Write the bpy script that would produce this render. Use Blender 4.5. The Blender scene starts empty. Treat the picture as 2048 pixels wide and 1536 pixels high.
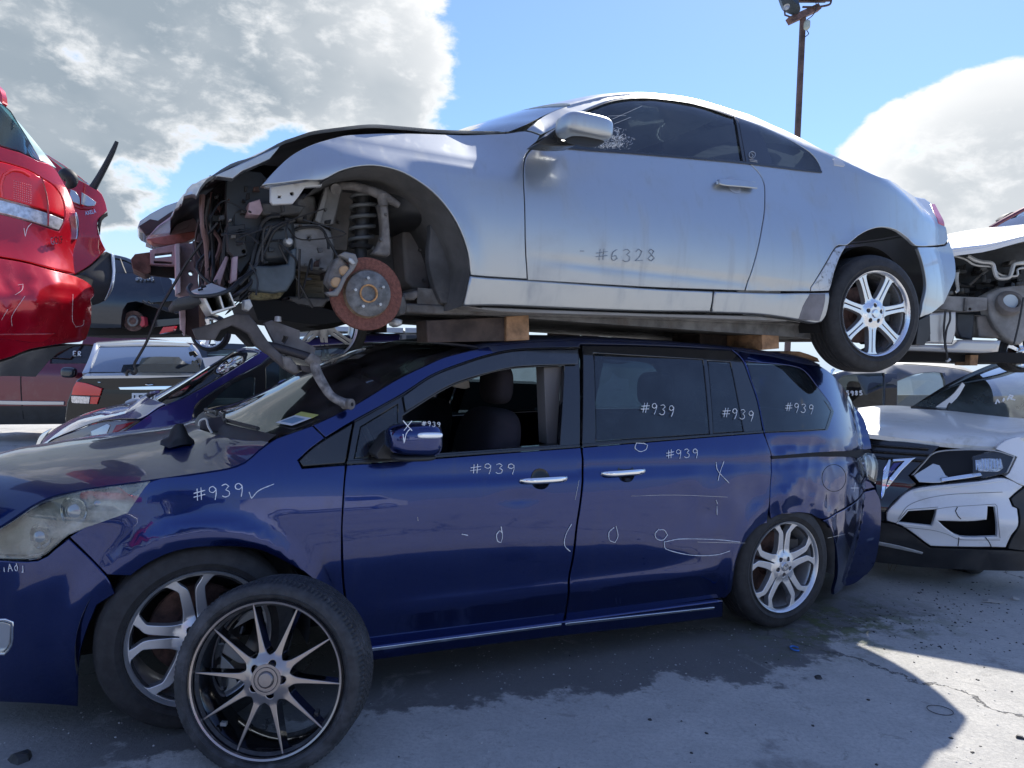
import bpy, math, random
import numpy as np
from mathutils import Vector, Matrix, noise
from mathutils.geometry import delaunay_2d_cdt
random.seed(7)
R = math.radians
scene = bpy.context.scene

# ---------------------------------------------------------------- camera
EYE_H, PITCH, ROLL, FPX = 1.404, -1.7143, 2.26, 1480.0
cam_data = bpy.data.cameras.new('camera')
cam_data.sensor_width = 36.0
cam_data.lens = 36.0 * FPX / 2048.0
cam_data.clip_start = 0.05
cam_data.clip_end = 4000.0
cam = bpy.data.objects.new('camera', cam_data)
scene.collection.objects.link(cam)
_cp, _sp = math.cos(R(PITCH)), math.sin(R(PITCH))
_cr, _sr = math.cos(R(ROLL)), math.sin(R(ROLL))
CF = Vector((0, _cp, _sp)); _r0 = Vector((1, 0, 0)); _u0 = Vector((0, -_sp, _cp))
CR = _r0 * _cr + _u0 * _sr; CU = -_r0 * _sr + _u0 * _cr
CC = Vector((0, 0, EYE_H))
cam.matrix_world = Matrix(((CR.x, CU.x, -CF.x, 0), (CR.y, CU.y, -CF.y, 0), (CR.z, CU.z, -CF.z, EYE_H), (0, 0, 0, 1)))
scene.camera = cam

# ---------------------------------------------------------------- world, sun, exposure
SUN_AZ, SUN_EL = 27.0, 45.0      # azimuth clockwise from +Y
scene.view_settings.view_transform = 'Standard'
scene.view_settings.look = 'None'
scene.view_settings.gamma = 1.0
scene.view_settings.use_curve_mapping = False
scene.view_settings.exposure = 1.28
sd = bpy.data.lights.new('sun', 'SUN'); sd.energy = 3.3; sd.angle = R(0.55); sd.color = (1.0, 0.95, 0.86)
sun = bpy.data.objects.new('sun', sd); scene.collection.objects.link(sun)
_sdir = Vector((math.sin(R(SUN_AZ)) * math.cos(R(SUN_EL)), math.cos(R(SUN_AZ)) * math.cos(R(SUN_EL)), math.sin(R(SUN_EL))))
sun.rotation_euler = _sdir.to_track_quat('Z', 'Y').to_euler()

def pray(x, y):
    return CF + CR * ((x - 1024) / FPX) - CU * ((y - 768) / FPX)

class NT:
    def __init__(s, tree): s.t = tree; s.n = tree.nodes; s.l = tree.links
    def new(s, typ, **kw):
        n = s.n.new(typ)
        for k, v in kw.items():
            if k in n.inputs: n.inputs[k].default_value = v
            else: setattr(n, k, v)
        return n
    def link(s, a, b): s.l.new(a, b)
    def math(s, op, a, b=None, clamp=False):
        n = s.n.new('ShaderNodeMath'); n.operation = op; n.use_clamp = clamp
        for i, v in enumerate((a, b)):
            if v is None: continue
            if isinstance(v, (int, float)): n.inputs[i].default_value = v
            else: s.l.new(v, n.inputs[i])
        return n.outputs[0]
    def mix(s, f, a, b):
        n = s.n.new('ShaderNodeMix'); n.data_type = 'RGBA'
        for i, v in ((0, f), (6, a), (7, b)):
            if isinstance(v, (int, float)): n.inputs[i].default_value = v
            elif isinstance(v, (tuple, list)): n.inputs[i].default_value = tuple(v) + ((1,) if len(v) == 3 else ())
            else: s.l.new(v, n.inputs[i])
        return n.outputs[2]
    def ramp(s, f, a, b, smooth=True):
        n = s.n.new('ShaderNodeMapRange'); n.interpolation_type = 'SMOOTHSTEP' if smooth else 'LINEAR'
        s.l.new(f, n.inputs[0]); n.inputs[1].default_value = a; n.inputs[2].default_value = b
        return n.outputs[0]
    def noise(s, vec, scale, detail=4, rough=.55, dist=0.0):
        n = s.n.new('ShaderNodeTexNoise'); n.inputs['Scale'].default_value = scale
        n.inputs['Detail'].default_value = detail; n.inputs['Roughness'].default_value = rough
        n.inputs['Distortion'].default_value = dist
        if vec is not None: s.l.new(vec, n.inputs['Vector'])
        return n

world = bpy.data.worlds.new("World"); scene.world = world; world.use_nodes = True
wt = NT(world.node_tree); wt.n.clear()
_sky = wt.n.new('ShaderNodeTexSky'); _sky.sky_type = 'NISHITA'; _sky.sun_disc = False
_sky.sun_elevation = R(SUN_EL); _sky.sun_rotation = R(SUN_AZ); _sky.air_density = 1.0; _sky.dust_density = 0.15; _sky.ozone_density = 3.0
_bg = wt.new('ShaderNodeBackground'); _out = wt.new('ShaderNodeOutputWorld')
_tc = wt.new('ShaderNodeTexCoord'); _dir = _tc.outputs['Generated']
_nz = wt.new('ShaderNodeVectorMath', operation='NORMALIZE'); wt.link(_dir, _nz.inputs[0]); _dv = _nz.outputs[0]
_sep = wt.new('ShaderNodeSeparateXYZ'); wt.link(_dv, _sep.inputs[0])
# flattened coordinates so that far clouds stretch along the horizon
_st = wt.new('ShaderNodeVectorMath', operation='MULTIPLY'); wt.link(_dv, _st.inputs[0]); _st.inputs[1].default_value = (1, 1, 1.7)
_n1 = wt.noise(_st.outputs[0], 3.1, 9, .60, .25).outputs[0]
_n2 = wt.noise(_st.outputs[0], 9.0, 8, .62, .35).outputs[0]
def _blob(px, py, rad_px, amp, hard=0.0):
    d = pray(px, py).normalized() if py is not None else Vector(px).normalized(); c = wt.new('ShaderNodeVectorMath', operation='DOT_PRODUCT')
    wt.link(_dv, c.inputs[0]); c.inputs[1].default_value = d
    ang = math.atan(rad_px / FPX)
    m = wt.ramp(c.outputs['Value'], math.cos(ang), math.cos(ang * hard) if hard else 1.0)
    return wt.math('MULTIPLY', m, amp)
CLOUDS = [(120, 40, 450, .62, .55), (560, 20, 380, .50, .35), (790, 110, 270, .40, .25), (330, 240, 260, .30, .2), (40, 300, 330, .40, .35), (560, 190, 200, .22, .2), (880, 100, 130, .12, .2),
          (1930, 380, 260, .60, .50), (1760, 370, 170, .42, .35), (2070, 300, 200, .5, .4), (1880, 260, 130, .3, .3), (1960, 440, 210, .40, .3), (200, 500, 120, .20, .1), (90, 400, 120, .2, .1)]
CLEAR = [((.3, -1, .75), None, 1500, -.30, .3), ((-.8, -.7, .5), None, 900, -.2, .3), (1240, 130, 470, -.50, .5), (1950, -60, 260, -.4, .4), (300, 440, 240, -.85, .3), (520, 350, 170, -.6, .2), (1500, 60, 360, -.4, .4), (620, 310, 150, -.2, .2)]
SHADES = [(690, 130, 220, .6, .2), (130, 130, 520, 1.0, .55), (480, 60, 330, .8, .3), (1990, 420, 230, .6, .3), (60, 260, 260, .5, .3)]
_bias = None
for b in CLOUDS + CLEAR:
    o = _blob(*b); _bias = o if _bias is None else wt.math('ADD', _bias, o)
_bias = wt.math('MINIMUM', _bias, 0.55)
_shade = None
for b in SHADES:
    o = _blob(*b); _shade = o if _shade is None else wt.math('MAXIMUM', _shade, o)
_n3 = wt.noise(_st.outputs[0], 26.0, 6, .6, .3).outputs[0]
_dens = wt.math('ADD', wt.math('ADD', wt.math('ADD', wt.math('MULTIPLY', _n1, 1.15), wt.math('MULTIPLY', _n2, .70)), wt.math('MULTIPLY', wt.math('SUBTRACT', _n3, .5), .55)), _bias)
_cov = wt.ramp(_dens, 1.13, 1.34)
_thick = wt.ramp(_dens, 1.20, 1.50)
_shn = wt.noise(_st.outputs[0], 3.0, 5, .5, .2).outputs[0]
_grey = wt.math('MULTIPLY', _thick, wt.math('ADD', wt.math('MULTIPLY', _shade, .85), wt.math('MULTIPLY', wt.ramp(_shn, .40, .70), .35)), clamp=True)
_cc = wt.mix(_grey, (4.4, 4.45, 4.5), (1.5, 1.8, 2.1))
_skyc = wt.mix(1.0, _sky.outputs[0], _sky.outputs[0])
_hsv = wt.new('ShaderNodeHueSaturation'); _hsv.inputs['Saturation'].default_value = 1.30; _hsv.inputs['Value'].default_value = .9
wt.link(_sky.outputs[0], _hsv.inputs['Color'])
_hz = wt.ramp(_sep.outputs[2], -0.02, 0.22)
_covh = wt.math('MULTIPLY', _cov, wt.ramp(_sep.outputs[2], -0.02, 0.06))
_blu = wt.mix(.34, _hsv.outputs[0], (2.45, 2.48, 4.15))
_hzc = wt.mix(_hz, (2.7, 3.3, 4.1), _blu)
_fin = wt.mix(_covh, _hzc, _cc)
wt.link(_fin, _bg.inputs['Color']); _bg.inputs['Strength'].default_value = 0.10
wt.link(_bg.outputs[0], _out.inputs['Surface'])

# ---------------------------------------------------------------- materials
MATS = {}
def mat(name, col, rough=.5, metal=0., coat=0., coatr=.04, spec=.5, var=0., vscale=6., bump=0., bscale=60., dirt=0., dirtcol=(.30, .28, .25), dscale=3., flake=0., trans=0., emis=None, ior=1.5):
    if name in MATS: return MATS[name]
    m = bpy.data.materials.new(name); m.use_nodes = True; t = NT(m.node_tree)
    b = t.n['Principled BSDF']; tc = t.new('ShaderNodeTexCoord'); vec = tc.outputs['Object']
    b.inputs['Roughness'].default_value = rough; b.inputs['Metallic'].default_value = metal
    b.inputs['Coat Weight'].default_value = coat; b.inputs['Coat Roughness'].default_value = coatr
    b.inputs['Specular IOR Level'].default_value = spec; b.inputs['IOR'].default_value = ior
    b.inputs['Transmission Weight'].default_value = trans
    c = tuple(col) + (1,); b.inputs['Base Color'].default_value = c; src = None
    if var > 0:
        n = t.noise(vec, vscale, 5, .6).outputs[0]
        lo = tuple(x * (1 - var) for x in col); hi = tuple(min(1, x * (1 + var)) for x in col)
        src = t.mix(t.ramp(n, .3, .7), lo, hi)
    if dirt > 0:
        n = t.noise(vec, dscale, 7, .68, .4).outputs[0]; f = t.math('MULTIPLY', t.ramp(n, .48, .75), dirt)
        src = t.mix(f, src if src is not None else col, dirtcol)
        rr = t.math('ADD', t.math('MULTIPLY', f, .6), rough, clamp=True); t.link(rr, b.inputs['Roughness'])
        if coat: t.link(t.math('MULTIPLY', t.math('SUBTRACT', 1.0, f, clamp=True), coat), b.inputs['Coat Weight'])
    if src is not None: t.link(src, b.inputs['Base Color'])
    if bump > 0:
        bp = t.new('ShaderNodeBump'); bp.inputs['Strength'].default_value = bump; bp.inputs['Distance'].default_value = .01
        t.link(t.noise(vec, bscale, 4, .6).outputs[0], bp.inputs['Height']); t.link(bp.outputs[0], b.inputs['Normal'])
    if emis: b.inputs['Emission Color'].default_value = tuple(emis) + (1,)
    MATS[name] = m; return m

def glass(name, tint=(.6, .7, .7), film=.04, rough=.0, filmcol=(.35, .36, .36), fk=1.35):
    if name in MATS: return MATS[name]
    m = bpy.data.materials.new(name); m.use_nodes = True; t = NT(m.node_tree); t.n.clear()
    out = t.new('ShaderNodeOutputMaterial'); tr = t.new('ShaderNodeBsdfTransparent'); tr.inputs[0].default_value = tuple(tint) + (1,)
    gl = t.new('ShaderNodeBsdfGlossy'); gl.inputs['Roughness'].default_value = rough; gl.inputs['Color'].default_value = (1, 1, 1, 1)
    fr = t.new('ShaderNodeFresnel'); fr.inputs[0].default_value = 1.52
    geo = t.new('ShaderNodeNewGeometry')
    df = t.new('ShaderNodeBsdfDiffuse'); df.inputs[0].default_value = tuple(filmcol) + (1,)
    tc = t.new('ShaderNodeTexCoord'); n = t.noise(tc.outputs['Object'], 5, 6, .65).outputs[0]
    m1 = t.new('ShaderNodeMixShader'); t.link(t.math('MULTIPLY', t.ramp(n, .3, .75), film * 2), m1.inputs[0]); t.link(tr.outputs[0], m1.inputs[1]); t.link(df.outputs[0], m1.inputs[2])
    m2 = t.new('ShaderNodeMixShader'); ff = t.math('ADD', t.math('MULTIPLY', fr.outputs[0], fk), 0.0, clamp=True)
    t.link(ff, m2.inputs[0]); t.link(m1.outputs[0], m2.inputs[1]); t.link(gl.outputs[0], m2.inputs[2]); t.link(m2.outputs[0], out.inputs[0])
    MATS[name] = m; return m

# ---------------------------------------------------------------- objects
def thing(name, label, cat, loc=(0, 0, 0), group=None):
    o = bpy.data.objects.new(name, None); o.empty_display_size = .2
    scene.collection.objects.link(o); o.location = loc; o['label'] = label; o['category'] = cat
    if group: o['group'] = group
    return o
def wloc(o):
    p = Vector((0, 0, 0))
    while o is not None: p += Vector(o.location); o = o.parent
    return p
def node(name, parent, loc):
    o = bpy.data.objects.new(name, None); scene.collection.objects.link(o); o.parent = parent
    o.location = Vector(loc) - wloc(parent); return o
def link(name, verts, faces, m, parent=None, smooth=False, loc=None, mi=None, normals=None, sharp=35, label=None, sm=None):
    me = bpy.data.meshes.new(name)
    base = wloc(parent) if parent is not None else Vector((0, 0, 0))
    if loc is not None: base = Vector(loc)
    vs = np.array([tuple(v) for v in verts], dtype=float).reshape(-1, 3) - np.array(base)
    me.from_pydata([tuple(v) for v in vs], [], faces)
    mm = m if isinstance(m, (list, tuple)) else [m]
    for x in mm: me.materials.append(x)
    if mi is not None: me.polygons.foreach_set('material_index', mi)
    if smooth:
        me.polygons.foreach_set('use_smooth', [True] * len(me.polygons)) if sm is None else me.polygons.foreach_set('use_smooth', sm)
        if normals is None and sharp: me.set_sharp_from_angle(angle=R(sharp))
    me.update()
    if normals is not None: me.normals_split_custom_set(normals)
    o = bpy.data.objects.new(name, me); scene.collection.objects.link(o)
    if parent is not None:
        o.parent = parent
        if loc is not None: o.location = Vector(loc) - wloc(parent)
    elif loc is not None: o.location = loc
    if label: o['label'] = label
    return o
def tag(o, label, cat, group=None):
    o['label'] = label; o['category'] = cat
    if group: o['group'] = group
    return o

# ---------------------------------------------------------------- 2D outlines
def P(s):
    return [tuple(float(q) for q in a.split(',')) for a in s.split()]
def dens(pts, h, closed=True, corner=38):
    """resample an outline at spacing h; smooth between corners"""
    pts = [np.array(p, float) for p in pts]; n = len(pts)
    def cor(i):
        if not closed and (i == 0 or i == n - 1): return True
        a = pts[i] - pts[i - 1]; b = pts[(i + 1) % n] - pts[i]
        la, lb = np.hypot(*a), np.hypot(*b)
        if la < 1e-9 or lb < 1e-9: return True
        return math.degrees(math.acos(max(-1, min(1, float(a @ b) / la / lb)))) > corner
    C = [cor(i) for i in range(n)]; out = []
    for i in range(n if closed else n - 1):
        p1, p2 = pts[i], pts[(i + 1) % n]
        p0 = pts[i - 1] if not C[i] else 2 * p1 - p2
        p3 = pts[(i + 2) % n] if not C[(i + 1) % n] else 2 * p2 - p1
        L = np.hypot(*(p2 - p1)); k = max(1, int(math.ceil(L / h)))
        if L < 1e-9: continue
        t1 = (p2 - p0) * .5; t2 = (p3 - p1) * .5
        if np.hypot(*t1) > 1.5 * L: t1 = t1 / np.hypot(*t1) * L
        if np.hypot(*t2) > 1.5 * L: t2 = t2 / np.hypot(*t2) * L
        for j in range(k):
            t = j / k; a = 2 * t ** 3 - 3 * t * t + 1; b = t ** 3 - 2 * t * t + t; c = -2 * t ** 3 + 3 * t * t; d = t ** 3 - t * t
            out.append(a * p1 + b * t1 + c * p2 + d * t2)
    if not closed: out.append(pts[-1])
    return out
def area(p):
    return .5 * sum(p[i - 1][0] * p[i][1] - p[i][0] * p[i - 1][1] for i in range(len(p)))
def offs(p, d):
    """offset closed outline inwards by d"""
    if d == 0: return p
    p = [np.array(q, float) for q in p]
    sg = 1 if area(p) > 0 else -1; n = len(p); o = []
    for i in range(n):
        a = p[i] - p[i - 1]; b = p[(i + 1) % n] - p[i]
        na = np.array((-a[1], a[0])) / (np.hypot(*a) + 1e-12); nb = np.array((-b[1], b[0])) / (np.hypot(*b) + 1e-12)
        m = na + nb; l = np.hypot(*m)
        if l < .3: m = na; k = 1
        else: m = m / l; k = min(1.6, 1 / max(.5, float(m @ na)))
        o.append(p[i] + m * (d * sg * k))
    return o
def inside(px, py, poly):
    poly = np.asarray(poly); c = np.zeros(px.shape, bool); j = len(poly) - 1
    for i in range(len(poly)):
        xi, yi = poly[i]; xj, yj = poly[j]
        if yi != yj:
            q = ((yi > py) != (yj > py)) & (px < (xj - xi) * (py - yi) / (yj - yi) + xi); c ^= q
        j = i
    return c
def triang(outer, holes, h):
    loops = [outer] + holes; V = []; E = []
    for lp in loops:
        b = len(V); V += [Vector((float(p[0]), float(p[1]))) for p in lp]
        E += [(b + i, b + (i + 1) % len(lp)) for i in range(len(lp))]
    nb = len(V); A = np.array([tuple(v) for v in V])
    x0, y0 = A.min(0); x1, y1 = A.max(0)
    if h:
        gx = np.arange(x0 + h * .5, x1, h); gy = np.arange(y0 + h * .5, y1, h)
        if len(gx) and len(gy):
            X, Y = np.meshgrid(gx, gy); X[1::2] += h * .5; X = X.ravel(); Y = Y.ravel()
            k = inside(X, Y, outer)
            for q in holes: k &= ~inside(X, Y, q)
            X, Y = X[k], Y[k]
            if len(X):
                d = np.full(X.shape, 1e9)
                for i in range(0, nb): d = np.minimum(d, (X - A[i, 0]) ** 2 + (Y - A[i, 1]) ** 2)
                k = d > (h * .45) ** 2; V += [Vector((float(a), float(b))) for a, b in zip(X[k], Y[k])]
    vo, eo, fo, ov, oe, of = delaunay_2d_cdt(V, E, [], 0, 1e-6)
    T = np.array([list(f) for f in fo if len(f) == 3]); VA = np.array([tuple(v) for v in vo])
    cen = VA[T].mean(1); k = inside(cen[:, 0], cen[:, 1], outer)
    for q in holes: k &= ~inside(cen[:, 0], cen[:, 1], q)
    return VA, T[k]

def sheet(name, outer, holes, front, back, m, parent, h=.03, rnd=.004, side_mat=None, closeb=False, label=None, out=None, crisp=38, raw=False):
    """thin shell: outline (2D) mapped by front(p)->3D, side walls down to back(p)"""
    ou = outer if raw else dens(outer, h * 1.2, True, crisp); ho = [q if raw else dens(q, h * 1.2, True, crisp) for q in holes]
    ins = offs(ou, rnd) if rnd else ou; hin = [offs(q, -rnd) for q in ho] if rnd else ho
    VA, T = triang(ins, hin, h)
    e = 1e-3
    def nrm(p):
        a = front((p[0] + e, p[1])) - front((p[0] - e, p[1])); b = front((p[0], p[1] + e)) - front((p[0], p[1] - e))
        return a.cross(b).normalized()
    V = [front(p) for p in VA]; N = [nrm(p) for p in VA]
    flip = False
    ref = (front(VA[0]) - back(VA[0]))
    flip = N[0].dot(ref) < 0
    if flip: N = [-x for x in N]
    F = []; LN = []; MI = []
    a0, b0, c0 = T[0] if len(T) else (0, 0, 0)
    for t in T:
        t = [int(x) for x in t]
        fn = (V[t[1]] - V[t[0]]).cross(V[t[2]] - V[t[0]])
        if fn.dot(N[t[0]]) < 0: t = t[::-1]
        F.append(t); LN += [N[i] for i in t]; MI.append(0)
    for lp, lin, hole in [(ou, ins, False)] + [(a, b, True) for a, b in zip(ho, hin)]:
        n = len(lp); sg = (1 if area(lp) > 0 else -1) * (-1 if hole else 1)
        ring0 = len(V)
        fr = [front(p) for p in lin]; nn = [nrm(p) * (-1 if flip else 1) for p in lin]
        fo = [front(p) - q * rnd * .8 for p, q in zip(lp, nn)]; bk = [back(p) for p in lp]
        lat = []
        for i in range(n):
            d = (lp[(i + 1) % n] - lp[i - 1]); d = d / (np.hypot(*d) + 1e-12); w = np.array((d[1], -d[0])) * sg
            q = lp[i] + w * 1e-3; lat.append((front(q) - front(lp[i])).normalized())
        r1 = [(a * .45 + b).normalized() for a, b in zip(nn, lat)]
        V += fr; V += fo; V += fo; V += bk
        for i in range(n):
            j = (i + 1) % n
            if rnd:
                q = [ring0 + i, ring0 + j, ring0 + n + j, ring0 + n + i]
                fn = (V[q[1]] - V[q[0]]).cross(V[q[3]] - V[q[0]])
                ns = [nn[i], nn[j], r1[j], r1[i]]
                if fn.dot(nn[i]) < 0 and fn.length > 1e-12: q = q[::-1]; ns = ns[::-1]
                F.append(q); LN += ns; MI.append(0)
            q = [ring0 + 2 * n + i, ring0 + 2 * n + j, ring0 + 3 * n + j, ring0 + 3 * n + i]
            fn = (V[q[1]] - V[q[0]]).cross(V[q[3]] - V[q[0]]); ns = [lat[i], lat[j], lat[j], lat[i]]
            if fn.dot(lat[i]) < 0: q = q[::-1]; ns = ns[::-1]
            F.append(q); LN += ns; MI.append(1 if side_mat else 0)
    if closeb:
        b = len(V); V += [back(p) for p in VA]
        for t in T:
            t = [b + int(x) for x in t]; fn = (V[t[1]] - V[t[0]]).cross(V[t[2]] - V[t[0]]).normalized()
            if fn.dot(N[t[0] - b]) > 0: t = t[::-1]; fn = -fn
            F.append(t); LN += [fn] * 3; MI.append(1 if side_mat else 0)
    return link(name, V, F, [m, side_mat] if side_mat else m, parent, smooth=True, mi=MI, normals=LN, label=label)

# ---------------------------------------------------------------- frames: a vertical reference plane with a body surface g(s, z) behind it
class Frame:
    def __init__(f, O, ang, g=None, W=1.8):
        f.O = Vector(O); f.u = Vector((math.sin(R(ang)), math.cos(R(ang)), 0)); f.v = Vector((-math.cos(R(ang)), math.sin(R(ang)), 0))
        f.k = Vector((0, 0, 1)); f.g = g or (lambda s, z: 0.0); f.W = W; f.ang = ang
    def at(f, s, z, vv=0): return f.O + f.u * s + f.v * vv + f.k * z
    def surf(f, s, z, off=0): return f.at(s, z, f.g(s, z) + off)
    def px(f, x, y, off=0, vv=None):
        d = pray(x, y); dv = d.dot(f.v); h0 = (f.O - CC).dot(f.v)
        def sz(g):
            q = CC + d * ((h0 + g) / dv) - f.O; return q.dot(f.u), q.z
        if vv is not None: return sz(vv)
        F = lambda g: f.g(*sz(g)) + off - g
        lo = -.15; a = F(lo); best = (abs(a), lo)
        for i in range(1, 49):
            hi = -.15 + i * .025; b = F(hi)
            if abs(b) < best[0]: best = (abs(b), hi)
            if a > 0 >= b:
                for _ in range(14):
                    m = (lo + hi) / 2
                    if F(m) > 0: lo = m
                    else: hi = m
                best = (0, (lo + hi) / 2); break
            lo = hi; a = b
        s, z = sz(best[1])
        return (s, z)
    def pxs(f, pts, off=0, vv=None):
        if isinstance(pts, str): pts = P(pts)
        return [f.px(x, y, off, vv) for x, y in pts]
    def mir(f):
        q = Frame(f.O + f.v * f.W, 0, f.g, f.W); q.u = f.u; q.v = -f.v; q.k = f.k; q.ang = f.ang; return q
    def panel(f, name, pts, m, parent, holes=(), off=0, thick=.022, h=.035, gap=.002, rnd=.004, far=False, sz=False, vv=None, **kw):
        o2 = pts if sz else f.pxs(pts, off, vv)
        hs = [q if sz else f.pxs(q, off, vv) for q in holes]
        if gap:
            o2 = offs(dens(o2, h * 1.2), gap); hs = [dens(q, h * 1.2) for q in hs]; kw['raw'] = True
        def mk(fr, par):
            if vv is None:
                a = lambda p: fr.surf(p[0], p[1], off); b = lambda p: fr.surf(p[0], p[1], off + thick)
            else:
                a = lambda p: fr.at(p[0], p[1], vv + off); b = lambda p: fr.at(p[0], p[1], vv + off + thick)
            return sheet(name, o2, hs, a, b, m, par, h, rnd, **kw)
        r = mk(f, parent)
        if far: mk(f.mir(), parent)
        return r
    def loft(f, name, rail, m, parent, crown=.05, bow=0., p=2.0, ny=20, off=0, thick=.02, h=.05, sz=False, endlip=True, wid=None):
        rl = rail if sz else f.pxs(rail); rl = dens(rl, h, False); n = len(rl)
        cf = crown if callable(crown) else (lambda t: crown); bf = bow if callable(bow) else (lambda t: bow)
        V = []; F = []
        for lay in (0, thick):
            for i, (s, z) in enumerate(rl):
                t = i / (n - 1); vv = f.g(s, z) + off + lay * .6; w = f.W / 2 - vv
                for j in range(ny + 1):
                    th = -math.pi / 2 + math.pi * j / ny; y = math.sin(th); c = max(0., math.cos(th))
                    if p < 0: y = -1 + 2 * j / ny; prof = 1 - y * y
                    else: prof = c ** (2 / p)
                    V.append(f.at(s - bf(t) * (1 - y * y), z + cf(t) * prof - lay, f.W / 2 + y * w))
        N = n * (ny + 1); ix = lambda i, j, l=0: l * N + i * (ny + 1) + j
        for l in (0, 1):
            for i in range(n - 1):
                for j in range(ny):
                    q = [ix(i, j, l), ix(i + 1, j, l), ix(i + 1, j + 1, l), ix(i, j + 1, l)]
                    F.append(q if l else q[::-1])
        for i in range(n - 1):
            F.append([ix(i, 0), ix(i, 0, 1), ix(i + 1, 0, 1), ix(i + 1, 0)][::-1]); F.append([ix(i, ny), ix(i, ny, 1), ix(i + 1, ny, 1), ix(i + 1, ny)])
        for j in range(ny):
            F.append([ix(0, j), ix(0, j, 1), ix(0, j + 1, 1), ix(0, j + 1)]); F.append([ix(n - 1, j), ix(n - 1, j, 1), ix(n - 1, j + 1, 1), ix(n - 1, j + 1)][::-1])
        me = link(name, V, F, m, parent, smooth=True, sharp=50); fixn(me); return me
    def slab(f, name, pts, v0, v1, m, parent, holes=(), h=.08, rnd=.004, sz=False, **kw):
        o2 = pts if sz else f.pxs(pts, 0, v0); hs = [q if sz else f.pxs(q, 0, v0) for q in holes]
        return sheet(name, o2, hs, lambda p: f.at(p[0], p[1], v0), lambda p: f.at(p[0], p[1], v1), m, parent, h, rnd, closeb=True, **kw)

def fixn(o):
    import bmesh
    bm = bmesh.new(); bm.from_mesh(o.data); bmesh.ops.recalc_face_normals(bm, faces=bm.faces); bm.to_mesh(o.data); bm.free()

# ---------------------------------------------------------------- mesh buffer
class MB:
    def __init__(s): s.V = []; s.F = []
    def add(s, V, F): b = len(s.V); s.V += [Vector(v) for v in V]; s.F += [[b + i for i in f] for f in F]; return s
    def box(s, c, d, rot=None):
        c = Vector(c); M = rot or Matrix.Identity(3)
        V = [c + M @ Vector((x * d[0] / 2, y * d[1] / 2, z * d[2] / 2)) for x in (-1, 1) for y in (-1, 1) for z in (-1, 1)]
        return s.add(V, [(0, 1, 3, 2), (4, 6, 7, 5), (0, 4, 5, 1), (2, 3, 7, 6), (0, 2, 6, 4), (1, 5, 7, 3)])
    def tube(s, path, r, n=8, cap=True, smooth=0):
        path = [Vector(p) for p in path]
        if smooth:
            q = []
            for i in range(len(path) - 1):
                p0 = path[max(0, i - 1)]; p1 = path[i]; p2 = path[i + 1]; p3 = path[min(len(path) - 1, i + 2)]
                for j in range(smooth):
                    t = j / smooth; q.append(.5 * ((2 * p1) + (p2 - p0) * t + (2 * p0 - 5 * p1 + 4 * p2 - p3) * t * t + (3 * p1 - p0 - 3 * p2 + p3) * t ** 3))
            q.append(path[-1])
            if not isinstance(r, (int, float)): r = list(np.interp(np.linspace(0, len(path) - 1, len(q)), range(len(path)), r))
            path = q
        rs = [r] * len(path) if isinstance(r, (int, float)) else r
        V = []; F = []; up = None
        for i, p in enumerate(path):
            d = (path[min(i + 1, len(path) - 1)] - path[max(i - 1, 0)]).normalized()
            if up is None: up = d.orthogonal().normalized()
            up = (up - d * up.dot(d)).normalized(); w = d.cross(up)
            for j in range(n):
                a = 2 * math.pi * j / n; V.append(p + (up * math.cos(a) + w * math.sin(a)) * rs[i])
            if i:
                for j in range(n):
                    k = (j + 1) % n; F.append(((i - 1) * n + j, (i - 1) * n + k, i * n + k, i * n + j))
        if cap: F.append(tuple(range(n))[::-1]); F.append(tuple((len(path) - 1) * n + j for j in range(n)))
        return s.add(V, F)
    def lathe(s, c, ax, prof, n=32, closed=False, up=None, rmod=None):
        """prof: (radius, distance along ax)"""
        c = Vector(c); ax = Vector(ax).normalized(); u = (Vector(up) - ax * Vector(up).dot(ax)).normalized() if up else ax.orthogonal().normalized(); w = ax.cross(u)
        V = []; F = []; m = len(prof)
        for i in range(n):
            a = 2 * math.pi * i / n; e = u * math.cos(a) + w * math.sin(a)
            for k, (r, d) in enumerate(prof):
                if rmod: r = r + rmod(i, k)
                V.append(c + e * r + ax * d)
        for i in range(n):
            j = (i + 1) % n
            for k in range(m if closed else m - 1):
                l = (k + 1) % m; F.append((i * m + k, i * m + l, j * m + l, j * m + k))
        return s.add(V, F)
    def build(s, name, m, parent=None, smooth=True, sharp=40, loc=None, label=None):
        o = link(name, s.V, s.F, m, parent, smooth=False, loc=loc, label=label); fixn(o)
        if smooth:
            o.data.polygons.foreach_set('use_smooth', [True] * len(o.data.polygons)); o.data.set_sharp_from_angle(angle=R(sharp))
        return o

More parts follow.
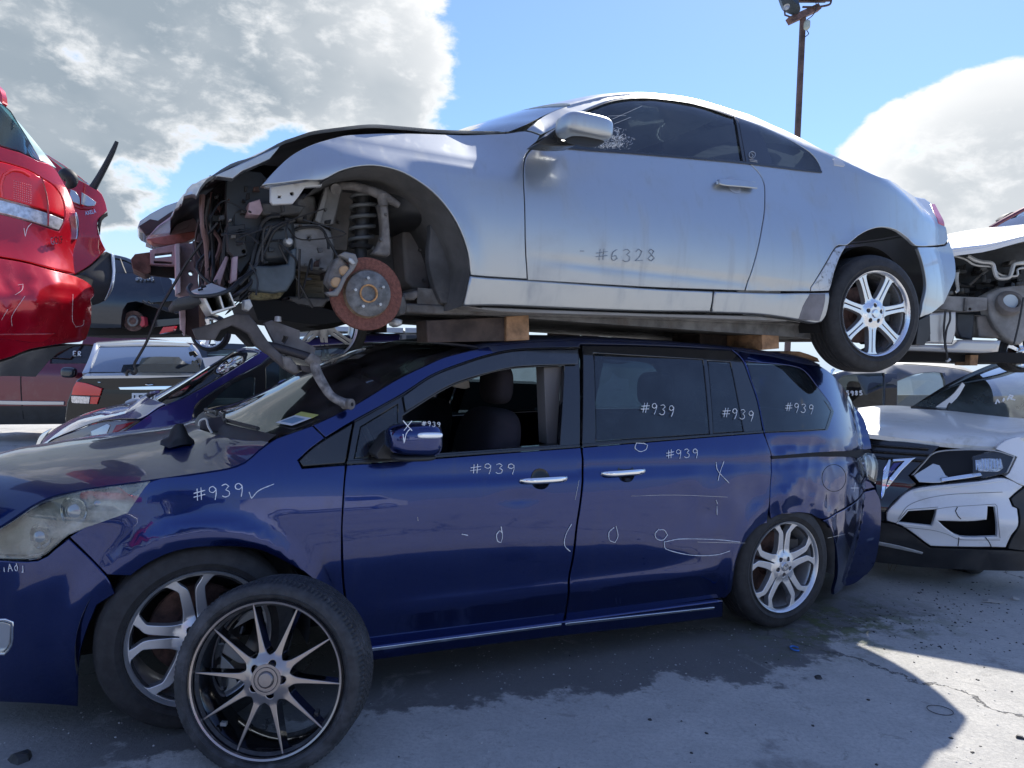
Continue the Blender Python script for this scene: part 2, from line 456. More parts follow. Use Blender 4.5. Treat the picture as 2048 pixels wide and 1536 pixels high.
# ---------------------------------------------------------------- hand writing (paint marker) as thin raised strokes
GL = {'9': [[(.8, .75), (.55, .98), (.2, .9), (.15, .62), (.5, .5), (.8, .7), (.82, .85), (.78, .4), (.6, -.1)]],
      '3': [[(.1, .9), (.5, 1), (.8, .8), (.45, .55), (.8, .35), (.7, .05), (.3, -.02), (.05, .1)]],
      '#': [[(.25, .95), (.15, .0)], [(.65, 1.0), (.55, .02)], [(-.15, .6), (1.05, .75)], [(-.2, .3), (1.0, .42)]],
      '6': [[(.75, .95), (.3, .7), (.15, .2), (.4, 0), (.75, .2), (.6, .45), (.2, .35)]],
      '2': [[(.1, .75), (.4, 1), (.75, .8), (.5, .35), (.05, 0), (.85, .05)]],
      '8': [[(.7, .85), (.4, 1), (.15, .8), (.45, .55), (.8, .25), (.45, 0), (.1, .2), (.5, .55), (.75, .85)]],
      '5': [[(.8, 1), (.2, 1), (.15, .55), (.6, .6), (.8, .3), (.5, 0), (.1, .1)]],
      '0': [[(.5, 1), (.15, .7), (.15, .25), (.5, 0), (.85, .3), (.8, .8), (.5, 1)]],
      'A': [[(.0, 0), (.45, 1), (.95, 0)], [(.2, .4), (.8, .4)]], 'I': [[(.5, 1), (.5, 0)]],
      'R': [[(.1, 0), (.15, 1), (.7, .95), (.75, .6), (.15, .5), (.85, 0)]], 'E': [[(.85, 1), (.1, 1), (.1, 0), (.85, 0)], [(.1, .5), (.7, .5)]],
      'V': [[(0, .75), (.25, 0), (.75, .8), (1.6, 1.2)]], 'X': [[(0, 1), (.9, 0)], [(.9, 1), (.1, 0)]], 'O': [[(.5, 1), (.05, .7), (.1, .2), (.5, 0), (.9, .25), (.9, .75), (.5, 1), (.3, .95)]],
      'd': [[(.6, 1.0), (.75, .4), (.6, .0), (.25, .1), (.15, .5), (.5, .75), (.75, .6)]], 'i': [[(.5, .6), (.5, 0)]], 'j': [[(.6, .6), (.5, -.3), (.2, -.2)]], 'a': [[(.7, .6), (.2, .5), (.2, .1), (.6, .1), (.75, .6), (.8, 0)]],
      'b': [[(.2, 1), (.2, 0), (.7, .1), (.7, .5), (.2, .5)]], '-': [[(.1, .5), (.9, .5)]], '(': [[(.6, 1.1), (.2, .6), (.1, .1), (.5, -.2)]], 'T': [[(.5, 1), (.5, 0)], [(0, 1), (1, 1)]], 'N': [[(.1, 0), (.1, 1), (.8, 0), (.8, 1)]], 'Y': [[(.1, 1), (.5, .5)], [(.9, 1), (.3, -.1)]], 'C': [[(.85, .85), (.4, 1), (.1, .5), (.4, 0), (.85, .15)]]}
def write(f, text, x, y, hpx, m, parent, name='marker_writing', ang=0., sp=.82, r=.0018, off=-.003, vv=None, strokes=None, wide=1.0):
    """text baseline start at image point (x, y); laid on the surface of frame f"""
    mb = MB(); ca, sa = math.cos(R(ang)), math.sin(R(ang)); cx = 0
    jobs = []
    if strokes: jobs = [[(px_, py_) for px_, py_ in st] for st in strokes]
    else:
        for ch in text:
            if ch != ' ':
                jit = random.uniform(-.05, .05)
                for st in GL[ch]: jobs.append([(x + ((cx + a * .62 * wide) * ca + (b + jit) * sa) * hpx, y - ((b + jit) * ca - (cx + a * .62 * wide) * sa) * hpx) for a, b in st])
            cx += sp * wide
    if strokes and len(jobs) > 1:
        for st in strokes: o_ = write(f, '', x, y, hpx, m, parent, 'marker_mark', ang, sp, r, off, vv, [st])
        return o_
    for st in jobs:
        d = dens(st, hpx / 5, False, 75)
        pts = []
        for q in d:
            s, z = f.px(q[0], q[1], off, vv); pts.append(f.surf(s, z, off) if vv is None else f.at(s, z, vv))
        mb.tube(pts, [r * random.uniform(.65, 1.25) for _ in pts], 5)
    return mb.build(name, m, parent)
def textmesh(f, txt, x, y, wpx, hpx, m, parent, name='lettering', off=-.004, ext=.003, vv=None, ang=0., shear=0.):
    """block lettering: lower-left at image point (x,y), wpx by hpx in size"""
    cu = bpy.data.curves.new(name, 'FONT'); cu.body = txt; cu.size = 1; cu.extrude = .5; cu.shear = shear
    to = bpy.data.objects.new('tmp', cu); me = bpy.data.meshes.new_from_object(to)
    co = np.array([tuple(v.co) for v in me.vertices]); fc = [list(p.vertices) for p in me.polygons]
    bpy.data.objects.remove(to); bpy.data.meshes.remove(me); bpy.data.curves.remove(cu)
    mn = co.min(0); mx = co.max(0); ca, sa = math.cos(R(ang)), math.sin(R(ang)); V = []
    for c in co:
        a = (c[0] - mn[0]) / (mx[0] - mn[0]) * wpx; b = (c[1] - mn[1]) / (mx[1] - mn[1]) * hpx
        s, z = f.px(x + a * ca + b * sa, y - b * ca + a * sa, off, vv); d = off - (ext if c[2] > 0 else 0)
        V.append(f.surf(s, z, d) if vv is None else f.at(s, z, vv + d))
    return link(name, V, fc, m, parent)

# ---------------------------------------------------------------- wheels
def polar(r, a): return (r * math.cos(R(a)), r * math.sin(R(a)))
def circ(x, y, r, n=14): return [(x + r * math.cos(2 * math.pi * i / n), y + r * math.sin(2 * math.pi * i / n)) for i in range(n)]
def wheel(parent, c, out, rt, rr, width, style, m_face, m_side, m_tyre, m_disc, rot=0., dish=.02, up=(0, 0, 1), detail=True, label=None, m_hub=None, disc=True, squash=0., name='wheel', own=None, capm=None, nseg=120, sip=False):
    """c: centre of outer face; out: outward axis. rt tyre radius, rr rim radius"""
    c = Vector(c); out = Vector(out).normalized(); ax = -out
    U = (Vector(up) - ax * Vector(up).dot(ax)).normalized(); H = U.cross(ax) # horizontal
    H = ax.cross(U) if H.dot(CR) < 0 else H
    root = own if own is not None else node(name, parent, c)
    w = width
    side = rt - rr
    prof = [(rr * .93, .03), (rr + .001, .012), (rr + side * .12, .004), (rr + side * .16, .001), (rr + side * .18, .003), (rr + side * .35, -.006), (rr + side * .37, -.004), (rr + side * .6, -.004), (rr + side * .8, .006), (rt - side * .10, .016), (rt - .006, .028), (rt - .002, .04)]
    gx = np.linspace(.05, w - .05, 5)
    for i, g in enumerate(gx):
        prof += [(rt, g - .006), (rt - .007, g - .004), (rt - .007, g + .004), (rt, g + .006)]
    prof += [(rt - .002, w - .04), (rt - .02, w - .016), (rt - side * .4, w + .004), (rr, w - .012), (rr * .93, w - .03)]
    def rm(i, k):
        if sip and k in (9, 10, 11, 12): return -.005 if i % 3 == 0 else 0.
        if sip and 12 < k < len(prof) - 6: return -.003 if (i + k // 4) % 4 == 0 else 0.
        return 0.
    mb = MB().lathe(c, ax, prof, nseg * (3 if sip else 1), up=U, rmod=rm if sip else None)
    if squash:
        zmin = (c - U * rt).z
        for v in mb.V:
            if v.z < zmin + squash: v.z = zmin + squash
    mb.build('tyre', m_tyre, root, sharp=50)
    # barrel and outer lip
    mb = MB().lathe(c, ax, [(rr * .985, .004), (rr + .006, -.002), (rr + .008, .004), (rr + .004, .012), (rr * .97, .02), (rr * .93, .05), (rr * .90, .10), (rr * .90, w - .04), (rr * .97, w - .01), (rr * .99, w - .01), (rr * .93, w - .03), (rr * .92, .1), (rr*.96,.03)], 72, closed=True, up=U)
    mb.build('rim_barrel', m_side if style == 'thin' else m_face, root, sharp=50)
    if style == 'thin': MB().lathe(c, ax, [(rr * .972, .008), (rr * .975, -.004), (rr * 1.0, -.006), (rr * 1.008, .004), (rr * .99, .012)], 96, closed=True, up=U).build('rim_lip', m_face, root, sharp=50)
    hub = rr * .30
    D = lambda r: dish + (.012 * (1 - min(1, r / rr)) if style != 'thin' else .0) + (dish * 1.2 * max(0., 1 - (r / (rr * .95)) ** 2) if dish > .03 else 0) - (.016 if r < rr * .2 else .016 * max(0, 1 - (r - rr * .2) / (rr * .15)))
    front = lambda p: c + H * p[0] + U * p[1] + ax * (D(math.hypot(p[0], p[1])) if dish else D(math.hypot(p[0], p[1])))
    back = lambda p: front(p) + ax * (.06 if style == 'thin' else .035)
    holes = []
    if style == 'five':
        for k in range(5):
            a = rot + 36 + 72 * k
            holes.append([polar(rr * q, a + d) for q, d in ((.35, 0), (.42, -11), (.55, -18), (.74, -22), (.79, -22), (.90, -17.5), (.955, -14.5), (.968, -8), (.97, 0), (.968, 8), (.955, 14.5), (.90, 17.5), (.79, 22), (.74, 22), (.55, 18), (.42, 11))])
            a = rot + 72 * k
            holes.append([polar(rr * q, a + d) for q, d in ((.30, -1.2), (.62, -2.8), (.77, -4.2), (.88, -9.0), (.955, -11), (.96, 0), (.955, 11), (.88, 9.0), (.77, 4.2), (.62, 2.8), (.30, 1.2))])
        nl = 5; lr = .195; lug0 = rot + 36
    elif style == 'seven':
        for k in range(7):
            a = rot + 360 / 14 + 360 / 7 * k; hw = lambda q: math.degrees(math.asin(min(.9, .088 / q)))
            hf = 360 / 14
            hh = lambda q, ww: hf - math.degrees(math.asin(ww / q))
            holes.append([polar(rr * q, a + d) for q, d in ((.40, -hh(.40, .115)), (.6, -hh(.6, .100)), (.8, -hh(.8, .10)), (.93, -hh(.93, .12)), (.965, -hh(.965, .16)), (.97, 0), (.965, hh(.965, .16)), (.93, hh(.93, .12)), (.8, hh(.8, .10)), (.6, hh(.6, .100)), (.40, hh(.40, .115)), (.35, 0))])
            a = rot + 360 / 7 * k
            holes.append([polar(rr * q, a + math.degrees(math.asin(ww / q)) ) for q, ww in ((.38, -.010), (.93, -.013), (.93, .013), (.38, .010))])
        nl = 5; lr = .205; lug0 = 90
    elif style == 'thin':
        for k in range(10):
            a = rot + 18 + 36 * k
            ww = lambda q: float(np.interp(q, [.28, .36, .5, .75, .97], [.068, .050, .033, .021, .012]))
            hh = lambda q: 18 - math.degrees(math.asin(ww(q) / q))
            qs = (.36, .5, .7, .9, .965)
            holes.append([polar(rr * .31, a)] + [polar(rr * q, a - hh(q)) for q in qs] + [polar(rr * .972, a)] + [polar(rr * q, a + hh(q)) for q in qs[::-1]])
        nl = 5; lr = .205; lug0 = rot + 2
    else:
        n = int(style)
        for k in range(n):
            a = rot + 180 / n + 360 / n * k; hf = 180 / n
            holes.append([polar(rr * q, a + d * hf) for q, d in ((.32, 0), (.5, -.45), (.8, -.62), (.92, -.6), (.94, 0), (.92, .6), (.8, .62), (.5, .45))])
        nl = 5; lr = .18; lug0 = 90
    if detail:
        for k in range(nl):
            x, y = polar(rr * lr, lug0 + 72 * k); holes.append(circ(x, y, rr * .052, 12))
    sheet('rim_face', dens(circ(0, 0, rr * .995, 90), .02), [dens(q, .012 if detail else .04, True, 50) for q in holes], front, back, m_face, root, h=.02 if detail else .05, rnd=.003, side_mat=m_side, raw=True)
    if detail:
        cz = D(0)
        mb = MB().lathe(c + ax * (cz - .004), ax, [(0, -.006), (rr * .085, -.005), (rr * .105, 0), (rr * .11, .01), (rr * .11, .03)], 28, up=U); mb.build('centre_cap', capm or m_face, root)
        for k in range(nl):
            x, y = polar(rr * lr, lug0 + 72 * k)
            if style != 'thin' and not (style == 'seven'):
                MB().lathe(c + H * x + U * y + ax * (cz + .008), ax, [(0, 0), (.007, .001), (.011, .006), (.011, .03)], 6, up=U).build('wheel_nut', m_hub or m_face, root, sharp=30)
        if style == 'five' and detail:
            mb = MB(); cc = c + ax * (cz - .012)
            mb.tube([cc + H * (rr * .07 * math.cos(t)) + U * (rr * .075 * math.sin(t)) for t in np.linspace(0, 2 * math.pi, 25)], .0016, 5)
            mb.tube([cc + H * (rr * x) + U * (rr * y) for x, y in ((-.06, .03), (-.03, .045), (0, .0), (.03, .045), (.06, .03))], .0018, 5, smooth=4)
            mb.build('emblem', m_side, root)
    if disc:
        dd = c + ax * (w * .45)
        MB().lathe(dd, ax, [(.02, 0), (.075, 0), (.08, .03), (rr * .68, .03), (rr * .70, .04), (rr * .68, .055), (.02, .055)], 48, up=U).build('brake_disc', m_disc, root)
        MB().box(dd + H * (rr * .5) + U * .05, (.08, .07, .16)).build('brake_caliper', MATS['black_plastic'], root)
    return root
# ================================================================ MATERIALS
mat('tyre', (.022, .022, .024), rough=.75, var=.3, vscale=30, bump=.15, bscale=120, dirt=.35, dirtcol=(.09, .085, .08), dscale=5)
mat('tyre_scuffed', (.030, .031, .034), rough=.62, var=.35, vscale=40, bump=.25, bscale=160, dirt=.55, dirtcol=(.16, .16, .17), dscale=7)
mat('alloy', (.62, .63, .65), rough=.32, metal=.75, coat=.3, dirt=.45, dirtcol=(.22, .19, .17), dscale=7)
mat('alloy_shadow', (.30, .30, .31), rough=.45, metal=.5, dirt=.7, dirtcol=(.10, .08, .07), dscale=8)
mat('alloy_bright', (.74, .75, .77), rough=.22, metal=.85, coat=.4, dirt=.15, dirtcol=(.3, .28, .25))
mat('bronze_alloy', (.36, .32, .30), rough=.30, metal=.85, coat=.5, dirt=.2, dirtcol=(.2, .18, .17))
mat('gloss_black', (.008, .008, .010), rough=.12, coat=.6, dirt=.25, dirtcol=(.06, .06, .06))
mat('black_plastic', (.020, .021, .023), rough=.55, var=.3, dirt=.5, dirtcol=(.09, .085, .08), dscale=4)
mat('black_trim', (.018, .019, .021), rough=.22, coat=.3, coatr=.1, dirt=.2, dirtcol=(.08, .08, .08))
mat('pillar_black', (.012, .013, .015), rough=.10, coat=.6, dirt=.2, dirtcol=(.09, .09, .09))
mat('grimy_metal', (.13, .125, .12), rough=.6, metal=.35, var=.4, vscale=9, bump=.3, bscale=70, dirt=.6, dirtcol=(.12, .09, .07), dscale=6)
mat('frame_metal', (.24, .235, .23), rough=.62, metal=.1, var=.25, vscale=7, bump=.12, dirt=.6, dirtcol=(.13, .11, .10), dscale=5)
mat('pale_metal', (.48, .48, .47), rough=.42, metal=.5, var=.2, dirt=.5, dirtcol=(.2, .17, .14), dscale=8)
mat('pink_lit_metal', (.38, .27, .30), rough=.55, var=.25, dirt=.6, dirtcol=(.13, .09, .08), dscale=8)  # pink base colour stands in for light off the red cars
mat('rust', (.17, .062, .045), rough=.78, var=.28, vscale=90, bump=.5, bscale=160)
mat('rust_dark', (.10, .055, .045), rough=.8, var=.5, vscale=20, bump=.4, bscale=90)
mat('rust_orange', (.42, .22, .09), rough=.8, var=.4, vscale=40, bump=.3)
mat('liner', (.085, .083, .082), rough=.85, var=.35, vscale=5, bump=.2, bscale=30, dirt=.6, dirtcol=(.14, .125, .11), dscale=4)
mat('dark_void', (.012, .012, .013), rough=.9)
mat('chrome', (.75, .76, .78), rough=.07, metal=1.0)
mat('chrome_strip', (.70, .72, .74), rough=.14, metal=1.0, dirt=.3)
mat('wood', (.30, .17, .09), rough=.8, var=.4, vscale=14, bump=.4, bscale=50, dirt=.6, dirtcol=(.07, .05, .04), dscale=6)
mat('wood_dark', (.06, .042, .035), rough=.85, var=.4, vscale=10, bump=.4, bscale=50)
mat('marker', (.80, .82, .84), rough=.6)
mat('marker_grey', (.20, .23, .27), rough=.6)
mat('cable', (.018, .018, .020), rough=.5)
mat('seat_cloth', (.022, .018, .024), rough=.95, var=.3, bump=.3, bscale=200)
mat('seat_grey', (.16, .15, .15), rough=.9)
mat('red_lens', (.80, .004, .006), rough=.12, coat=.8, spec=.6)
mat('red_lens_deep', (.35, .006, .012), rough=.10, coat=.8)
mat('clear_lens_body', (.55, .56, .56), rough=.18, metal=.6, coat=.7)
mat('paper', (.75, .78, .80), rough=.7); mat('paper_yellow', (.55, .55, .16), rough=.7); mat('ink_blue', (.22, .35, .50), rough=.7)
mat('white_paint', (.72, .73, .74), rough=.25, coat=.8, coatr=.06, dirt=.35, dirtcol=(.34, .32, .27), dscale=3)
mat('white_paint_dirty', (.78, .78, .75), rough=.38, coat=.4, coatr=.1, dirt=.55, dirtcol=(.34, .32, .24), dscale=5)
mat('pearl_paint', (.55, .53, .50), rough=.3, metal=.3, coat=.7, dirt=.3)
mat('dark_paint', (.018, .024, .034), rough=.3, metal=.3, coat=.9, coatr=.05, dirt=.25, dirtcol=(.08, .08, .08))
mat('grey_blue_paint', (.012, .020, .032), rough=.35, metal=.4, coat=.8, dirt=.3, dirtcol=(.10, .10, .10))
mat('gunmetal_paint', (.10, .105, .11), rough=.35, metal=.6, coat=.8, dirt=.3)
mat('black_paint', (.004, .004, .006), spec=.25, rough=.18, coat=.5, coatr=.03, dirt=.02, dirtcol=(.08, .08, .08))
mat('silver_grey_paint', (.45, .47, .50), rough=.3, metal=.7, coat=.9)
mat('maroon_paint', (.13, .010, .028), rough=.28, metal=.35, coat=.9, coatr=.05, dirt=.15)
mat('beige_paint', (.36, .33, .29), rough=.4, metal=.2, coat=.5, dirt=.3)
glass('glass_clear', (.62, .70, .68), .05)
glass('glass_green', (.52, .68, .64), .05)
glass('glass_windscreen', (.34, .38, .38), .30, filmcol=(.10, .085, .09), fk=.75)
glass('glass_privacy', (.13, .19, .23), .07, filmcol=(.10, .14, .18))
glass('glass_dark', (.045, .06, .07), .08, filmcol=(.10, .11, .12))
glass('glass_teal', (.35, .50, .52), .04)
glass('glass_headlamp', (.70, .74, .72), .40, filmcol=(.48, .50, .46))
glass('glass_lens', (.92, .94, .95), .02)

def car_paint(name, col, metal=.5, rough=.32, coat=1.0, dirt=.12, wave=.0, dirtcol=(.25, .25, .26), streak=.10):
    m = mat(name, col, rough=rough, metal=metal, coat=coat, coatr=.025, dirt=dirt, dirtcol=dirtcol, dscale=4)
    t = NT(m.node_tree); b = t.n['Principled BSDF']
    tc = t.n.new('ShaderNodeTexCoord')
    # orange peel and slight waviness of pressed steel in the clear coat
    bp = t.n.new('ShaderNodeBump'); bp.inputs['Strength'].default_value = .05 + wave; bp.inputs['Distance'].default_value = .02
    nn = t.noise(tc.outputs['Object'], 2.6, 2, .5).outputs[0]
    # rain streaks of dust running down the panels, and stone chips
    mp_ = t.new('ShaderNodeVectorMath', operation='MULTIPLY'); t.link(tc.outputs['Object'], mp_.inputs[0]); mp_.inputs[1].default_value = (16, 16, 1.1)
    stn = t.ramp(t.noise(mp_.outputs[0], 1.0, 5, .6).outputs[0], .52, .74)
    chp = t.new('ShaderNodeTexVoronoi'); chp.inputs['Scale'].default_value = 26; t.link(tc.outputs['Object'], chp.inputs['Vector'])
    cm = t.math('MULTIPLY', t.ramp(chp.outputs['Distance'], .055, .02), t.ramp(t.noise(tc.outputs['Object'], 3.3, 4, .6).outputs[0], .52, .60))
    src = b.inputs['Base Color'].links[0].from_socket if b.inputs['Base Color'].links else None
    c0 = t.mix(t.math('MULTIPLY', stn, streak), src if src is not None else col, dirtcol); c0 = t.mix(t.math('MULTIPLY', cm, .7), c0, tuple(x * .35 + .02 for x in dirtcol)); t.link(c0, b.inputs['Base Color'])
    rsrc = b.inputs['Roughness'].links[0].from_socket if b.inputs['Roughness'].links else None
    t.link(t.math('ADD', rsrc if rsrc is not None else rough, t.math('MULTIPLY', stn, streak * .8), clamp=True), b.inputs['Roughness'])
    t.link(nn, bp.inputs['Height']); t.link(bp.outputs[0], b.inputs['Coat Normal']); t.link(bp.outputs[0], b.inputs['Normal'])
    return m
car_paint('blue_paint', (.004, .018, .115), metal=.85, rough=.17, dirt=.04, dirtcol=(.06, .06, .09), wave=.04)
car_paint('violet_paint', (.045, .040, .20), metal=.7, rough=.36, dirt=.10, dirtcol=(.12, .10, .16))
car_paint('silver_paint', (.43, .45, .46), metal=.85, rough=.40, coat=.55, dirt=.22, dirtcol=(.36, .36, .35), wave=.0, streak=.22)
car_paint('red_paint', (.50, .004, .018), metal=.35, rough=.22, dirt=.08, dirtcol=(.4, .12, .12), wave=.06)

# ================================================================ GROUND
def ground_material():
    m = bpy.data.materials.new('yard_concrete'); m.use_nodes = True; t = NT(m.node_tree); b = t.n['Principled BSDF']
    tc = t.new('ShaderNodeTexCoord'); v = tc.outputs['Object']; sp = t.new('ShaderNodeSeparateXYZ'); t.link(v, sp.inputs[0])
    X, Y = sp.outputs[0], sp.outputs[1]
    big = t.noise(v, .55, 6, .6).outputs[0]; mid = t.noise(v, 4.5, 8, .68).outputs[0]; fine = t.noise(v, 55, 8, .8).outputs[0]; agg = t.new('ShaderNodeTexVoronoi'); agg.inputs['Scale'].default_value = 210; t.link(v, agg.inputs['Vector'])
    c = t.mix(t.ramp(mid, .3, .72), (.35, .345, .325), (.53, .515, .47))
    c = t.mix(t.math('MULTIPLY', t.ramp(big, .42, .62), .35), c, (.27, .27, .27))
    c = t.mix(t.math('MULTIPLY', t.ramp(fine, .42, .62), .50), c, (.17, .17, .17))
    c = t.mix(t.math('MULTIPLY', t.ramp(agg.outputs['Distance'], .0, .45), .35), c, (.55, .53, .49))
    # position in the frame of the parked stack: a = along the cars, d = distance in front of their near side
    u = Vector((math.sin(R(63.39)), math.cos(R(63.39)))); w = Vector((-u.y, u.x)); o = Vector((-1.092, 2.658))
    a = t.math('SUBTRACT', t.math('ADD', t.math('MULTIPLY', X, u.x), t.math('MULTIPLY', Y, u.y)), u.dot(o))
    d = t.math('SUBTRACT', t.math('ADD', t.math('MULTIPLY', X, w.x), t.math('MULTIPLY', Y, w.y)), w.dot(o))
    wob = t.math('MULTIPLY', t.math('SUBTRACT', t.noise(v, 2.2, 8, .7).outputs[0], .5), 1.15)
    # oil and rain stain that has crept out from under the people carrier
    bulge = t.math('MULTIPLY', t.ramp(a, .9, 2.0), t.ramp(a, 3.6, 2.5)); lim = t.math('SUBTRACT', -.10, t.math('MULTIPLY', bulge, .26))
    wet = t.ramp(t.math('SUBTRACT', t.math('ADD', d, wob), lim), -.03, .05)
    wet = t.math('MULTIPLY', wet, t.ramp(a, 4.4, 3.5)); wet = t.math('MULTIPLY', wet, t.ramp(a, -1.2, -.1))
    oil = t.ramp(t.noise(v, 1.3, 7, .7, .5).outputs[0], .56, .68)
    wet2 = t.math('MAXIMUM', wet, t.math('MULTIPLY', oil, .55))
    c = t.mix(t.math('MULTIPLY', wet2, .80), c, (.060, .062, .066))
    # moss round the rear wheel
    mz = t.math('MULTIPLY', t.ramp(t.math('ABSOLUTE', t.math('SUBTRACT', a, 3.35)), 1.1, .1), t.ramp(t.math('ABSOLUTE', t.math('ADD', d, .02)), .6, .05))
    moss = t.math('MULTIPLY', mz, t.ramp(t.noise(v, 6, 8, .72).outputs[0], .45, .60))
    c = t.mix(t.math('MULTIPLY', moss, .85), c, (.075, .10, .028))
    grime = t.ramp(t.noise(v, 9, 9, .8, .6).outputs[0], .54, .66); c = t.mix(t.math('MULTIPLY', grime, .38), c, (.11, .11, .105))
    pale = t.ramp(t.noise(v, 3.1, 6, .75, .8).outputs[0], .57, .70); c = t.mix(t.math('MULTIPLY', pale, .30), c, (.58, .57, .54))
    # cracks
    vc = t.new('ShaderNodeTexVoronoi', feature='DISTANCE_TO_EDGE'); vc.inputs['Scale'].default_value = .42
    dn = t.noise(v, 1.8, 6, .7); mv = t.new('ShaderNodeVectorMath', operation='SCALE'); t.link(dn.outputs['Color'], mv.inputs[0]); mv.inputs['Scale'].default_value = .55
    av = t.new('ShaderNodeVectorMath', operation='ADD'); t.link(v, av.inputs[0]); t.link(mv.outputs[0], av.inputs[1]); t.link(av.outputs[0], vc.inputs['Vector'])
    crack = t.ramp(vc.outputs['Distance'], .0045, .0005)
    c = t.mix(t.math('MULTIPLY', crack, .75), c, (.07, .07, .07)); t.link(c, b.inputs['Base Color'])
    rg = t.math('SUBTRACT', .92, t.math('MULTIPLY', wet, .30)); t.link(rg, b.inputs['Roughness'])
    b.inputs['Specular IOR Level'].default_value = .35
    h = t.math('ADD', t.math('MULTIPLY', fine, .7), t.math('MULTIPLY', mid, .9)); h = t.math('SUBTRACT', h, t.math('MULTIPLY', crack, 1.2)); h = t.math('ADD', h, t.math('MULTIPLY', moss, .8))
    bp = t.new('ShaderNodeBump'); bp.inputs['Strength'].default_value = 1.0; bp.inputs['Distance'].default_value = .009
    t.link(h, bp.inputs['Height']); t.link(bp.outputs[0], b.inputs['Normal']); return m
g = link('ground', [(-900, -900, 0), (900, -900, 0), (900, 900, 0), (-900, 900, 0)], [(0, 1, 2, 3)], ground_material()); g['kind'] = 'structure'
# ================================================================ BLUE PEOPLE CARRIER
BO = (-1.092, 2.658, 0); BA = 63.39
def sm(x, a, b):
    t = max(0., min(1., (x - a) / (b - a))); return t * t * (3 - 2 * t)
def arch(s, z, cs, cz, r, w, amp):
    d = math.hypot(s - cs, z - cz) - r
    return -amp * math.exp(-(d / w) ** 2) if d > -.1 else -amp
def g_mpv(s, z, dam=True):
    g = 0.; s = max(-.85, min(3.85, s)); z = max(.1, min(1.75, z))
    if z < .72: g += .07 * ((.72 - z) / .5) ** 2
    else:
        q = min(z, 1.04) - .72; g += .052 * (q / .32) ** 2
        if z > 1.04: g += (z - 1.04) * .32 + .10 * (z - 1.04) ** 2
    if z > 1.42: g += 1.6 * (z - 1.42) ** 2
    if s < .1: g += .30 * ((.1 - s) / .9) ** 2.6
    if s > 2.9: g += .20 * ((s - 2.9) / .85) ** 2.4
    # shoulder crease and swage along the sill
    g += .006 * math.exp(-((z - .92) / .03) ** 2) * sm(s, .4, 1.0)
    g -= .012 * math.exp(-((z - .36) / .05) ** 2) * sm(s, .5, .9) * (1 - sm(s, 2.2, 2.6))
    g += arch(s, z, 0, .345, .40, .05, .016) if s < .8 else 0
    g += arch(s, z, 2.95, .345, .40, .05, .012) if s > 2.2 else 0
    if dam:
        # crumpled quarter and dented rear door
        a = sm(s, 2.55, 2.95) * (1 - sm(z, 1.0, 1.06)) * sm(z, .38, .6) * (1 - .8 * sm(s, 3.25, 3.5))
        if a > 0:
            n = noise.noise(Vector((s * 4.2, z * 5.0, 1.3))); g += a * (.020 * n + .020 * (abs(noise.noise(Vector((s * 3.6, z * 4.6, 8.2)))) - .2) + .006 * abs(noise.noise(Vector((s * 9, z * 10, 4.2)))) + .014)
        a = sm(s, 1.9, 2.4) * (1 - sm(s, 2.7, 2.9)) * math.exp(-((z - .74) / .16) ** 2)
        if a > 0: g += a * (.012 + .012 * noise.noise(Vector((s * 6, z * 9, 7.7))))
        g += .006 * math.exp(-(((s - 1.28) / .09) ** 2 + ((z - .80) / .03) ** 2))
    return g
BL = Frame(BO, BA, g_mpv, 1.84)
blue = thing('people_carrier', 'dark blue people carrier with #939 in white marker, carrying the silver coupe on its roof', 'car', BO)
bp_, tr_, pb_ = MATS['blue_paint'], MATS['black_trim'], MATS['pillar_black']
fb = BL.panel('front_bumper', P("-75,1112 0,1120 75,1121 108,1099 137,1076 213,1152 232,1188 195,1211 174,1264 159,1322 156,1415 60,1408 -75,1400"), bp_, blue, far=True, holes=[P("-60,1243 8,1240 24,1246 22,1290 8,1310 -60,1308")])
BL.panel('fender', P("137,1074 302,961 373,950 455,937 489,925 518,900 540,884 552,876 625,850 651,876 620,899 597,921 605,936 692,929 688,980 684,1057 685,1140 691,1200 703,1260 716,1300 676,1306 664,1240 646,1190 620,1155 592,1136 551,1115 518,1101 476,1095 414,1095 373,1099 331,1111 290,1132 262,1153 213,1151"), bp_, blue, far=True, thick=.03)
fd = BL.panel('front_door', P("693,929 860,917 1000,906 1162,894 1165,932 1162,993 1153,1054 1146,1114 1137,1166 1135,1203 1128,1241 742,1292 719,1296 703,1260 691,1200 685,1140 684,1057 688,980"), bp_, blue, far=True)
rd = BL.panel('rear_door', P("1164,894 1300,883 1421,873 1527,865 1543,910 1543,935 1540,1004 1537,1048 1518,1053 1495,1077 1476,1111 1469,1144 1464,1180 1452,1196 1300,1217 1131,1240 1137,1203 1139,1166 1148,1114 1155,1054 1164,993 1167,932"), bp_, blue, far=True, h=.03)
QW = P("1492,722 1602,737 1640,780 1660,807 1664,822 1652,859 1529,865 1515,801")
bs = BL.panel('body_side', P("625,850 711,808 790,760 851,730 893,712 985,690 1044,683 1159,679 1296,683 1452,695 1546,706 1609,717 1645,734 1668,752 1696,788 1721,826 1737,863 1744,898 1716,915 1734,955 1751,975 1700,1010 1646,1039 1622,1029 1595,1026 1568,1030 1542,1039 1540,1004 1543,935 1543,910 1528,863 1515,801 1499,754 1484,718 1462,698 1296,690 1162,687 1158,695 1044,698 984,708 923,727 863,751 802,790 708,842 651,876"), bp_, blue, far=True, h=.026, holes=[QW], thick=.03)
rb = BL.panel('rear_bumper', P("1751,978 1762,1005 1759,1086 1749,1130 1735,1149 1701,1171 1668,1190 1675,1150 1662,1058 1646,1041 1700,1012"), bp_, blue, far=True, h=.026)
BL.panel('black_corner_panel', P("598,922 620,900 651,878 706,845 694,915 691,927 606,934"), tr_, blue, far=True, off=-.002)
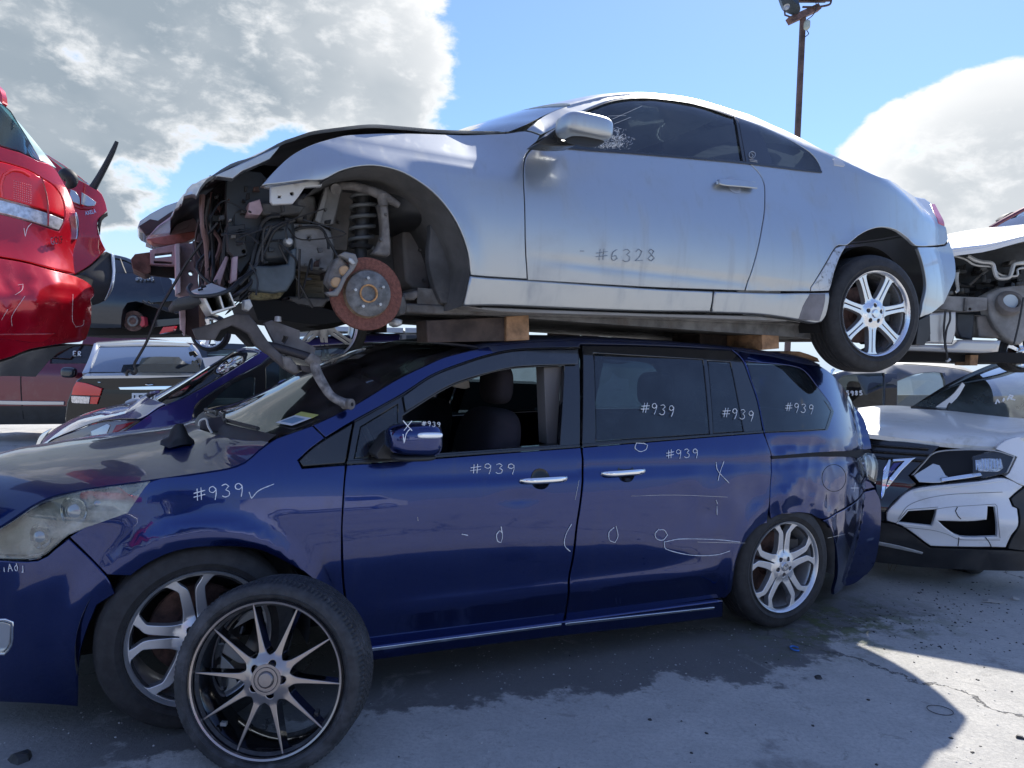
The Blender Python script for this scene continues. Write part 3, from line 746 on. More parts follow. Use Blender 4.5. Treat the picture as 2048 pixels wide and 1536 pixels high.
FW1 = P("800,911 806,832 887,781 938,760 1014,739 1129,731 1120,889"); FW2 = P("709,917 721,854 796,808 795,911")
BL.panel('window_frame', P("693,928 708,843 802,790 863,751 923,727 984,708 1044,698 1158,696 1161,893"), pb_, fd, far=True, holes=[FW1, FW2], off=.001, thick=.03)
BL.panel('quarter_light', FW2, MATS['glass_teal'], fd, far=True, off=.010, thick=.004, gap=0)
BL.panel('wind_deflector', P("806,792 863,753 923,729 984,710 1044,700 1157,698 1157,729 1060,732 1014,737 938,757 887,778 812,824"), mat('smoked_plastic', (.03, .036, .045), rough=.12, coat=.4, dirt=.3, dirtcol=(.10, .11, .12)), fd, off=-.016, thick=.006)
RW1 = P("1187,706 1406,719 1420,868 1192,883"); RW2 = P("1415,721 1461,724 1488,863 1427,867")
BL.panel('window_frame', P("1164,893 1163,690 1296,692 1462,700 1484,720 1499,756 1515,803 1526,863 1421,871"), pb_, rd, far=True, holes=[RW1, RW2], off=.001, thick=.03)
BL.panel('window_pane', RW1, MATS['glass_privacy'], rd, far=True, off=.008, thick=.004, gap=0)
BL.panel('quarter_light', RW2, MATS['glass_privacy'], rd, far=True, off=.008, thick=.004, gap=0)
BL.panel('side_window', QW, MATS['glass_privacy'], bs, far=True, off=.002, thick=.004, gap=.001)
BL.panel('window_surround', P("1648,800 1664,812 1669,824 1656,862 1529,868 1529,864 1650,858 1661,822"), tr_, bs, off=-.001, thick=.01)
# belt mouldings
for pts, par in ((P("693,921 863,910 1120,891 1161,888 1161,895 863,917 693,930"), fd), (P("1164,887 1421,868 1527,860 1528,866 1421,874 1164,895"), rd)):
    BL.panel('belt_moulding', pts, tr_, par, off=-.006, thick=.012, rnd=.002)
# chrome handles in round recesses
def mpv_handle(par, cx, cy, x0, y0, x1, y1):
    s, z = BL.px(cx, cy); c = BL.surf(s, z); n = BL.v
    n = (BL.surf(s + .01, z) - BL.surf(s - .01, z)).cross(BL.surf(s, z + .01) - BL.surf(s, z - .01)).normalized()
    if n.dot(BL.v) < 0: n = -n
    MB().lathe(c - n * .003, n, [(0, .003), (.03, .0025), (.043, .0015), (.047, .0)], 32).build('handle_recess', MATS['black_paint'], par, sharp=60)
    sz0 = BL.px(x0, y0); sz1 = BL.px(x1, y1); mb = MB(); N = 14
    pr = []
    for i in range(N + 1):
        t = i / N; s_ = sz0[0] + (sz1[0] - sz0[0]) * t; z_ = sz0[1] + (sz1[1] - sz0[1]) * t; bow = .034 * (1 - (2 * t - 1) ** 4) + .006
        pr.append((BL.surf(s_, z_) - BL.v * bow, .006 + .006 * (1 - (2 * t - 1) ** 6)))
    V = []; F = []
    for p, r in pr:
        for k in range(10):
            a = 2 * math.pi * k / 10; V.append(p + BL.k * (r * 1.15 * math.cos(a)) + BL.v * (.55 * r * math.sin(a)))
    for i in range(N):
        for k in range(10): F.append((i * 10 + k, i * 10 + (k + 1) % 10, (i + 1) * 10 + (k + 1) % 10, (i + 1) * 10 + k))
    F += [tuple(range(10)), tuple(N * 10 + k for k in range(10))]
    MB().add(V, F).build('door_handle', MATS['chrome'], par, sharp=60)
mpv_handle(fd, 1081, 958, 1038, 961, 1135, 955); mpv_handle(rd, 1252, 945, 1201, 947, 1290, 940)
# hood, windscreen, roof, tail
HR = BL.pxs(P("0,1052 83,1000 166,978 302,959 373,949 455,936 489,924 518,899 537,884"))
HR = [(HR[0][0] - .10, HR[0][1] - .07)] + HR
_hl = [0.]
for _a, _b in zip(HR[:-1], HR[1:]): _hl.append(_hl[-1] + math.hypot(_b[0] - _a[0], _b[1] - _a[1]))
_hz_ = lambda t: float(np.interp(t * _hl[-1], _hl, [q[1] for q in HR]))
hood = BL.loft('bonnet', HR, car_paint('bonnet_dark_reflection', (.003, .012, .075), metal=.0, rough=.30, coat=.50, dirt=.03, dirtcol=(.06, .06, .08), wave=.03), blue, crown=lambda t: (HR[0][1] + .13 + (1.05 - HR[0][1] - .13) * t ** .75) - _hz_(t), bow=lambda t: .30 * (1 - t) + .15 * t, p=-1, ny=30, sz=True, h=.04)  # bonnet blue darkened so its colour stands in for dark reflections
AR = BL.pxs(P("556,872 633,848 711,808 790,760 851,731 893,713 960,695"))
ws = BL.loft('windscreen', AR, MATS['glass_windscreen'], blue, crown=lambda t: .01 + .015 * t, bow=lambda t: .20 - .03 * t, p=-1, ny=22, sz=True, off=.004, thick=.005)
RR = BL.pxs(P("958,697 985,691 1044,684 1159,680 1296,684 1452,696 1546,707 1609,718 1640,731"))
BL.loft('roof', RR, mat('roof_paint', (.010, .016, .05), rough=.5, metal=.2, coat=.35, coatr=.35, dirt=.8, dirtcol=(.07, .07, .07), dscale=4), blue, crown=.03, bow=lambda t: .16 * (1 - t) - .12 * t, p=2.6, ny=26, sz=True, off=.0, thick=.03)
TR = BL.pxs(P("1641,732 1668,752 1696,788 1721,826 1737,863 1745,900 1753,971 1760,1005 1758,1086 1749,1128"))
BL.loft('tailgate', TR, bp_, blue, crown=0., bow=-.16, p=-1, ny=12, sz=True, off=.004)
BL.loft('front_panel', [(-.66, .86), (-.70, .70), (-.72, .5), (-.70, .22)], bp_, blue, crown=0., bow=.30, p=-1, ny=14, sz=True, off=.004)
# rubber seal over the doors
mb = MB(); mb.tube([BL.surf(*BL.px(x, y), -.004) for x, y in dens(P("708,843 802,791 863,752 923,728 984,709 1044,699 1159,695"), 12, False)], .0035, 5); mb.build('door_seal', MATS['black_trim'], fd)
# sill and chrome strip
SZ = lambda pts, off=0: BL.pxs(pts, off)
BL.panel('sill', P("690,1302 742,1294 1128,1243 1300,1220 1447,1201 1447,1236 1300,1254 1100,1277 900,1302 740,1324 690,1330"), bp_, blue, far=True, off=-.035, thick=.07, rnd=.008)
BL.panel('chrome_strip', P("700,1301 742,1296 1124,1247 1124,1253 742,1304 700,1309"), MATS['chrome_strip'], blue, off=-.040, thick=.006, rnd=.002, h=.05)
BL.panel('chrome_strip', P("1131,1246 1430,1214 1430,1219 1131,1253"), MATS['chrome_strip'], blue, off=-.040, thick=.006, rnd=.002, h=.05)
# under body, cabin floor, arches
ub = MB(); ub.box(BL.at(1.45, .34, .92), (1.25, 4.1, .20), Matrix(((-BL.v.x, BL.u.x, 0), (-BL.v.y, BL.u.y, 0), (0, 0, 1)))); 
ub.box(BL.at(1.60, .46, .92), (1.62, 2.0, .06), Matrix(((-BL.v.x, BL.u.x, 0), (-BL.v.y, BL.u.y, 0), (0, 0, 1)))); ub.build('underbody', MATS['dark_void'], blue, smooth=False)
def liner(fr, cs, cz, r, v0, v1, m, par, a0=-12, a1=192, name='arch_liner', zmax=None):
    V = []; F = []; n = 28
    for i in range(n + 1):
        a = R(a0 + (a1 - a0) * i / n); s = cs + r * math.cos(a); z = cz + r * math.sin(a)
        V += [fr.at(s, z, v0), fr.at(s, z, v1)]
        if i: k = 2 * i; F.append((k - 2, k - 1, k + 1, k))
    c = len(V); V.append(fr.at(cs, cz, v1)); F += [(2 * i + 1, 2 * i + 3, c) for i in range(n)]
    return link(name, V, F, m, par, smooth=True)
for cs in (0., 2.95):
    liner(BL, cs, .345, .40, .045, .34, MATS['liner'], blue); liner(BL.mir(), cs, .345, .40, .045, .34, MATS['liner'], blue)
# headlight
HLP = P("-70,1075 0,1054 83,1002 166,980 302,961 257,1028 186,1053 137,1071 108,1096 75,1118 0,1119 -70,1112")
hl = BL.panel('headlight', HLP, MATS['glass_headlamp'], blue, far=True, off=-.002, thick=.05, rnd=.006, gap=.001)
BL.panel('reflector', offs(BL.pxs(HLP), .004), mat('lamp_inner', (.42, .43, .42), rough=.35, metal=.3, var=.2), hl, off=.055, thick=.02, sz=True, gap=0)
def lampcup(fr, x, y, r, par, off=.03, m='chrome', g='glass_lens'):
    s, z = fr.px(x, y); c = fr.surf(s, z, off); n = (fr.v * .75 + fr.u * .65).normalized()
    MB().lathe(c - n * .02, n, [(r, 0), (r * .96, .002), (r * .85, .02), (r * .5, .035), (0, .04)], 28).build('lamp_bowl', MATS[m], par, sharp=60)
    MB().lathe(c - n * .012, n, [(r * .62, .01), (r * .55, -.012), (r * .3, -.022), (0, -.026)], 24).build('lamp_lens', mat('bulb_glass', (.30, .33, .34), rough=.12, metal=.3, coat=.6), par)
lampcup(BL, 155, 1024, .055, hl); lampcup(BL, 88, 1074, .045, hl); lampcup(BL, 205, 1008, .032, hl)
BL.panel('lamp_divider', P("196,985 236,974 248,982 214,1040 190,1046 216,1010"), MATS['clear_lens_body'], hl, off=.02, thick=.01)
fl = BL.panel('fog_lamp', P("-60,1246 6,1243 22,1249 20,1288 7,1306 -60,1305"), MATS['clear_lens_body'], blue, off=.018, thick=.02)
BL.panel('fog_lamp_bezel', P("-60,1240 10,1237 27,1244 25,1292 9,1313 -60,1311 -60,1306 6,1306 19,1288 21,1250 6,1245 -60,1247"), MATS['chrome_strip'], blue, off=-.004, thick=.02)
# tail lamp: broken cover
tlp = BL.panel('tail_light', P("1716,917 1734,905 1749,908 1757,929 1752,968 1734,953"), MATS['glass_lens'], blue, off=-.022, thick=.05, gap=0, h=.02)
BL.panel('lamp_reflector', P("1719,919 1734,909 1746,912 1752,930 1748,960 1735,948"), MATS['clear_lens_body'], tlp, off=.0, thick=.02, gap=0, h=.02)
# dark torn seam above the crumple
BL.panel('torn_seam', P("1543,912 1600,907 1660,903 1712,900 1742,899 1744,906 1716,916 1705,914 1640,914 1590,916 1545,919"), MATS['dark_void'], blue, off=-.006, thick=.01, rnd=0)
# mirror
mr = node('door_mirror', fd, BL.surf(*BL.px(830, 880)))
s0, z0 = BL.px(830, 880, -.14)
def blobmesh(fr, s0, z0, v0, ds, dz, dv, e=3.0, taper=0.):
    V = []; F = []; nu, nv = 36, 18
    for i in range(nv + 1):
        ph = -math.pi / 2 + math.pi * i / nv
        for j in range(nu):
            th = 2 * math.pi * j / nu
            f = lambda w: math.copysign(abs(w) ** (2 / e), w)
            x = f(math.cos(ph)) * f(math.cos(th)); y = f(math.cos(ph)) * f(math.sin(th)); z = f(math.sin(ph))
            V.append(fr.at(s0 + ds * x, z0 + dz * z * (1 + taper * x), v0 + dv * y))
    for i in range(nv):
        for j in range(nu): F.append((i * nu + j, i * nu + (j + 1) % nu, (i + 1) * nu + (j + 1) % nu, (i + 1) * nu + j))
    return MB().add(V, F)
cs, cz = BL.px(829, 881, vv=-.13)
blobmesh(BL, cs, cz + .005, -.12, .108, .066, .085, 3.4, .12).build('mirror_housing', bp_, mr, sharp=0 or 80)
BL.slab('mirror_foot', BL.pxs(P("745,905 770,870 800,850 850,905 840,915 750,915"), vv=0), -.05, .07, MATS['black_plastic'], mr, sz=True)
blobmesh(BL, cs, cz - .065, -.12, .085, .014, .07, 3).build('mirror_base', MATS['black_plastic'], mr)
qs, qz = BL.px(861, 871, vv=-.205)
blobmesh(BL, qs, qz, -.197, .052, .0125, .014, 3.4).build('indicator_lens', mat('indicator_clear', (.80, .84, .88), rough=.12, metal=.55, coat=1.), mr)
# seats and cabin
def seat(fr, s, v, par, m, z0=.55, back=.62, head=True, name='seat', lean=.18):
    mb = blobmesh(fr, s, z0, v, .25, .09, .25, 4)
    for v_ in mb.V: pass
    b2 = blobmesh(fr, s + .30, z0 + back * .5, v, .10, back * .52, .25, 4)
    for q in b2.V: q += fr.u * ((q.z - z0) * lean)
    mb.add(b2.V, b2.F)
    if head:
        b3 = blobmesh(fr, s + .30 + (back + .08) * lean, z0 + back + .13, v, .055, .10, .13, 3.2); mb.add(b3.V, b3.F)
    return mb.build(name, m, par, sharp=80)
for s_, v_, z_ in ((.95, .48, .56), (.95, 1.36, .56), (1.95, .50, .55), (1.95, 1.34, .55)):
    seat(BL, s_, v_, blue, MATS['seat_cloth'], z0=z_, back=.60)
seat(BL, 2.75, .92, blue, MATS['seat_cloth'], z0=.55, back=.5)
blobmesh(BL, .42, .90, .92, .26, .10, .70, 5).build('dashboard', MATS['black_plastic'], blue)
mb = MB(); c = BL.at(.72, .98, .5); ax = (BL.u + BL.k * .45).normalized(); up = ax.orthogonal().normalized(); w2 = ax.cross(up)
mb.tube([c + (up * math.cos(t) + w2 * math.sin(t)) * .18 for t in np.linspace(0, 2 * math.pi, 33)], .014, 8); mb.build('steering_wheel', MATS['black_plastic'], blue)
# B pillar trim seen through the open window
BL.slab('pillar_trim', BL.pxs(P("1092,735 1128,733 1118,889 1098,889"), vv=.2), .22, .30, MATS['seat_grey'], blue, sz=True)
BL.slab('seat_belt_guide', BL.pxs(P("905,768 938,760 940,775 930,778 908,774"), vv=.6), .6, .63, mat('pale_trim', (.42, .38, .34), rough=.7), blue, sz=True)
# registration and warrant stickers inside the windscreen
def on_loft(fr, rail, crown, bow, t, y, out=.01):
    L = [0.]
    for a, b in zip(rail[:-1], rail[1:]): L.append(L[-1] + math.hypot(b[0] - a[0], b[1] - a[1]))
    q = t * L[-1]; s = float(np.interp(q, L, [r[0] for r in rail])); z = float(np.interp(q, L, [r[1] for r in rail])); w = fr.W / 2 - fr.g(s, z)
    return fr.at(s - bow(t) * (1 - y * y) - out * .7, z + crown(t) * (1 - y * y) + out * .7, fr.W / 2 + y * w)
WC, WB_ = (lambda t: .01 + .015 * t), (lambda t: .20 - .03 * t)
def sticker(name, t0, t1, y0, y1, m, out=.006):
    V = [on_loft(BL, AR, WC, WB_, t, y, out) for t, y in ((t0, y0), (t0, y1), (t1, y1), (t1, y0))]
    V += [v - Vector((0, 0, .001)) for v in V]
    return link(name, V, [(0, 1, 2, 3), (4, 7, 6, 5), (0, 4, 5, 1), (1, 5, 6, 2), (2, 6, 7, 3), (3, 7, 4, 0)], m, ws)
sticker('registration_label', .10, .20, -.93, -.80, MATS['paper']); sticker('label_band', .185, .215, -.935, -.795, MATS['paper_yellow'], .008); sticker('label_print', .115, .17, -.91, -.82, MATS['ink_blue'], .009)
# wipers and scuttle
mb = MB(); mb.tube([on_loft(BL, AR, WC, WB_, t, y, .02) for t, y in ((.0, -.55), (.04, -.3), (.02, .1))], .008, 6, smooth=4); mb.tube([on_loft(BL, AR, WC, WB_, t, y, .015) for t, y in ((.01, -.85), (.015, -.5), (.01, -.1))], .009, 6, smooth=4); mb.build('wiper', MATS['black_plastic'], blue)
sc_pts = [on_loft(BL, AR, WC, WB_, 0, y, .0) for y in np.linspace(-.99, .99, 21)]
V = []; F = []
for i, p in enumerate(sc_pts):
    f_ = .03; V += [p + Vector((0, 0, .004)), p - BL.u * f_ - Vector((0, 0, .02)), p - BL.u * (f_ + .02) - Vector((0, 0, .06)), p - Vector((0, 0, .06))]
    if i:
        k = 4 * i
        for j in range(4): F.append((k - 4 + j, k - 4 + (j + 1) % 4, k + (j + 1) % 4, k + j))
MB().add(V, F).build('scuttle_panel', MATS['black_plastic'], blue)
# wheels
for s_, rot, v_, nm in ((0., 12, .022, 'front'), (2.95, 18 + 72, .030, 'rear')):
    wheel(blue, BL.at(s_, .345, v_), -BL.v + BL.u * (.03 if s_ == 0 else 0), .345, .243, .225, 'five', MATS['alloy'], MATS['alloy_shadow'], MATS['tyre'], MATS['rust_dark'], rot=90 if s_ > 1 else 100, dish=.014, m_hub=MATS['grimy_metal'], squash=.012)
    wheel(blue, BL.at(s_, .345, BL.W - v_), BL.v, .345, .243, .225, '5', MATS['alloy'], MATS['alloy_shadow'], MATS['tyre'], MATS['rust_dark'], detail=False, squash=.012)
# marker writing
MK = MATS['marker']
write(BL, '#939', 392, 1001, 25, MK, blue, ang=-7, wide=1.28); write(BL, '', 0, 0, 16, MK, blue, strokes=[P('498,984 503,997 518,981 548,968')])
write(BL, '#939', 944, 947, 19, MK, fd, ang=-1, wide=1.5); write(BL, 'd', 990, 1085, 32, MK, fd); write(BL, '-', 921, 1073, 10, MK, fd, ang=12, wide=2.5)
write(BL, '(', 1126, 1094, 42, MK, fd, wide=1.1); write(BL, '#939', 1335, 917, 17, MK, rd, ang=-3, wide=1.2)
write(BL, '', 0, 0, 20, MK, rd, strokes=[P("1290,887 1273,886 1270,896 1280,903 1292,899 1295,890 1286,886"), P("1432,924 1436,942 1458,966"), P("1448,922 1440,945 1436,962"), P("1228,1055 1218,1065 1219,1080 1230,1085 1236,1072 1232,1052"), P("1318,1058 1310,1068 1314,1078 1326,1080 1335,1070 1328,1060 1318,1060"), P("1432,1000 1435,1008"), P("1434,1012 1434,1030"), P("1480,1084 1430,1079 1360,1078 1328,1084 1332,1098 1380,1110 1430,1110 1460,1102"), P("1702,976 1718,976"), P("1711,965 1708,984")])
for p_, x, y, h_ in ((rd, 1284, 824, 20), (rd, 1446, 834, 19), (bs, 1572, 821, 17)):
    write(BL, '#939', x, y, h_, MK, p_, ang=7, wide=1.05, off=-.002)
write(BL, 'X', 806, 862, 20, MK, mr, vv=-.208, wide=1.6); write(BL, 'V', 806, 886, 24, MK, mr, vv=-.208, wide=.6); write(BL, '#939', 845, 851, 9, MK, mr, vv=-.206, ang=4, wide=1.3, r=.0013)
write(BL, 'biAdj', -8, 1146, 15, MK, fb, ang=-6, wide=1.0, r=.0012)
# scuffs and scratches
for st in (P("1262,992 1350,990 1455,994"), P("1395,1084 1440,1085 1490,1086"), P("1150,1000 1158,960"), P("835,1034 836,1042"), P("1655,1076 1690,1068")):
    MB().tube([BL.surf(*BL.px(x, y), -.001) for x, y in dens(st, 8, False)], .0011, 4).build('scratch', MATS['pale_metal'], blue)

MB().tube([BL.surf(*BL.px(1668 + 24 * math.cos(t), 956 + 27 * math.sin(t)), -.0005) for t in np.linspace(0, 2 * math.pi, 33)], .0014, 5).build('fuel_flap_gap', MATS['dark_void'], blue)

BL.panel('roof_rail', P("975,692 1044,684 1159,680 1296,684 1452,696 1546,707 1609,718 1642,733 1600,727 1546,714 1490,706 1462,699 1296,691 1162,688 1158,694 1044,697 985,706"), MATS['roof_paint'], blue, off=-.002, thick=.004, h=.04)
_b = MATS['bonnet_dark_reflection'].node_tree.nodes['Principled BSDF']; _b.inputs['Specular IOR Level'].default_value = .1; _b.inputs['Coat Weight'].default_value = .6
for _l in list(_b.inputs['Coat Weight'].links): MATS['bonnet_dark_reflection'].node_tree.links.remove(_l)
# ================================================================ SILVER COUPE
SF0 = Frame(BO, BA, None, 1.80)
_zp = P("1090,230 1142,209 1217,187 1263,183 1308,185 1378,194 1463,218 1511,234 1580,265 1640,296 1700,326 1760,353 1800,373 1866,409")
_zr = [SF0.px(x, y, vv=v) for (x, y), v in zip(_zp, [.14, .20, .26, .29, .30, .31, .31, .31, .29, .25, .20, .17, .15, .14])]
_zrs = [q[0] for q in _zr]; _zrz = [q[1] for q in _zr]
def g_coupe(s, z):
    g = 0.; s = max(-.5, min(4.45, s)); z = max(1.3, min(2.9, z))
    if z < 1.95: g += .085 * ((1.95 - z) / .42) ** 2
    else:
        q = min(z, 2.24) - 1.95; g += .055 * (q / .29) ** 2
        if z > 2.24: g += (z - 2.24) * .40 * (1 - .75 * sm(s, 3.0, 3.8)) * (.3 + .7 * sm(s, 1.0, 1.5))
    # roof rail rounding and rear shoulder
    zr = float(np.interp(s, _zrs, _zrz, left=_zrz[0], right=_zrz[-1]))
    d = z - (zr - .10)
    if d > 0: g += sm(s, 1.1, 1.4) * (4. * min(d, .10) ** 2 + .8 * max(0, d - .10))
    if s < 1.4:                       # wing top rolls over
        d = z - 2.17
        if d > 0: g += (1 - sm(s, 1.0, 1.4)) * (3.2 * min(d, .12) ** 2 + .75 * max(0, d - .12))
    if s < .2: g += .16 * ((.2 - s) / .55) ** 2.2
    if s > 3.45: g += .12 * ((s - 3.45) / .75) ** 2.0
    g += arch(s, z, .57, 1.70, .44, .055, .020) if s < 1.3 else 0
    g += arch(s, z, 3.52, 1.765, .385, .055, .022) if s > 2.9 else 0
    # shallow door dents along the crease
    g += .004 * math.exp(-((z - 1.86) / .02) ** 2) * sm(s, 1.1, 1.6) + .007 * math.exp(-(((s - 2.72) / .16) ** 2 + ((z - 1.83) / .035) ** 2)) * (1 + .8 * noise.noise(Vector((s * 14, z * 22, 2))))
    g += .004 * noise.noise(Vector((s * 2.6, z * 4.5, 9.1))) * sm(z, 2.0, 1.8) * sm(s, 1.2, 1.7)
    return g
SV = Frame(BO, BA, g_coupe, 1.80)
coupe = thing('coupe', 'silver coupe with front wheel and bumper gone, stacked on the blue people carrier', 'car', SV.at(.57, 1.45, .3))
sp_ = MATS['silver_paint']
SV.panel('front_wing', P("522,371 546,343 582,310 628,286 673,273 700,268 800,265 960,268 1010,266 1050,261 1081,270 1071,288 1054,307 1048,329 1048,372 1051,478 1055,559 941,551 936,506 921,461 897,419 864,382 821,352 788,338 749,331 712,334 679,344 646,361 612,361 567,366"), sp_, coupe, h=.028, thick=.03)
SV.mir().panel('front_wing', SV.pxs("522,371 546,343 582,310 628,286 673,273 700,268 800,265 960,268 1010,266 1050,261 1081,270 1071,288 1054,307 1048,329 1048,372 1051,478 1055,559 941,551 936,506 921,461 897,419 864,382 821,352 788,338 749,331 712,334 679,344 646,361 612,361 567,366"), sp_, coupe, sz=True, thick=.03)
cd = SV.panel('door', P("1055,561 1051,478 1048,372 1048,329 1054,308 1072,290 1178,299 1263,305 1405,317 1487,325 1502,329 1520,348 1529,369 1530,411 1523,463 1505,538 1490,582 1300,575"), sp_, coupe, far=True, h=.03)
GW = P("1073,288 1117,254 1148,233 1190,213 1232,200 1281,195 1323,196 1369,202 1414,213 1444,223 1466,232 1474,262 1483,295 1488,324 1405,316 1263,304 1178,298")
QG = P("1472,234 1511,248 1545,262 1580,279 1620,304 1638,326 1644,343 1580,336 1505,327 1491,325 1485,290 1477,258")
cs_ = SV.panel('body_side', P("1052,259 1090,229 1142,208 1184,196 1217,187 1263,183 1308,185 1378,194 1414,203 1463,218 1511,234 1580,265 1640,296 1700,326 1760,353 1800,373 1850,398 1864,408 1866,420 1878,446 1892,453 1897,478 1890,489 1834,492 1816,477 1793,461 1767,455 1742,459 1718,471 1695,490 1690,491 1672,494 1650,530 1622,575 1621,583 1560,583 1491,582 1505,538 1523,463 1530,411 1529,369 1520,348 1502,329 1488,325 1480,270 1465,231 1414,212 1369,201 1323,195 1281,194 1232,199 1190,212 1148,232 1117,253 1082,270"), sp_, coupe, far=True, h=.024, holes=[QG])
SV.panel('stone_guard', P("1693,491 1672,495 1652,528 1623,574 1622,583 1659,582 1669,546 1680,515"), mat('stone_chipped_paint', (.50, .52, .54), rough=.4, metal=.5, dirt=.95, dirtcol=(.05, .05, .05), dscale=26), coupe)
SV.panel('sill', P("941,551 1055,559 1300,576 1428,582 1427,600 1422,625 1300,624 1200,621 1000,613 926,614 932,590"), sp_, coupe, far=True, thick=.05, rnd=.01)
SV.panel('sill', P("1430,582 1560,585 1660,584 1660,605 1654,631 1644,645 1632,648 1597,641 1520,630 1424,626 1428,600"), sp_, coupe, far=True, thick=.05, rnd=.01)
SV.panel('rust_guard', P("1620,587 1652,587 1650,610 1640,643 1597,640 1606,612"), mat('stone_guard_grey', (.20, .19, .20), rough=.85, var=.25, bump=.4, bscale=200), coupe, off=-.003, thick=.006)
SV.panel('rear_bumper', P("1835,494 1891,491 1898,480 1907,505 1912,536 1911,556 1900,582 1888,608 1866,625 1840,636 1848,600 1853,570 1846,526"), sp_, coupe, far=True, h=.024)
SV.panel('tail_light', P("1861,407 1870,407 1884,433 1890,452 1877,446 1868,425"), mat('tail_lamp_faded', (.60, .10, .12), rough=.25, coat=.8), coupe, far=True, off=-.004, gap=0, h=.02)
SV.panel('side_window', GW, glass('glass_coupe', (.20, .27, .30), .02), cd, far=True, off=.006, thick=.004, h=.04, gap=.0)
SV.panel('quarter_window', QG, MATS['glass_coupe'], cs_, far=True, off=.003, thick=.004, gap=.001)
SV.panel('window_blackout', P("1473,236 1505,248 1520,262 1532,285 1548,331 1505,326 1492,324 1486,292"), MATS['gloss_black'], cs_, off=-.001, thick=.004)
for pts in ("1071,287 1117,252 1148,231 1190,211 1232,198 1281,192 1323,194 1369,200 1414,211 1466,230 1468,235 1414,216 1369,205 1323,199 1281,197 1232,202 1190,216 1148,236 1119,257 1080,289", "1072,288 1178,296 1263,302 1405,314 1490,322 1580,333 1645,341 1645,346 1580,339 1490,328 1405,320 1263,308 1178,302 1076,292", "1466,230 1472,233 1486,290 1492,325 1486,325 1480,292"):
    SV.panel('window_seal', P(pts), MATS['black_trim'], cs_, off=-.005, thick=.01, rnd=.001)
# small round sticker with bars of print on the blacked out pillar
write(SV, '', 0, 0, 6, MATS['pale_metal'], cs_, name='crest_sticker', strokes=[P("1505,303 1500,305 1498,310 1501,315 1506,316 1510,312 1510,306 1505,303"), P("1503,307 1507,311 1504,314"), P("1499,319 1514,321"), P("1500,322 1515,324")], r=.0016, off=-.006)
# roof, windscreen, bonnet, boot
CRR = SV.pxs(P("1142,212 1184,201 1217,193 1263,189 1308,191 1378,200 1414,208 1463,223"))
SV.loft('roof', CRR, sp_, coupe, crown=.05, bow=lambda t: .16 * (1 - t) - .1 * t, p=2.4, ny=22, sz=True, off=-.002)
CWS = SV.pxs(P("1018,263 1052,249 1090,230 1142,209"))
SV.loft('windscreen', CWS, MATS['glass_green'], coupe, crown=lambda t: .02 + .03 * t, bow=lambda t: .30 - .14 * t, p=-1, ny=16, sz=True, off=.0, thick=.005)
CRW = SV.pxs(P("1463,219 1511,235 1580,266 1640,297 1700,327"))
SV.loft('rear_window', CRW, MATS['glass_dark'], coupe, crown=.04, bow=lambda t: -.1 - .1 * t, p=-1, ny=14, sz=True, off=.01, thick=.005)
CBT = SV.pxs(P("1700,327 1760,354 1800,374 1850,399 1864,409"))
SV.loft('boot_lid', CBT, sp_, coupe, crown=.03, bow=lambda t: -.2 - .05 * t, p=3, ny=16, sz=True, off=.002)
CRE = SV.pxs(P("1864,410 1878,446 1896,478 1909,515 1911,550 1895,590 1866,624"))
SV.loft('rear_panel', CRE, sp_, coupe, crown=0, bow=-.22, p=-1, ny=12, sz=True, off=.01)
# sticker like lower vinyl label on rear glass base
SV.panel('fuel_flap_label', P("1664,316 1684,319 1692,330 1688,334 1668,331"), MATS['pearl_paint'], cs_, off=-.003, thick=.003)
# buckled bonnet: near edge traced, far side spreads out over the missing bumper
_bp = P("1012,263 960,262 860,259 749,256 690,259 640,265 614,268 585,278 552,291 509,313 460,336 428,350 413,357 402,371 395,388")
_bv = [.20, .20, .20, .20, .18, .16, .14, .13, .12, .11, .10, .10, .10, .10, .10]
BN = [SV.px(x, y, vv=v) for (x, y), v in zip(_bp, _bv)]
def bonnet():
    rl = dens(BN, .04, False); n = len(rl); ny = 26; V = []; F = []
    for lay in (0, 1):
        for i, (s, z) in enumerate(rl):
            t = i / (n - 1); fwd = sm(t, .45, 1)
            for j in range(ny + 1):
                y = -1 + 2 * j / ny; c = 1 - y * y
                cr = .075 * c * (1 - .5 * fwd)
                # front edge sweeps forward on the far side, near corner is folded down and creased
                ss = s - fwd * (.06 * c + .02 * max(0, y)) + .012 * fwd * noise.noise(Vector((s * 8, y * 5, 0)))
                zz = z + cr - .02 * fwd * max(0, y) + fwd * .030 * noise.noise(Vector((s * 7, y * 6, 3))) - lay * .012
                V.append(SV.at(ss, zz, .90 + y * (.90 - float(np.interp(t, np.linspace(0, 1, len(_bv)), _bv)) - lay * .01)))
    N = n * (ny + 1); ix = lambda i, j, l=0: l * N + i * (ny + 1) + j; MI = []
    for l in (0, 1):
        for i in range(n - 1):
            for j in range(ny): F.append([ix(i, j, l), ix(i + 1, j, l), ix(i + 1, j + 1, l), ix(i, j + 1, l)]); MI.append(l)
    for i in range(n - 1):
        F.append([ix(i, 0), ix(i, 0, 1), ix(i + 1, 0, 1), ix(i + 1, 0)]); F.append([ix(i, ny), ix(i, ny, 1), ix(i + 1, ny, 1), ix(i + 1, ny)]); MI += [0, 0]
    for j in range(ny):
        for e in (0, n - 1): F.append([ix(e, j), ix(e, j, 1), ix(e, j + 1, 1), ix(e, j + 1)]); MI.append(1)
    o = link('bonnet', V, F, [sp_, mat('bonnet_underside', (.05, .035, .038), rough=.55, metal=.2, var=.4, vscale=5, dirt=.5, dirtcol=(.14, .06, .055))], coupe, smooth=True, mi=MI, sharp=45); fixn(o); return o  # reddish base and patches put red light into the underside colour
bon = bonnet()
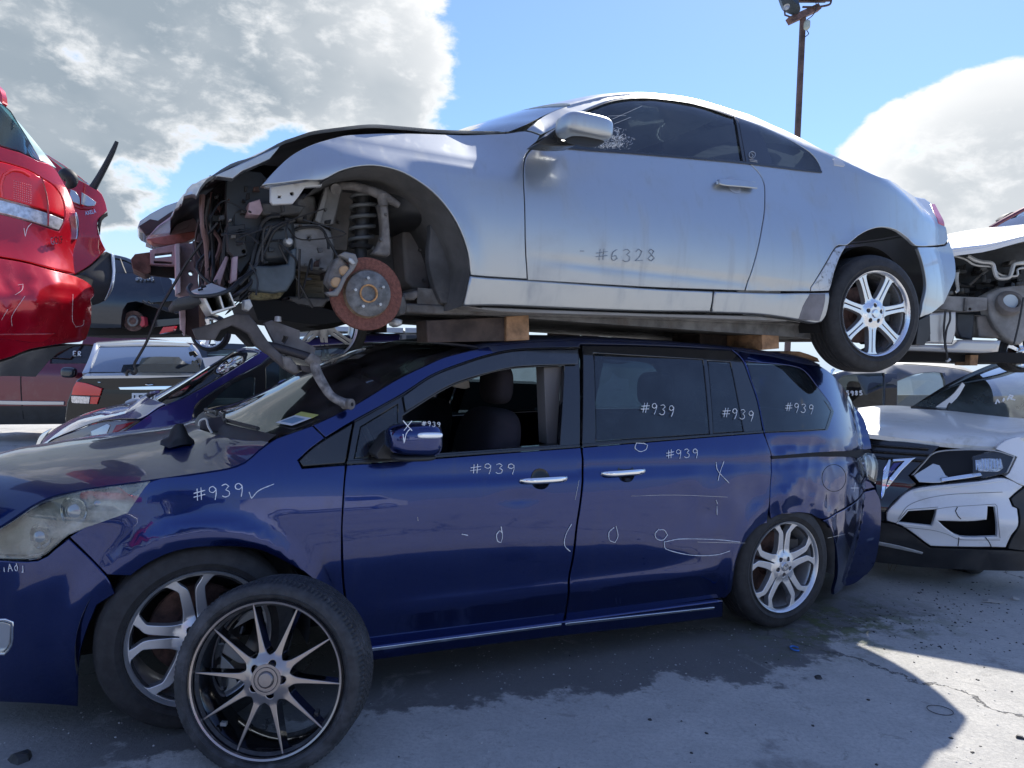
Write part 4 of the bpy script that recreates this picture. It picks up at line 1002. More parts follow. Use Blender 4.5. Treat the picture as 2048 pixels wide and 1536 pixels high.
SV.slab('bonnet_edge', BN[4:] + [(s - .02, z - .055) for s, z in BN[4:][::-1]], .10, .13, MATS['bonnet_underside'], bon, sz=True) if False else None
# silver corner of the bonnet front
SV.slab('bonnet_corner', P("509,315 560,292 540,318 485,342 466,357 436,353 428,352"), .085, .14, sp_, bon)
# far headlamp and far side bonnet lip
flm = MB()
fl_s, fl_z = SV.px(345, 440, vv=1.35)
o = SV.slab('far_headlight', P("292,478 315,452 345,430 376,423 392,440 398,462 385,468 340,478 308,484"), 1.30, 1.62, mat('far_lamp_shell', (.52, .36, .38), rough=.25, metal=.25, coat=.8), coupe)  # pink in the shell colour stands in for a red reflection
SV.slab('lamp_cover', P("300,470 318,452 345,434 372,426 384,438 376,456 345,466"), 1.25, 1.31, MATS['glass_lens'], o)
SV.slab('far_bonnet_lip', P("275,455 280,442 300,428 330,412 365,400 402,394 400,402 370,412 338,432 318,448 305,462 294,470 282,464"), 1.36, 1.70, sp_, bon)
SV.slab('lip_underside', P("278,452 300,438 316,441 338,426 372,408 396,404 372,416 340,436 318,452 304,466 292,470"), 1.33, 1.37, MATS['bonnet_underside'], bon)
SV.slab('lamp_chin', P("294,478 340,470 392,462 390,476 372,484 330,490 306,486"), 1.20, 1.32, mat('torn_bumper', (.34, .13, .10), rough=.5, var=.5, vscale=9), coupe)

# ---- door handle, mirror
s, z = SV.px(1467, 370); c = SV.surf(s, z)
n = (SV.surf(s + .01, z) - SV.surf(s - .01, z)).cross(SV.surf(s, z + .01) - SV.surf(s, z - .01)).normalized(); n = n if n.dot(SV.v) > 0 else -n
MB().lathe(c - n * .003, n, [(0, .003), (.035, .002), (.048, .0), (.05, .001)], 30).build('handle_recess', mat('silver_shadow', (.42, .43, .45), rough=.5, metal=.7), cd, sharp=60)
hs = SV.pxs(P("1429,361 1440,359 1478,362 1500,366 1508,371 1506,379 1480,376 1442,373 1431,370"))
SV.panel('door_handle', hs, sp_, cd, sz=True, off=-.034, thick=.014, rnd=.006, h=.02, gap=0)
for x in (1434, 1500):
    q = SV.px(x, 368); MB().box(SV.surf(q[0], q[1], -.012), (.03, .03, .014)).build('handle_mount', sp_, cd)
cmr = node('door_mirror', cd, SV.surf(*SV.px(1100, 275)))
ms, mz = SV.px(1171, 256, vv=-.14)
blobmesh(SV, ms, mz, -.13, .118, .052, .085, 3.6, .0).build('mirror_housing', sp_, cmr, sharp=80)
MB().add(*(lambda m: (m.V, m.F))(blobmesh(SV, ms + .01, mz - .045, -.12, .085, .014, .06, 3))).build('mirror_base', MATS['black_plastic'], cmr)
SV.slab('mirror_foot', P("1073,288 1116,254 1128,262 1124,280 1160,284 1150,291 1110,292"), -.035, .06, MATS['black_trim'], cmr)
# cobweb between the mirror and the glass
mb = MB(); rnd_ = random.Random(3)
ctr = [(1222, 270), (1215, 283), (1240, 272), (1205, 288), (1235, 285), (1228, 255)]
for i in range(420):
    a = rnd_.choice(ctr); b = (a[0] + rnd_.gauss(0, 13), a[1] + abs(rnd_.gauss(0, 10))); an = rnd_.uniform(0, 6.3); q = rnd_.uniform(1.5, 5)
    d2 = (b[0] + q * math.cos(an), b[1] + q * math.sin(an))
    if min(b[1], d2[1]) < 245 or max(b[1], d2[1]) > 299: continue
    dd = rnd_.uniform(-.04, .05); p1 = SV.px(b[0], b[1], vv=dd); p2 = SV.px(d2[0], d2[1], vv=dd)
    mb.tube([SV.at(p1[0], p1[1], dd), SV.at(p2[0], p2[1], dd + rnd_.uniform(-.01, .01))], .00055, 3, cap=False)
for a, b in (((1225, 238), (1284, 212)), ((1228, 248), (1262, 234)), ((1216, 232), (1252, 231)), ((1180, 284), (1205, 292))):
    p1 = SV.px(*a, vv=-.05); p2 = SV.px(*b, vv=.06); mb.tube([SV.at(p1[0], p1[1], -.05), SV.at(p2[0], p2[1], .06)], .0005, 3)
web = mb.build('cobweb', mat('web_silk', (.75, .78, .8), rough=.8), cmr); web['kind'] = 'stuff'
# marker number scratched on the door and dirt specks
write(SV, '#6328', 1196, 521, 24, MATS['marker_grey'], cd, ang=1, wide=1.25, r=.0014); write(SV, '-', 1160, 508, 12, MATS['marker_grey'], cd, ang=0, wide=1.3, r=.0014)
# interior
blobmesh(SV, .98, 2.10, .9, .30, .12, .72, 5).build('dashboard', MATS['black_plastic'], coupe)
for v_ in (.50, 1.30): seat(SV, 1.85, v_, coupe, MATS['seat_grey'], z0=1.80, back=.55, name='seat')
seat(SV, 2.75, .9, coupe, MATS['seat_grey'], z0=1.9, back=.4, head=False)
mb = MB(); c = SV.at(1.45, 2.18, .5); mb.tube([c + (up * math.cos(t) + w2 * math.sin(t)) * .18 for t in np.linspace(0, 2 * math.pi, 33)], .014, 8); mb.build('steering_wheel', MATS['black_plastic'], coupe)
RM = Matrix(((SV.u.x, SV.v.x, 0), (SV.u.y, SV.v.y, 0), (0, 0, 1)))     # box axes: along car, across, up
MB().box(SV.at(2.1, 1.66, .9), (2.5, 1.38, .10), RM).box(SV.at(1.1, 1.9, .9), (.05, 1.3, .5), RM).build('floor_pan', MATS['grimy_metal'], coupe, smooth=False)
# ---- front wheel well
AP = P("926,612 941,549 936,506 921,461 897,419 864,382 821,352 788,338 749,331 712,334 679,344 650,360")
as_ = dens(SV.pxs(AP), .04, False); V = []; F = []
for i, (s, z) in enumerate(as_):
    g = SV.g(s, z); V += [SV.at(s, z, g + .012), SV.at(s - .02, z - .015, g + .10), SV.at(s - .02, z - .02, .62)]
    if i: k = 3 * i; F += [(k - 3, k - 2, k + 1, k), (k - 2, k - 1, k + 2, k + 1)]
link('wing_liner', V, F, MATS['liner'], coupe, smooth=True)
SV.slab('splash_guard', P("930,606 936,545 926,490 905,440 880,400 855,378 848,400 862,440 858,520 872,580 884,606 905,608"), .17, .22, mat('felt_liner', (.075, .075, .078), rough=.95, var=.35, vscale=6, bump=.4, bscale=40, dirt=.4), coupe, h=.05, rnd=.01)
for y in (487, 510):
    SV.slab('liner_slot', P(f"907,{y} 912,{y+1} 914,{y+7} 909,{y+7}"), .163, .172, MATS['dark_void'], coupe, rnd=0)
SV.slab('inner_panel', P("640,600 640,380 655,350 700,335 760,330 820,345 870,385 905,450 912,540 900,600 880,612 760,605"), .62, .66, MATS['liner'], coupe, h=.08)
SV.slab('firewall_corner', P("815,395 838,385 868,420 862,500 858,540 868,582 826,576 812,560 806,470"), .44, .60, mat('underseal', (.16, .145, .14), rough=.8, var=.3, vscale=4, bump=.3, bscale=30, dirt=.6), coupe, rnd=.02, h=.05)
SV.slab('apron_strut', P("634,446 650,386 658,360 672,352 692,352 686,380 668,448 650,450"), .34, .46, MATS['frame_metal'], coupe, rnd=.01)
SV.slab('strut_flange', P("630,440 648,384 654,361 663,357 656,388 641,446"), .30, .34, MATS['frame_metal'], coupe)
SV.slab('apron_panel', P("690,352 716,345 700,440 694,500 668,500 660,450 676,400"), .48, .56, mat('underseal2', (.19, .175, .165), rough=.8, var=.3, vscale=5, bump=.3, bscale=30), coupe, h=.06)
SV.slab('frame_rail', P("585,446 640,449 662,462 670,490 668,520 653,543 620,536 592,531 588,490"), .32, .48, MATS['frame_metal'], coupe, rnd=.012, holes=[P("588,455 594,455 594,460 588,460"), P("616,473 620,473 620,477 616,477"), P("634,520 638,520 638,524 634,524")])
SV.slab('frame_rail_step', P("653,543 668,520 690,524 700,540 690,560 655,556"), .36, .5, MATS['grimy_metal'], coupe)
# suspension
def dsk(name, x, y, v, prof, m, n=40, px=None):
    s, z = SV.px(x, y, vv=v); return MB().lathe(SV.at(s, z, v), SV.v, prof, n, up=(0, 0, 1)).build(name, MATS[m] if isinstance(m, str) else m, coupe, sharp=35)
def pt(x, y, v): return SV.at(*SV.px(x, y, vv=v), v)
for k, (y, r_) in enumerate(((348, .070), (358, .062), (368, .055))):
    s, z = SV.px(726, y, vv=.33); MB().lathe(SV.at(s, z, .33), (0, 0, 1), [(0, .012), (r_ * .8, .012), (r_, .004), (r_, -.006), (r_ * .8, -.014), (0, -.014)], 28).build('strut_mount', MATS['black_plastic'], coupe)
a_, b_ = pt(728, 386, .28), pt(722, 494, .28); mb = MB(); L = []
ax = (b_ - a_); e1 = CR.normalized(); e2 = SV.v - ax.normalized() * SV.v.dot(ax.normalized()); e1 = (e1 - ax.normalized() * e1.dot(ax.normalized())).normalized(); e2 = ax.normalized().cross(e1)
for i in range(5 * 24 + 1):
    t = i / (5 * 24); th = 2 * math.pi * 5 * t; L.append(a_ + ax * (t + .015 * math.sin(th)) + (e1 * math.cos(th) + e2 * math.sin(th)) * (.050 + .002 * math.sin(6 * t)))
mb.tube(L, .0085, 8); mb.build('coil_spring', mat('spring_grey', (.12, .125, .125), rough=.6, metal=.3, dirt=.4), coupe)
MB().tube([pt(728, 380, .28), pt(725, 450, .28), pt(722, 495, .28)], [.028, .03, .03], 16).tube([pt(722, 488, .28), pt(723, 530, .28)], [.024, .026], 16).tube([pt(722, 490, .28), pt(722, 497, .28)], [.055, .045], 20).build('damper', MATS['black_plastic'], coupe)
MB().tube([pt(667, 374, .26), pt(700, 372, .22), pt(740, 381, .18), pt(768, 393, .15), pt(798, 411, .15)], [.016, .017, .020, .022, .013], 10, smooth=5).tube([pt(668, 374, .30), pt(672, 378, .22)], .022, 12).tube([pt(764, 388, .15), pt(767, 412, .15)], [.024, .02], 12).build('upper_arm', mat('cast_iron', (.17, .155, .145), rough=.75, metal=.25, var=.4, vscale=20, bump=.4, dirt=.5), coupe)
SV.slab('knuckle', P("757,408 777,408 779,440 782,480 782,508 776,513 744,508 752,500 763,478 765,450 761,420"), .14, .19, MATS['cast_iron'], coupe, rnd=.012, h=.04)
# brake disc and hub
dc = SV.px(733, 588, vv=.09); C0 = SV.at(dc[0], dc[1], .08)
bdk = MB().lathe(C0, SV.v, [(.098, .0), (.145, 0), (.147, .003), (.147, .009), (.139, .010), (.139, .018), (.147, .019), (.147, .026), (.145, .028), (.098, .028)], 96, closed=True, up=(0, 0, 1)).build('brake_disc', MATS['rust'], coupe, sharp=30)
MB().lathe(C0, SV.v, [(.0985, .001), (.094, -.006), (.092, -.018)], 64, up=(0, 0, 1)).build('disc_bell', mat('rust_ring', (.20, .14, .09), rough=.75, var=.4, vscale=40, bump=.3), bdk)
MB().lathe(C0 - SV.v * .018, SV.v, [(.092, 0), (.088, -.003), (.036, -.003), (.034, .004), (0, .004)], 64, up=(0, 0, 1)).build('hub_face', mat('hub_grey', (.155, .155, .155), rough=.6, metal=.4, var=.35, vscale=30, dirt=.5, dirtcol=(.16, .10, .06)), bdk)
MB().lathe(C0 - SV.v * .021, SV.v, [(.037, .004), (.037, -.006), (.031, -.007), (.030, .012), (0, .012)], 40, up=(0, 0, 1)).build('hub_bore', MATS['rust_orange'], bdk)
MB().lathe(C0 - SV.v * .012, SV.v, [(.0, 0), (.029, 0)], 30, up=(0, 0, 1)).build('bore_cap', MATS['rust_dark'], bdk)
for k in range(5):
    a = R(100 + 72 * k); q = C0 - SV.v * .021 + SV.u * (.060 * math.cos(a)) + SV.k * (.060 * math.sin(a))
    MB().tube([q, q - SV.v * .028], .0058, 10).build('wheel_stud', MATS['pale_metal'], bdk)
cal = SV.slab('brake_caliper', P("655,563 660,545 672,520 681,512 697,530 700,540 686,556 678,574 668,578"), .045, .13, MATS['cast_iron'], coupe, rnd=.012, h=.03)
SV.slab('caliper_bracket', P("678,510 690,503 712,508 717,522 708,540 694,556 684,578 676,592 660,592 652,584 668,582 676,574 686,554 700,536 702,524 694,518"), .02, .06, mat('caliper_grey', (.21, .20, .19), rough=.6, metal=.35, dirt=.5), cal, rnd=.006, h=.03)
for x, y in ((690, 541), (674, 564)):
    s, z = SV.px(x, y, vv=.03); MB().lathe(SV.at(s, z, .03), SV.v, [(0, 0), (.016, 0), (.020, .004), (.021, .02)], 24).build('caliper_piston', mat('piston_tan', (.42, .27, .15), rough=.7), cal)
SV.slab('bracket_shine', P("698,515 705,517 712,526 706,530 698,522"), .012, .022, MATS['pale_metal'], cal)
# radiator support, boxes, hoses in the wrecked front
SV.slab('lamp_bracket', P("541,374 612,363 640,362 640,372 610,374 598,392 586,407 546,409 541,402"), .06, .085, mat('bracket_white', (.55, .55, .54), rough=.5, dirt=.8, dirtcol=(.2, .15, .11), dscale=12), coupe, holes=[P("556,391 562,391 562,396 556,396"), circ(584, 387, 4, 8)])
SV.slab('wing_flange', P("522,372 612,362 646,362 643,373 612,374 540,376"), .10, .13, MATS['pale_metal'], coupe)
SV.slab('front_plastic_shield', P("454,350 474,340 522,344 548,372 540,400 524,440 520,470 500,520 480,548 466,520 458,470 452,400"), .30, .36, mat('navy_plastic', (.028, .034, .042), rough=.5, var=.4, vscale=5, dirt=.4, dirtcol=(.08, .085, .09)), coupe, h=.06)
SV.slab('shield_bracket', P("455,452 490,448 492,480 494,510 470,516 456,500"), .24, .30, MATS['black_plastic'], coupe, holes=[circ(480, 464, 5, 8), circ(488, 503, 4, 8)])
SV.slab('washer_tank', P("524,436 588,434 592,470 586,500 574,524 530,526 520,510 521,470"), .26, .42, mat('tank_plastic', (.035, .040, .045), rough=.4, var=.3, dirt=.3), coupe, rnd=.03, h=.04)
SV.slab('lower_shield', P("500,530 540,532 576,528 582,500 594,494 592,540 590,556 574,582 548,586 500,580"), .20, .25, mat('shield_blue_grey', (.060, .075, .085), rough=.6, var=.4, vscale=8, dirt=.4), coupe, h=.05, rnd=.01)
SV.slab('radiator_fins', P("500,584 570,584 560,596 530,600 500,598"), .3, .36, mat('brassy_fins', (.18, .16, .09), rough=.7, var=.6, vscale=40, bump=.6, bscale=160), coupe)
SV.slab('air_box', P("590,395 610,385 632,392 636,420 622,446 596,444 586,420"), .34, .55, MATS['grimy_metal'], coupe, rnd=.02)
SV.slab('sensor_box', P("498,405 520,398 526,420 520,430 496,428"), .2, .3, MATS['pink_lit_metal'], coupe)
SV.slab('loom_tray', P("520,405 560,404 612,412 600,428 560,432 524,430"), .25, .33, MATS['grimy_metal'], coupe, rnd=.01)
gb = SV.slab('gearbox', P("594,536 646,548 650,600 642,606 592,602"), .60, 1.1, mat('gearbox_alloy', (.20, .18, .14), rough=.6, metal=.4, var=.3, dirt=.6), coupe, h=.1)
for y in (548, 558, 568, 580, 592): SV.slab('gearbox_rib', P(f"598,{y} 644,{y+3} 644,{y+5} 598,{y+2}"), .585, .605, MATS['gearbox_alloy'], gb)
SV.slab('sump', P("576,592 664,596 664,600 655,604 648,614 620,620 594,616 584,604 576,600"), .45, .9, MATS['grimy_metal'], coupe, rnd=.012)
mb = MB(); rh = random.Random(11)
for pts, v, r in (("560,432 536,436 520,458 510,500 500,540 478,566 462,585", .24, .009), ("590,440 550,460 530,500 505,540 480,570", .22, .007), ("545,450 520,500 505,560 480,585 462,596", .2, .008), ("580,466 600,456 640,456 655,480 657,498", .30, .006), ("578,440 572,460 574,478", .2, .004), ("470,420 462,440 452,470 448,520 455,560", .35, .010), ("488,420 470,428 466,450", .3, .006), ("500,525 515,560 512,590", .18, .004), ("650,470 668,500 680,520 690,520", .2, .006)):
    c = [pt(x, y, v + rh.uniform(-.02, .02)) for x, y in P(pts)]; MB().tube(c, r, 8, smooth=5).build('hose', MATS['cable'], coupe)
s, z = SV.px(578, 483, vv=.2); MB().lathe(SV.at(s, z, .2), SV.v, [(0, -.01), (.012, -.008), (.018, .004), (.02, .03)], 16).build('sensor', MATS['pale_metal'], coupe)
# radiator support frame seen from the front (light of the red cars put into its colour as pink)
SV.slab('radiator_support', P("300,500 350,488 390,486 398,510 396,560 400,590 380,596 352,590 352,560 350,530 300,528"), .95, 1.05, MATS['pink_lit_metal'], coupe, holes=[circ(382, 519, 3, 8), circ(382, 546, 5, 10), P("310,508 344,504 345,512 310,516"), P("308,522 344,524 344,528 308,527")], h=.06)
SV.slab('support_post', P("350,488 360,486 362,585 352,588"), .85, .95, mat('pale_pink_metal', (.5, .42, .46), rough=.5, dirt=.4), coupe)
SV.slab('condenser', P("386,482 424,478 426,530 390,532"), .7, .78, mat('maroon_shadow', (.05, .032, .045), rough=.6), coupe)
SV.slab('far_bumper_beam', P("262,518 270,508 300,504 302,545 290,548 266,536"), 1.0, 1.3, MATS['rust_dark'], coupe)
SV.slab('grille_remains', P("300,524 350,532 352,556 300,550"), 1.05, 1.1, MATS['dark_void'], coupe)
SV.slab('inner_void', P("400,400 456,352 470,350 470,560 440,585 400,590 398,500"), .80, .86, mat('maroon_void', (.032, .018, .022), rough=.8, var=.5, vscale=10), coupe, h=.08)
for i in range(24):
    x0 = rh.uniform(404, 470); v = rh.uniform(.35, .75)
    c = [pt(x0 + rh.gauss(0, 9), y + rh.gauss(0, 6), v + rh.gauss(0, .03)) for y in (395, 440, 490, 535, 575)]
    MB().tube(c, rh.uniform(.004, .010), 6, smooth=4).build('wiring_loom', MATS['cable'] if i % 3 else mat('dusty_cable', (.20, .12, .11), rough=.7), coupe)
for pts, v, m in (("404,428 440,430 442,442 410,446", .4, 'black_plastic'), ("428,560 452,512 458,515 440,572", .3, 'pink_lit_metal'), ("400,445 425,470 418,500 404,470", .5, 'maroon_shadow'), ("466,514 476,512 474,560 462,566", .22, 'pink_lit_metal'), ("393,482 402,440 412,446 404,486", .6, 'bonnet_underside')):
    SV.slab('broken_bracket', P(pts), v, v + .05, MATS[m], coupe)
# crushed aluminium crash box
def crash():
    o = SV.slab('crash_box', P("402,592 459,580 472,613 423,629"), -.06, .20, mat('bare_aluminium', (.62, .60, .56), rough=.4, metal=.55, dirt=.4, dirtcol=(.3, .22, .16)), coupe, holes=[P("411,594 436,588 445,617 425,623"), P("440,587 456,583 468,611 449,616")], rnd=.002, h=.05)
    SV.slab('crash_box_back', P("404,593 459,581 470,611 424,627"), .14, .15, MATS['dark_void'], coupe)
    q = [pt(380, 583, .18), pt(423, 566, .2), pt(454, 578, -.02), pt(408, 591, -.04)]
    V = q + [p - Vector((0, 0, .008)) for p in q]; MB().add(V, [(0, 1, 2, 3), (4, 7, 6, 5), (0, 4, 5, 1), (1, 5, 6, 2), (2, 6, 7, 3), (3, 7, 4, 0)]).build('crash_plate', MATS['bare_aluminium'], coupe, smooth=False)
    for a, b in (((402, 577), (412, 574)), ((425, 580), (436, 577)), ((396, 582), (406, 580))):
        MB().tube([pt(*a, .1) + Vector((0, 0, .003)), pt(*b, .1) + Vector((0, 0, .003))], .004, 5).build('plate_slot', MATS['dark_void'], coupe)
crash()
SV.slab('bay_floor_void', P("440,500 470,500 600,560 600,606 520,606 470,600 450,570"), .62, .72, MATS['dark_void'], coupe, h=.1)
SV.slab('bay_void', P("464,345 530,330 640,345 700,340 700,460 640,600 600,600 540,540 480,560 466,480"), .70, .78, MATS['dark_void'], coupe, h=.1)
MB().tube([pt(382, 570, .05), pt(376, 580, -.02), pt(390, 592, -.07), pt(430, 590, -.09), pt(462, 578, -.05), pt(480, 560, .1), pt(510, 540, .2)], .0075, 8, smooth=6).build('hose', MATS['cable'], coupe)
SV.slab('foam_absorber', P("344,604 350,598 372,592 404,590 402,606 352,614 346,612"), .05, .5, mat('dusty_foam', (.075, .078, .08), rough=.9, bump=.5), coupe, rnd=.01)
SV.slab('lower_post', P("360,614 371,612 372,640 370,672 362,660"), .5, .6, MATS['pink_lit_metal'], coupe)
SV.slab('lower_post', P("398,606 408,612 412,660 400,655"), .45, .5, MATS['rust_dark'], coupe)
SV.slab('post_void', P("371,612 400,606 402,650 395,680 372,668"), .55, .62, MATS['maroon_void'], coupe)
SV.slab('undertray', P("385,658 423,647 473,627 498,629 513,647 538,685 565,710 600,743 592,751 569,738 540,711 513,693 498,668 465,651 442,660 430,680 394,680"), .12, .17, mat('undertray', (.085, .078, .080), rough=.8, var=.4, vscale=7, dirt=.4, dirtcol=(.12, .08, .07)), coupe, rnd=.008, h=.05)
SV.slab('undertray_lip', P("430,678 442,658 466,649 500,664 520,692 505,694 480,668 455,664 442,682"), .17, .34, MATS['dark_void'], coupe)
SV.slab('skid_plate', P("528,646 544,640 570,650 600,661 600,678 632,696 628,712 617,712 548,686"), .20, .23, mat('dusty_plate', (.13, .12, .12), rough=.8, var=.4, vscale=9, dirt=.5), coupe, holes=[P("563,683 568,672 576,674 570,687")], h=.05)
s, z = SV.px(556, 638, vv=.2); MB().lathe(SV.at(s, z, .2), SV.k, [(0, .012), (.012, .01), (.014, -.01), (0, -.012)], 12).build('bolt', MATS['pale_metal'], coupe)
MB().tube([pt(530, 690, .16), pt(560, 697, .14), pt(618, 714, .10)], [.017, .018, .018], 12, smooth=3).build('tension_rod', mat('rod_dark', (.035, .032, .036), rough=.55, metal=.3), coupe)
MB().tube([pt(616, 712, .09), pt(630, 724, .09), pt(632, 730, .09)], [.022, .028, .024], 12).build('rod_collar', MATS['cast_iron'], coupe)
rod = MB().tube([pt(628, 724, .08), pt(634, 745, .08), pt(646, 768, .07), pt(662, 791, .06), pt(682, 803, .05), pt(694, 808, .04)], [.018, .020, .019, .017, .018, .020], 14, smooth=5).build('lower_arm', mat('chipped_arm', (.20, .19, .19), rough=.75, metal=.2, var=.6, vscale=28, bump=.5, bscale=80), coupe)
mb = MB(); e = pt(696, 808, .04); axb = (-SV.v * .8 + SV.u * .5).normalized(); mb.lathe(e - axb * -.0, axb, [(.007, .022), (.018, .022), (.022, .018), (.022, -.02), (.0, -.02)], 20); mb.build('arm_bush', MATS['cast_iron'], rod)
MB().lathe(e + axb * .0225, axb, [(0, .0), (.008, .0)], 14).build('bush_hole', MATS['dark_void'], rod)
SV.slab('arm_fork', P("565,712 582,716 596,732 600,744 588,748 570,736"), .10, .18, MATS['cast_iron'], coupe, rnd=.008)
SV.slab('arm_fork', P("600,730 628,735 640,745 620,746 604,742"), .12, .2, MATS['undertray'], coupe)
SV.slab('knuckle_tail', P("488,600 500,598 506,612 498,622 488,618"), .05, .12, MATS['pale_metal'], coupe)
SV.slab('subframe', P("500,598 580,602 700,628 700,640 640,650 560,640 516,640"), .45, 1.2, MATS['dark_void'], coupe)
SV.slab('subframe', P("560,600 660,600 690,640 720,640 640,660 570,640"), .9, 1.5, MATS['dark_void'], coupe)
# underside behind the front wheel: rails, jacking seam, tie rod end
SV.slab('ball_joint', P("806,586 836,580 838,592 830,600 810,600"), .2, .28, MATS['cast_iron'], coupe, rnd=.012)
SV.slab('steering_arm', P("795,598 808,590 816,612 812,628 798,632"), .16, .22, MATS['grimy_metal'], coupe, rnd=.01)
SV.slab('tie_rod_end', P("786,640 794,636 806,640 805,650 796,654 788,650"), .15, .22, MATS['pale_metal'], coupe, rnd=.012)
SV.slab('under_rail', P("810,606 926,612 1000,618 1200,626 1400,634 1600,645 1640,650 1600,652 1300,640 1000,632 860,628 812,626"), .20, .34, MATS['grimy_metal'], coupe, rnd=.01, h=.1)
SV.slab('under_rail_seam', P("926,613 1000,616 1300,627 1520,633 1600,644 1520,640 1300,633 1000,623"), .07, .20, mat('dirty_silver_under', (.30, .29, .28), rough=.7, metal=.3, dirt=.8), coupe, h=.1)
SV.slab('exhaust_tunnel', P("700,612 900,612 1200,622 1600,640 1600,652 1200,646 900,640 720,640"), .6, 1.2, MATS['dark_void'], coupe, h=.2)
# rear wheel and its arch
rc = SV.px(1754, 627, vv=.0)
liner(SV, 3.52, 1.765, .385, .06, .36, MATS['dark_void'], coupe, a0=-25, a1=200); liner(SV.mir(), 3.52, 1.765, .385, .06, .36, MATS['dark_void'], coupe, a0=-25, a1=200)
wheel(coupe, SV.at(rc[0], rc[1], .0), -SV.v - SV.u * .14, .338, .238, .225, 'seven', MATS['alloy_bright'], MATS['alloy_shadow'], MATS['tyre'], MATS['rust_dark'], rot=-90, dish=.018, capm=MATS['chrome'])
wheel(coupe, SV.at(rc[0], rc[1], 1.8), SV.v, .335, .238, .225, '7', MATS['alloy_bright'], MATS['alloy_shadow'], MATS['tyre'], MATS['rust_dark'], detail=False)
SV.slab('mud_flap', P("1838,640 1860,630 1862,668 1850,690 1832,690"), .1, .14, MATS['black_plastic'], coupe)

# ================================================================ TIMBER BLOCKS
def timber(name, pts, v0, v1, m, label, grp='timber blocks between the stacked cars'):
    o = SV.slab(name, P(pts), v0, v1, MATS[m], None, rnd=.004, h=.1)
    o['label'] = label; o['category'] = 'wood block'; o['group'] = grp; return o
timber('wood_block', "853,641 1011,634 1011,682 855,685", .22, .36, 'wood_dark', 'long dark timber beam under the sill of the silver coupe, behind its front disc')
timber('wood_block', "1013,633 1058,630 1059,680 1013,682", .20, .55, 'wood', 'lighter brown end of timber under the coupe sill just below its door hinge')
timber('wood_block', "1524,655 1558,655 1559,697 1525,700", .22, .50, 'wood', 'upright orange brown timber block in front of the silver coupe rear tyre')
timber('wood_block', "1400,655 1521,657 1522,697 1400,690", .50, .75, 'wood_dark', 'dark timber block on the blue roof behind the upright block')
timber('wood_block', "1560,703 1600,703 1636,716 1640,724 1600,716 1562,711", .30, .8, 'wood', 'flat plank end lying on the rear of the blue roof beside the tyre')
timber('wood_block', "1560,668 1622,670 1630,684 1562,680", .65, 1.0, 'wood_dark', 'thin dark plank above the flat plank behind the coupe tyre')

rc2 = random.Random(77)
for i in range(46):
    x, y = rc2.uniform(404, 660), rc2.uniform(350, 596)
    if x > 560 and (y < 415 or y > 560): continue
    w, h = rc2.uniform(3, 12), rc2.uniform(3, 12); v = rc2.uniform(.19, .30)
    q = [(x + rc2.uniform(-2, 2), y), (x + w, y + rc2.uniform(-3, 3)), (x + w + rc2.uniform(-3, 3), y + h), (x + rc2.uniform(-2, 2), y + h + rc2.uniform(-2, 2))]
    SV.slab('bay_clip', q, v, v + rc2.uniform(.01, .04), MATS[rc2.choice(['black_plastic', 'grimy_metal', 'black_plastic', 'frame_metal', 'navy_plastic', 'rust_dark', 'dark_void'])], coupe, rnd=.002)
for i in range(10):
    x, y = rc2.uniform(470, 650), rc2.uniform(420, 560); c = [pt(x + rc2.gauss(0, 22) * k, y + rc2.gauss(6, 16) * k, .2 + rc2.uniform(-.03, .05)) for k in range(4)]
    MB().tube(c, rc2.uniform(.002, .005), 6, smooth=5).build('thin_cable', MATS['cable'], coupe)
for x, y in ((618, 480), (640, 500), (610, 530), (600, 452), (676, 445), (672, 405), (650, 420), (760, 480), (770, 430), (840, 440), (838, 500), (846, 560)):
    p_ = pt(x, y, .33 if x < 660 else (.47 if x < 700 else .15 if x < 800 else .43)); MB().lathe(p_ - SV.v * .02, SV.v, [(0, 0), (.006, .0), (.007, .004), (.007, .02)], 6).build('bolt', MATS['grimy_metal'], coupe, sharp=30)
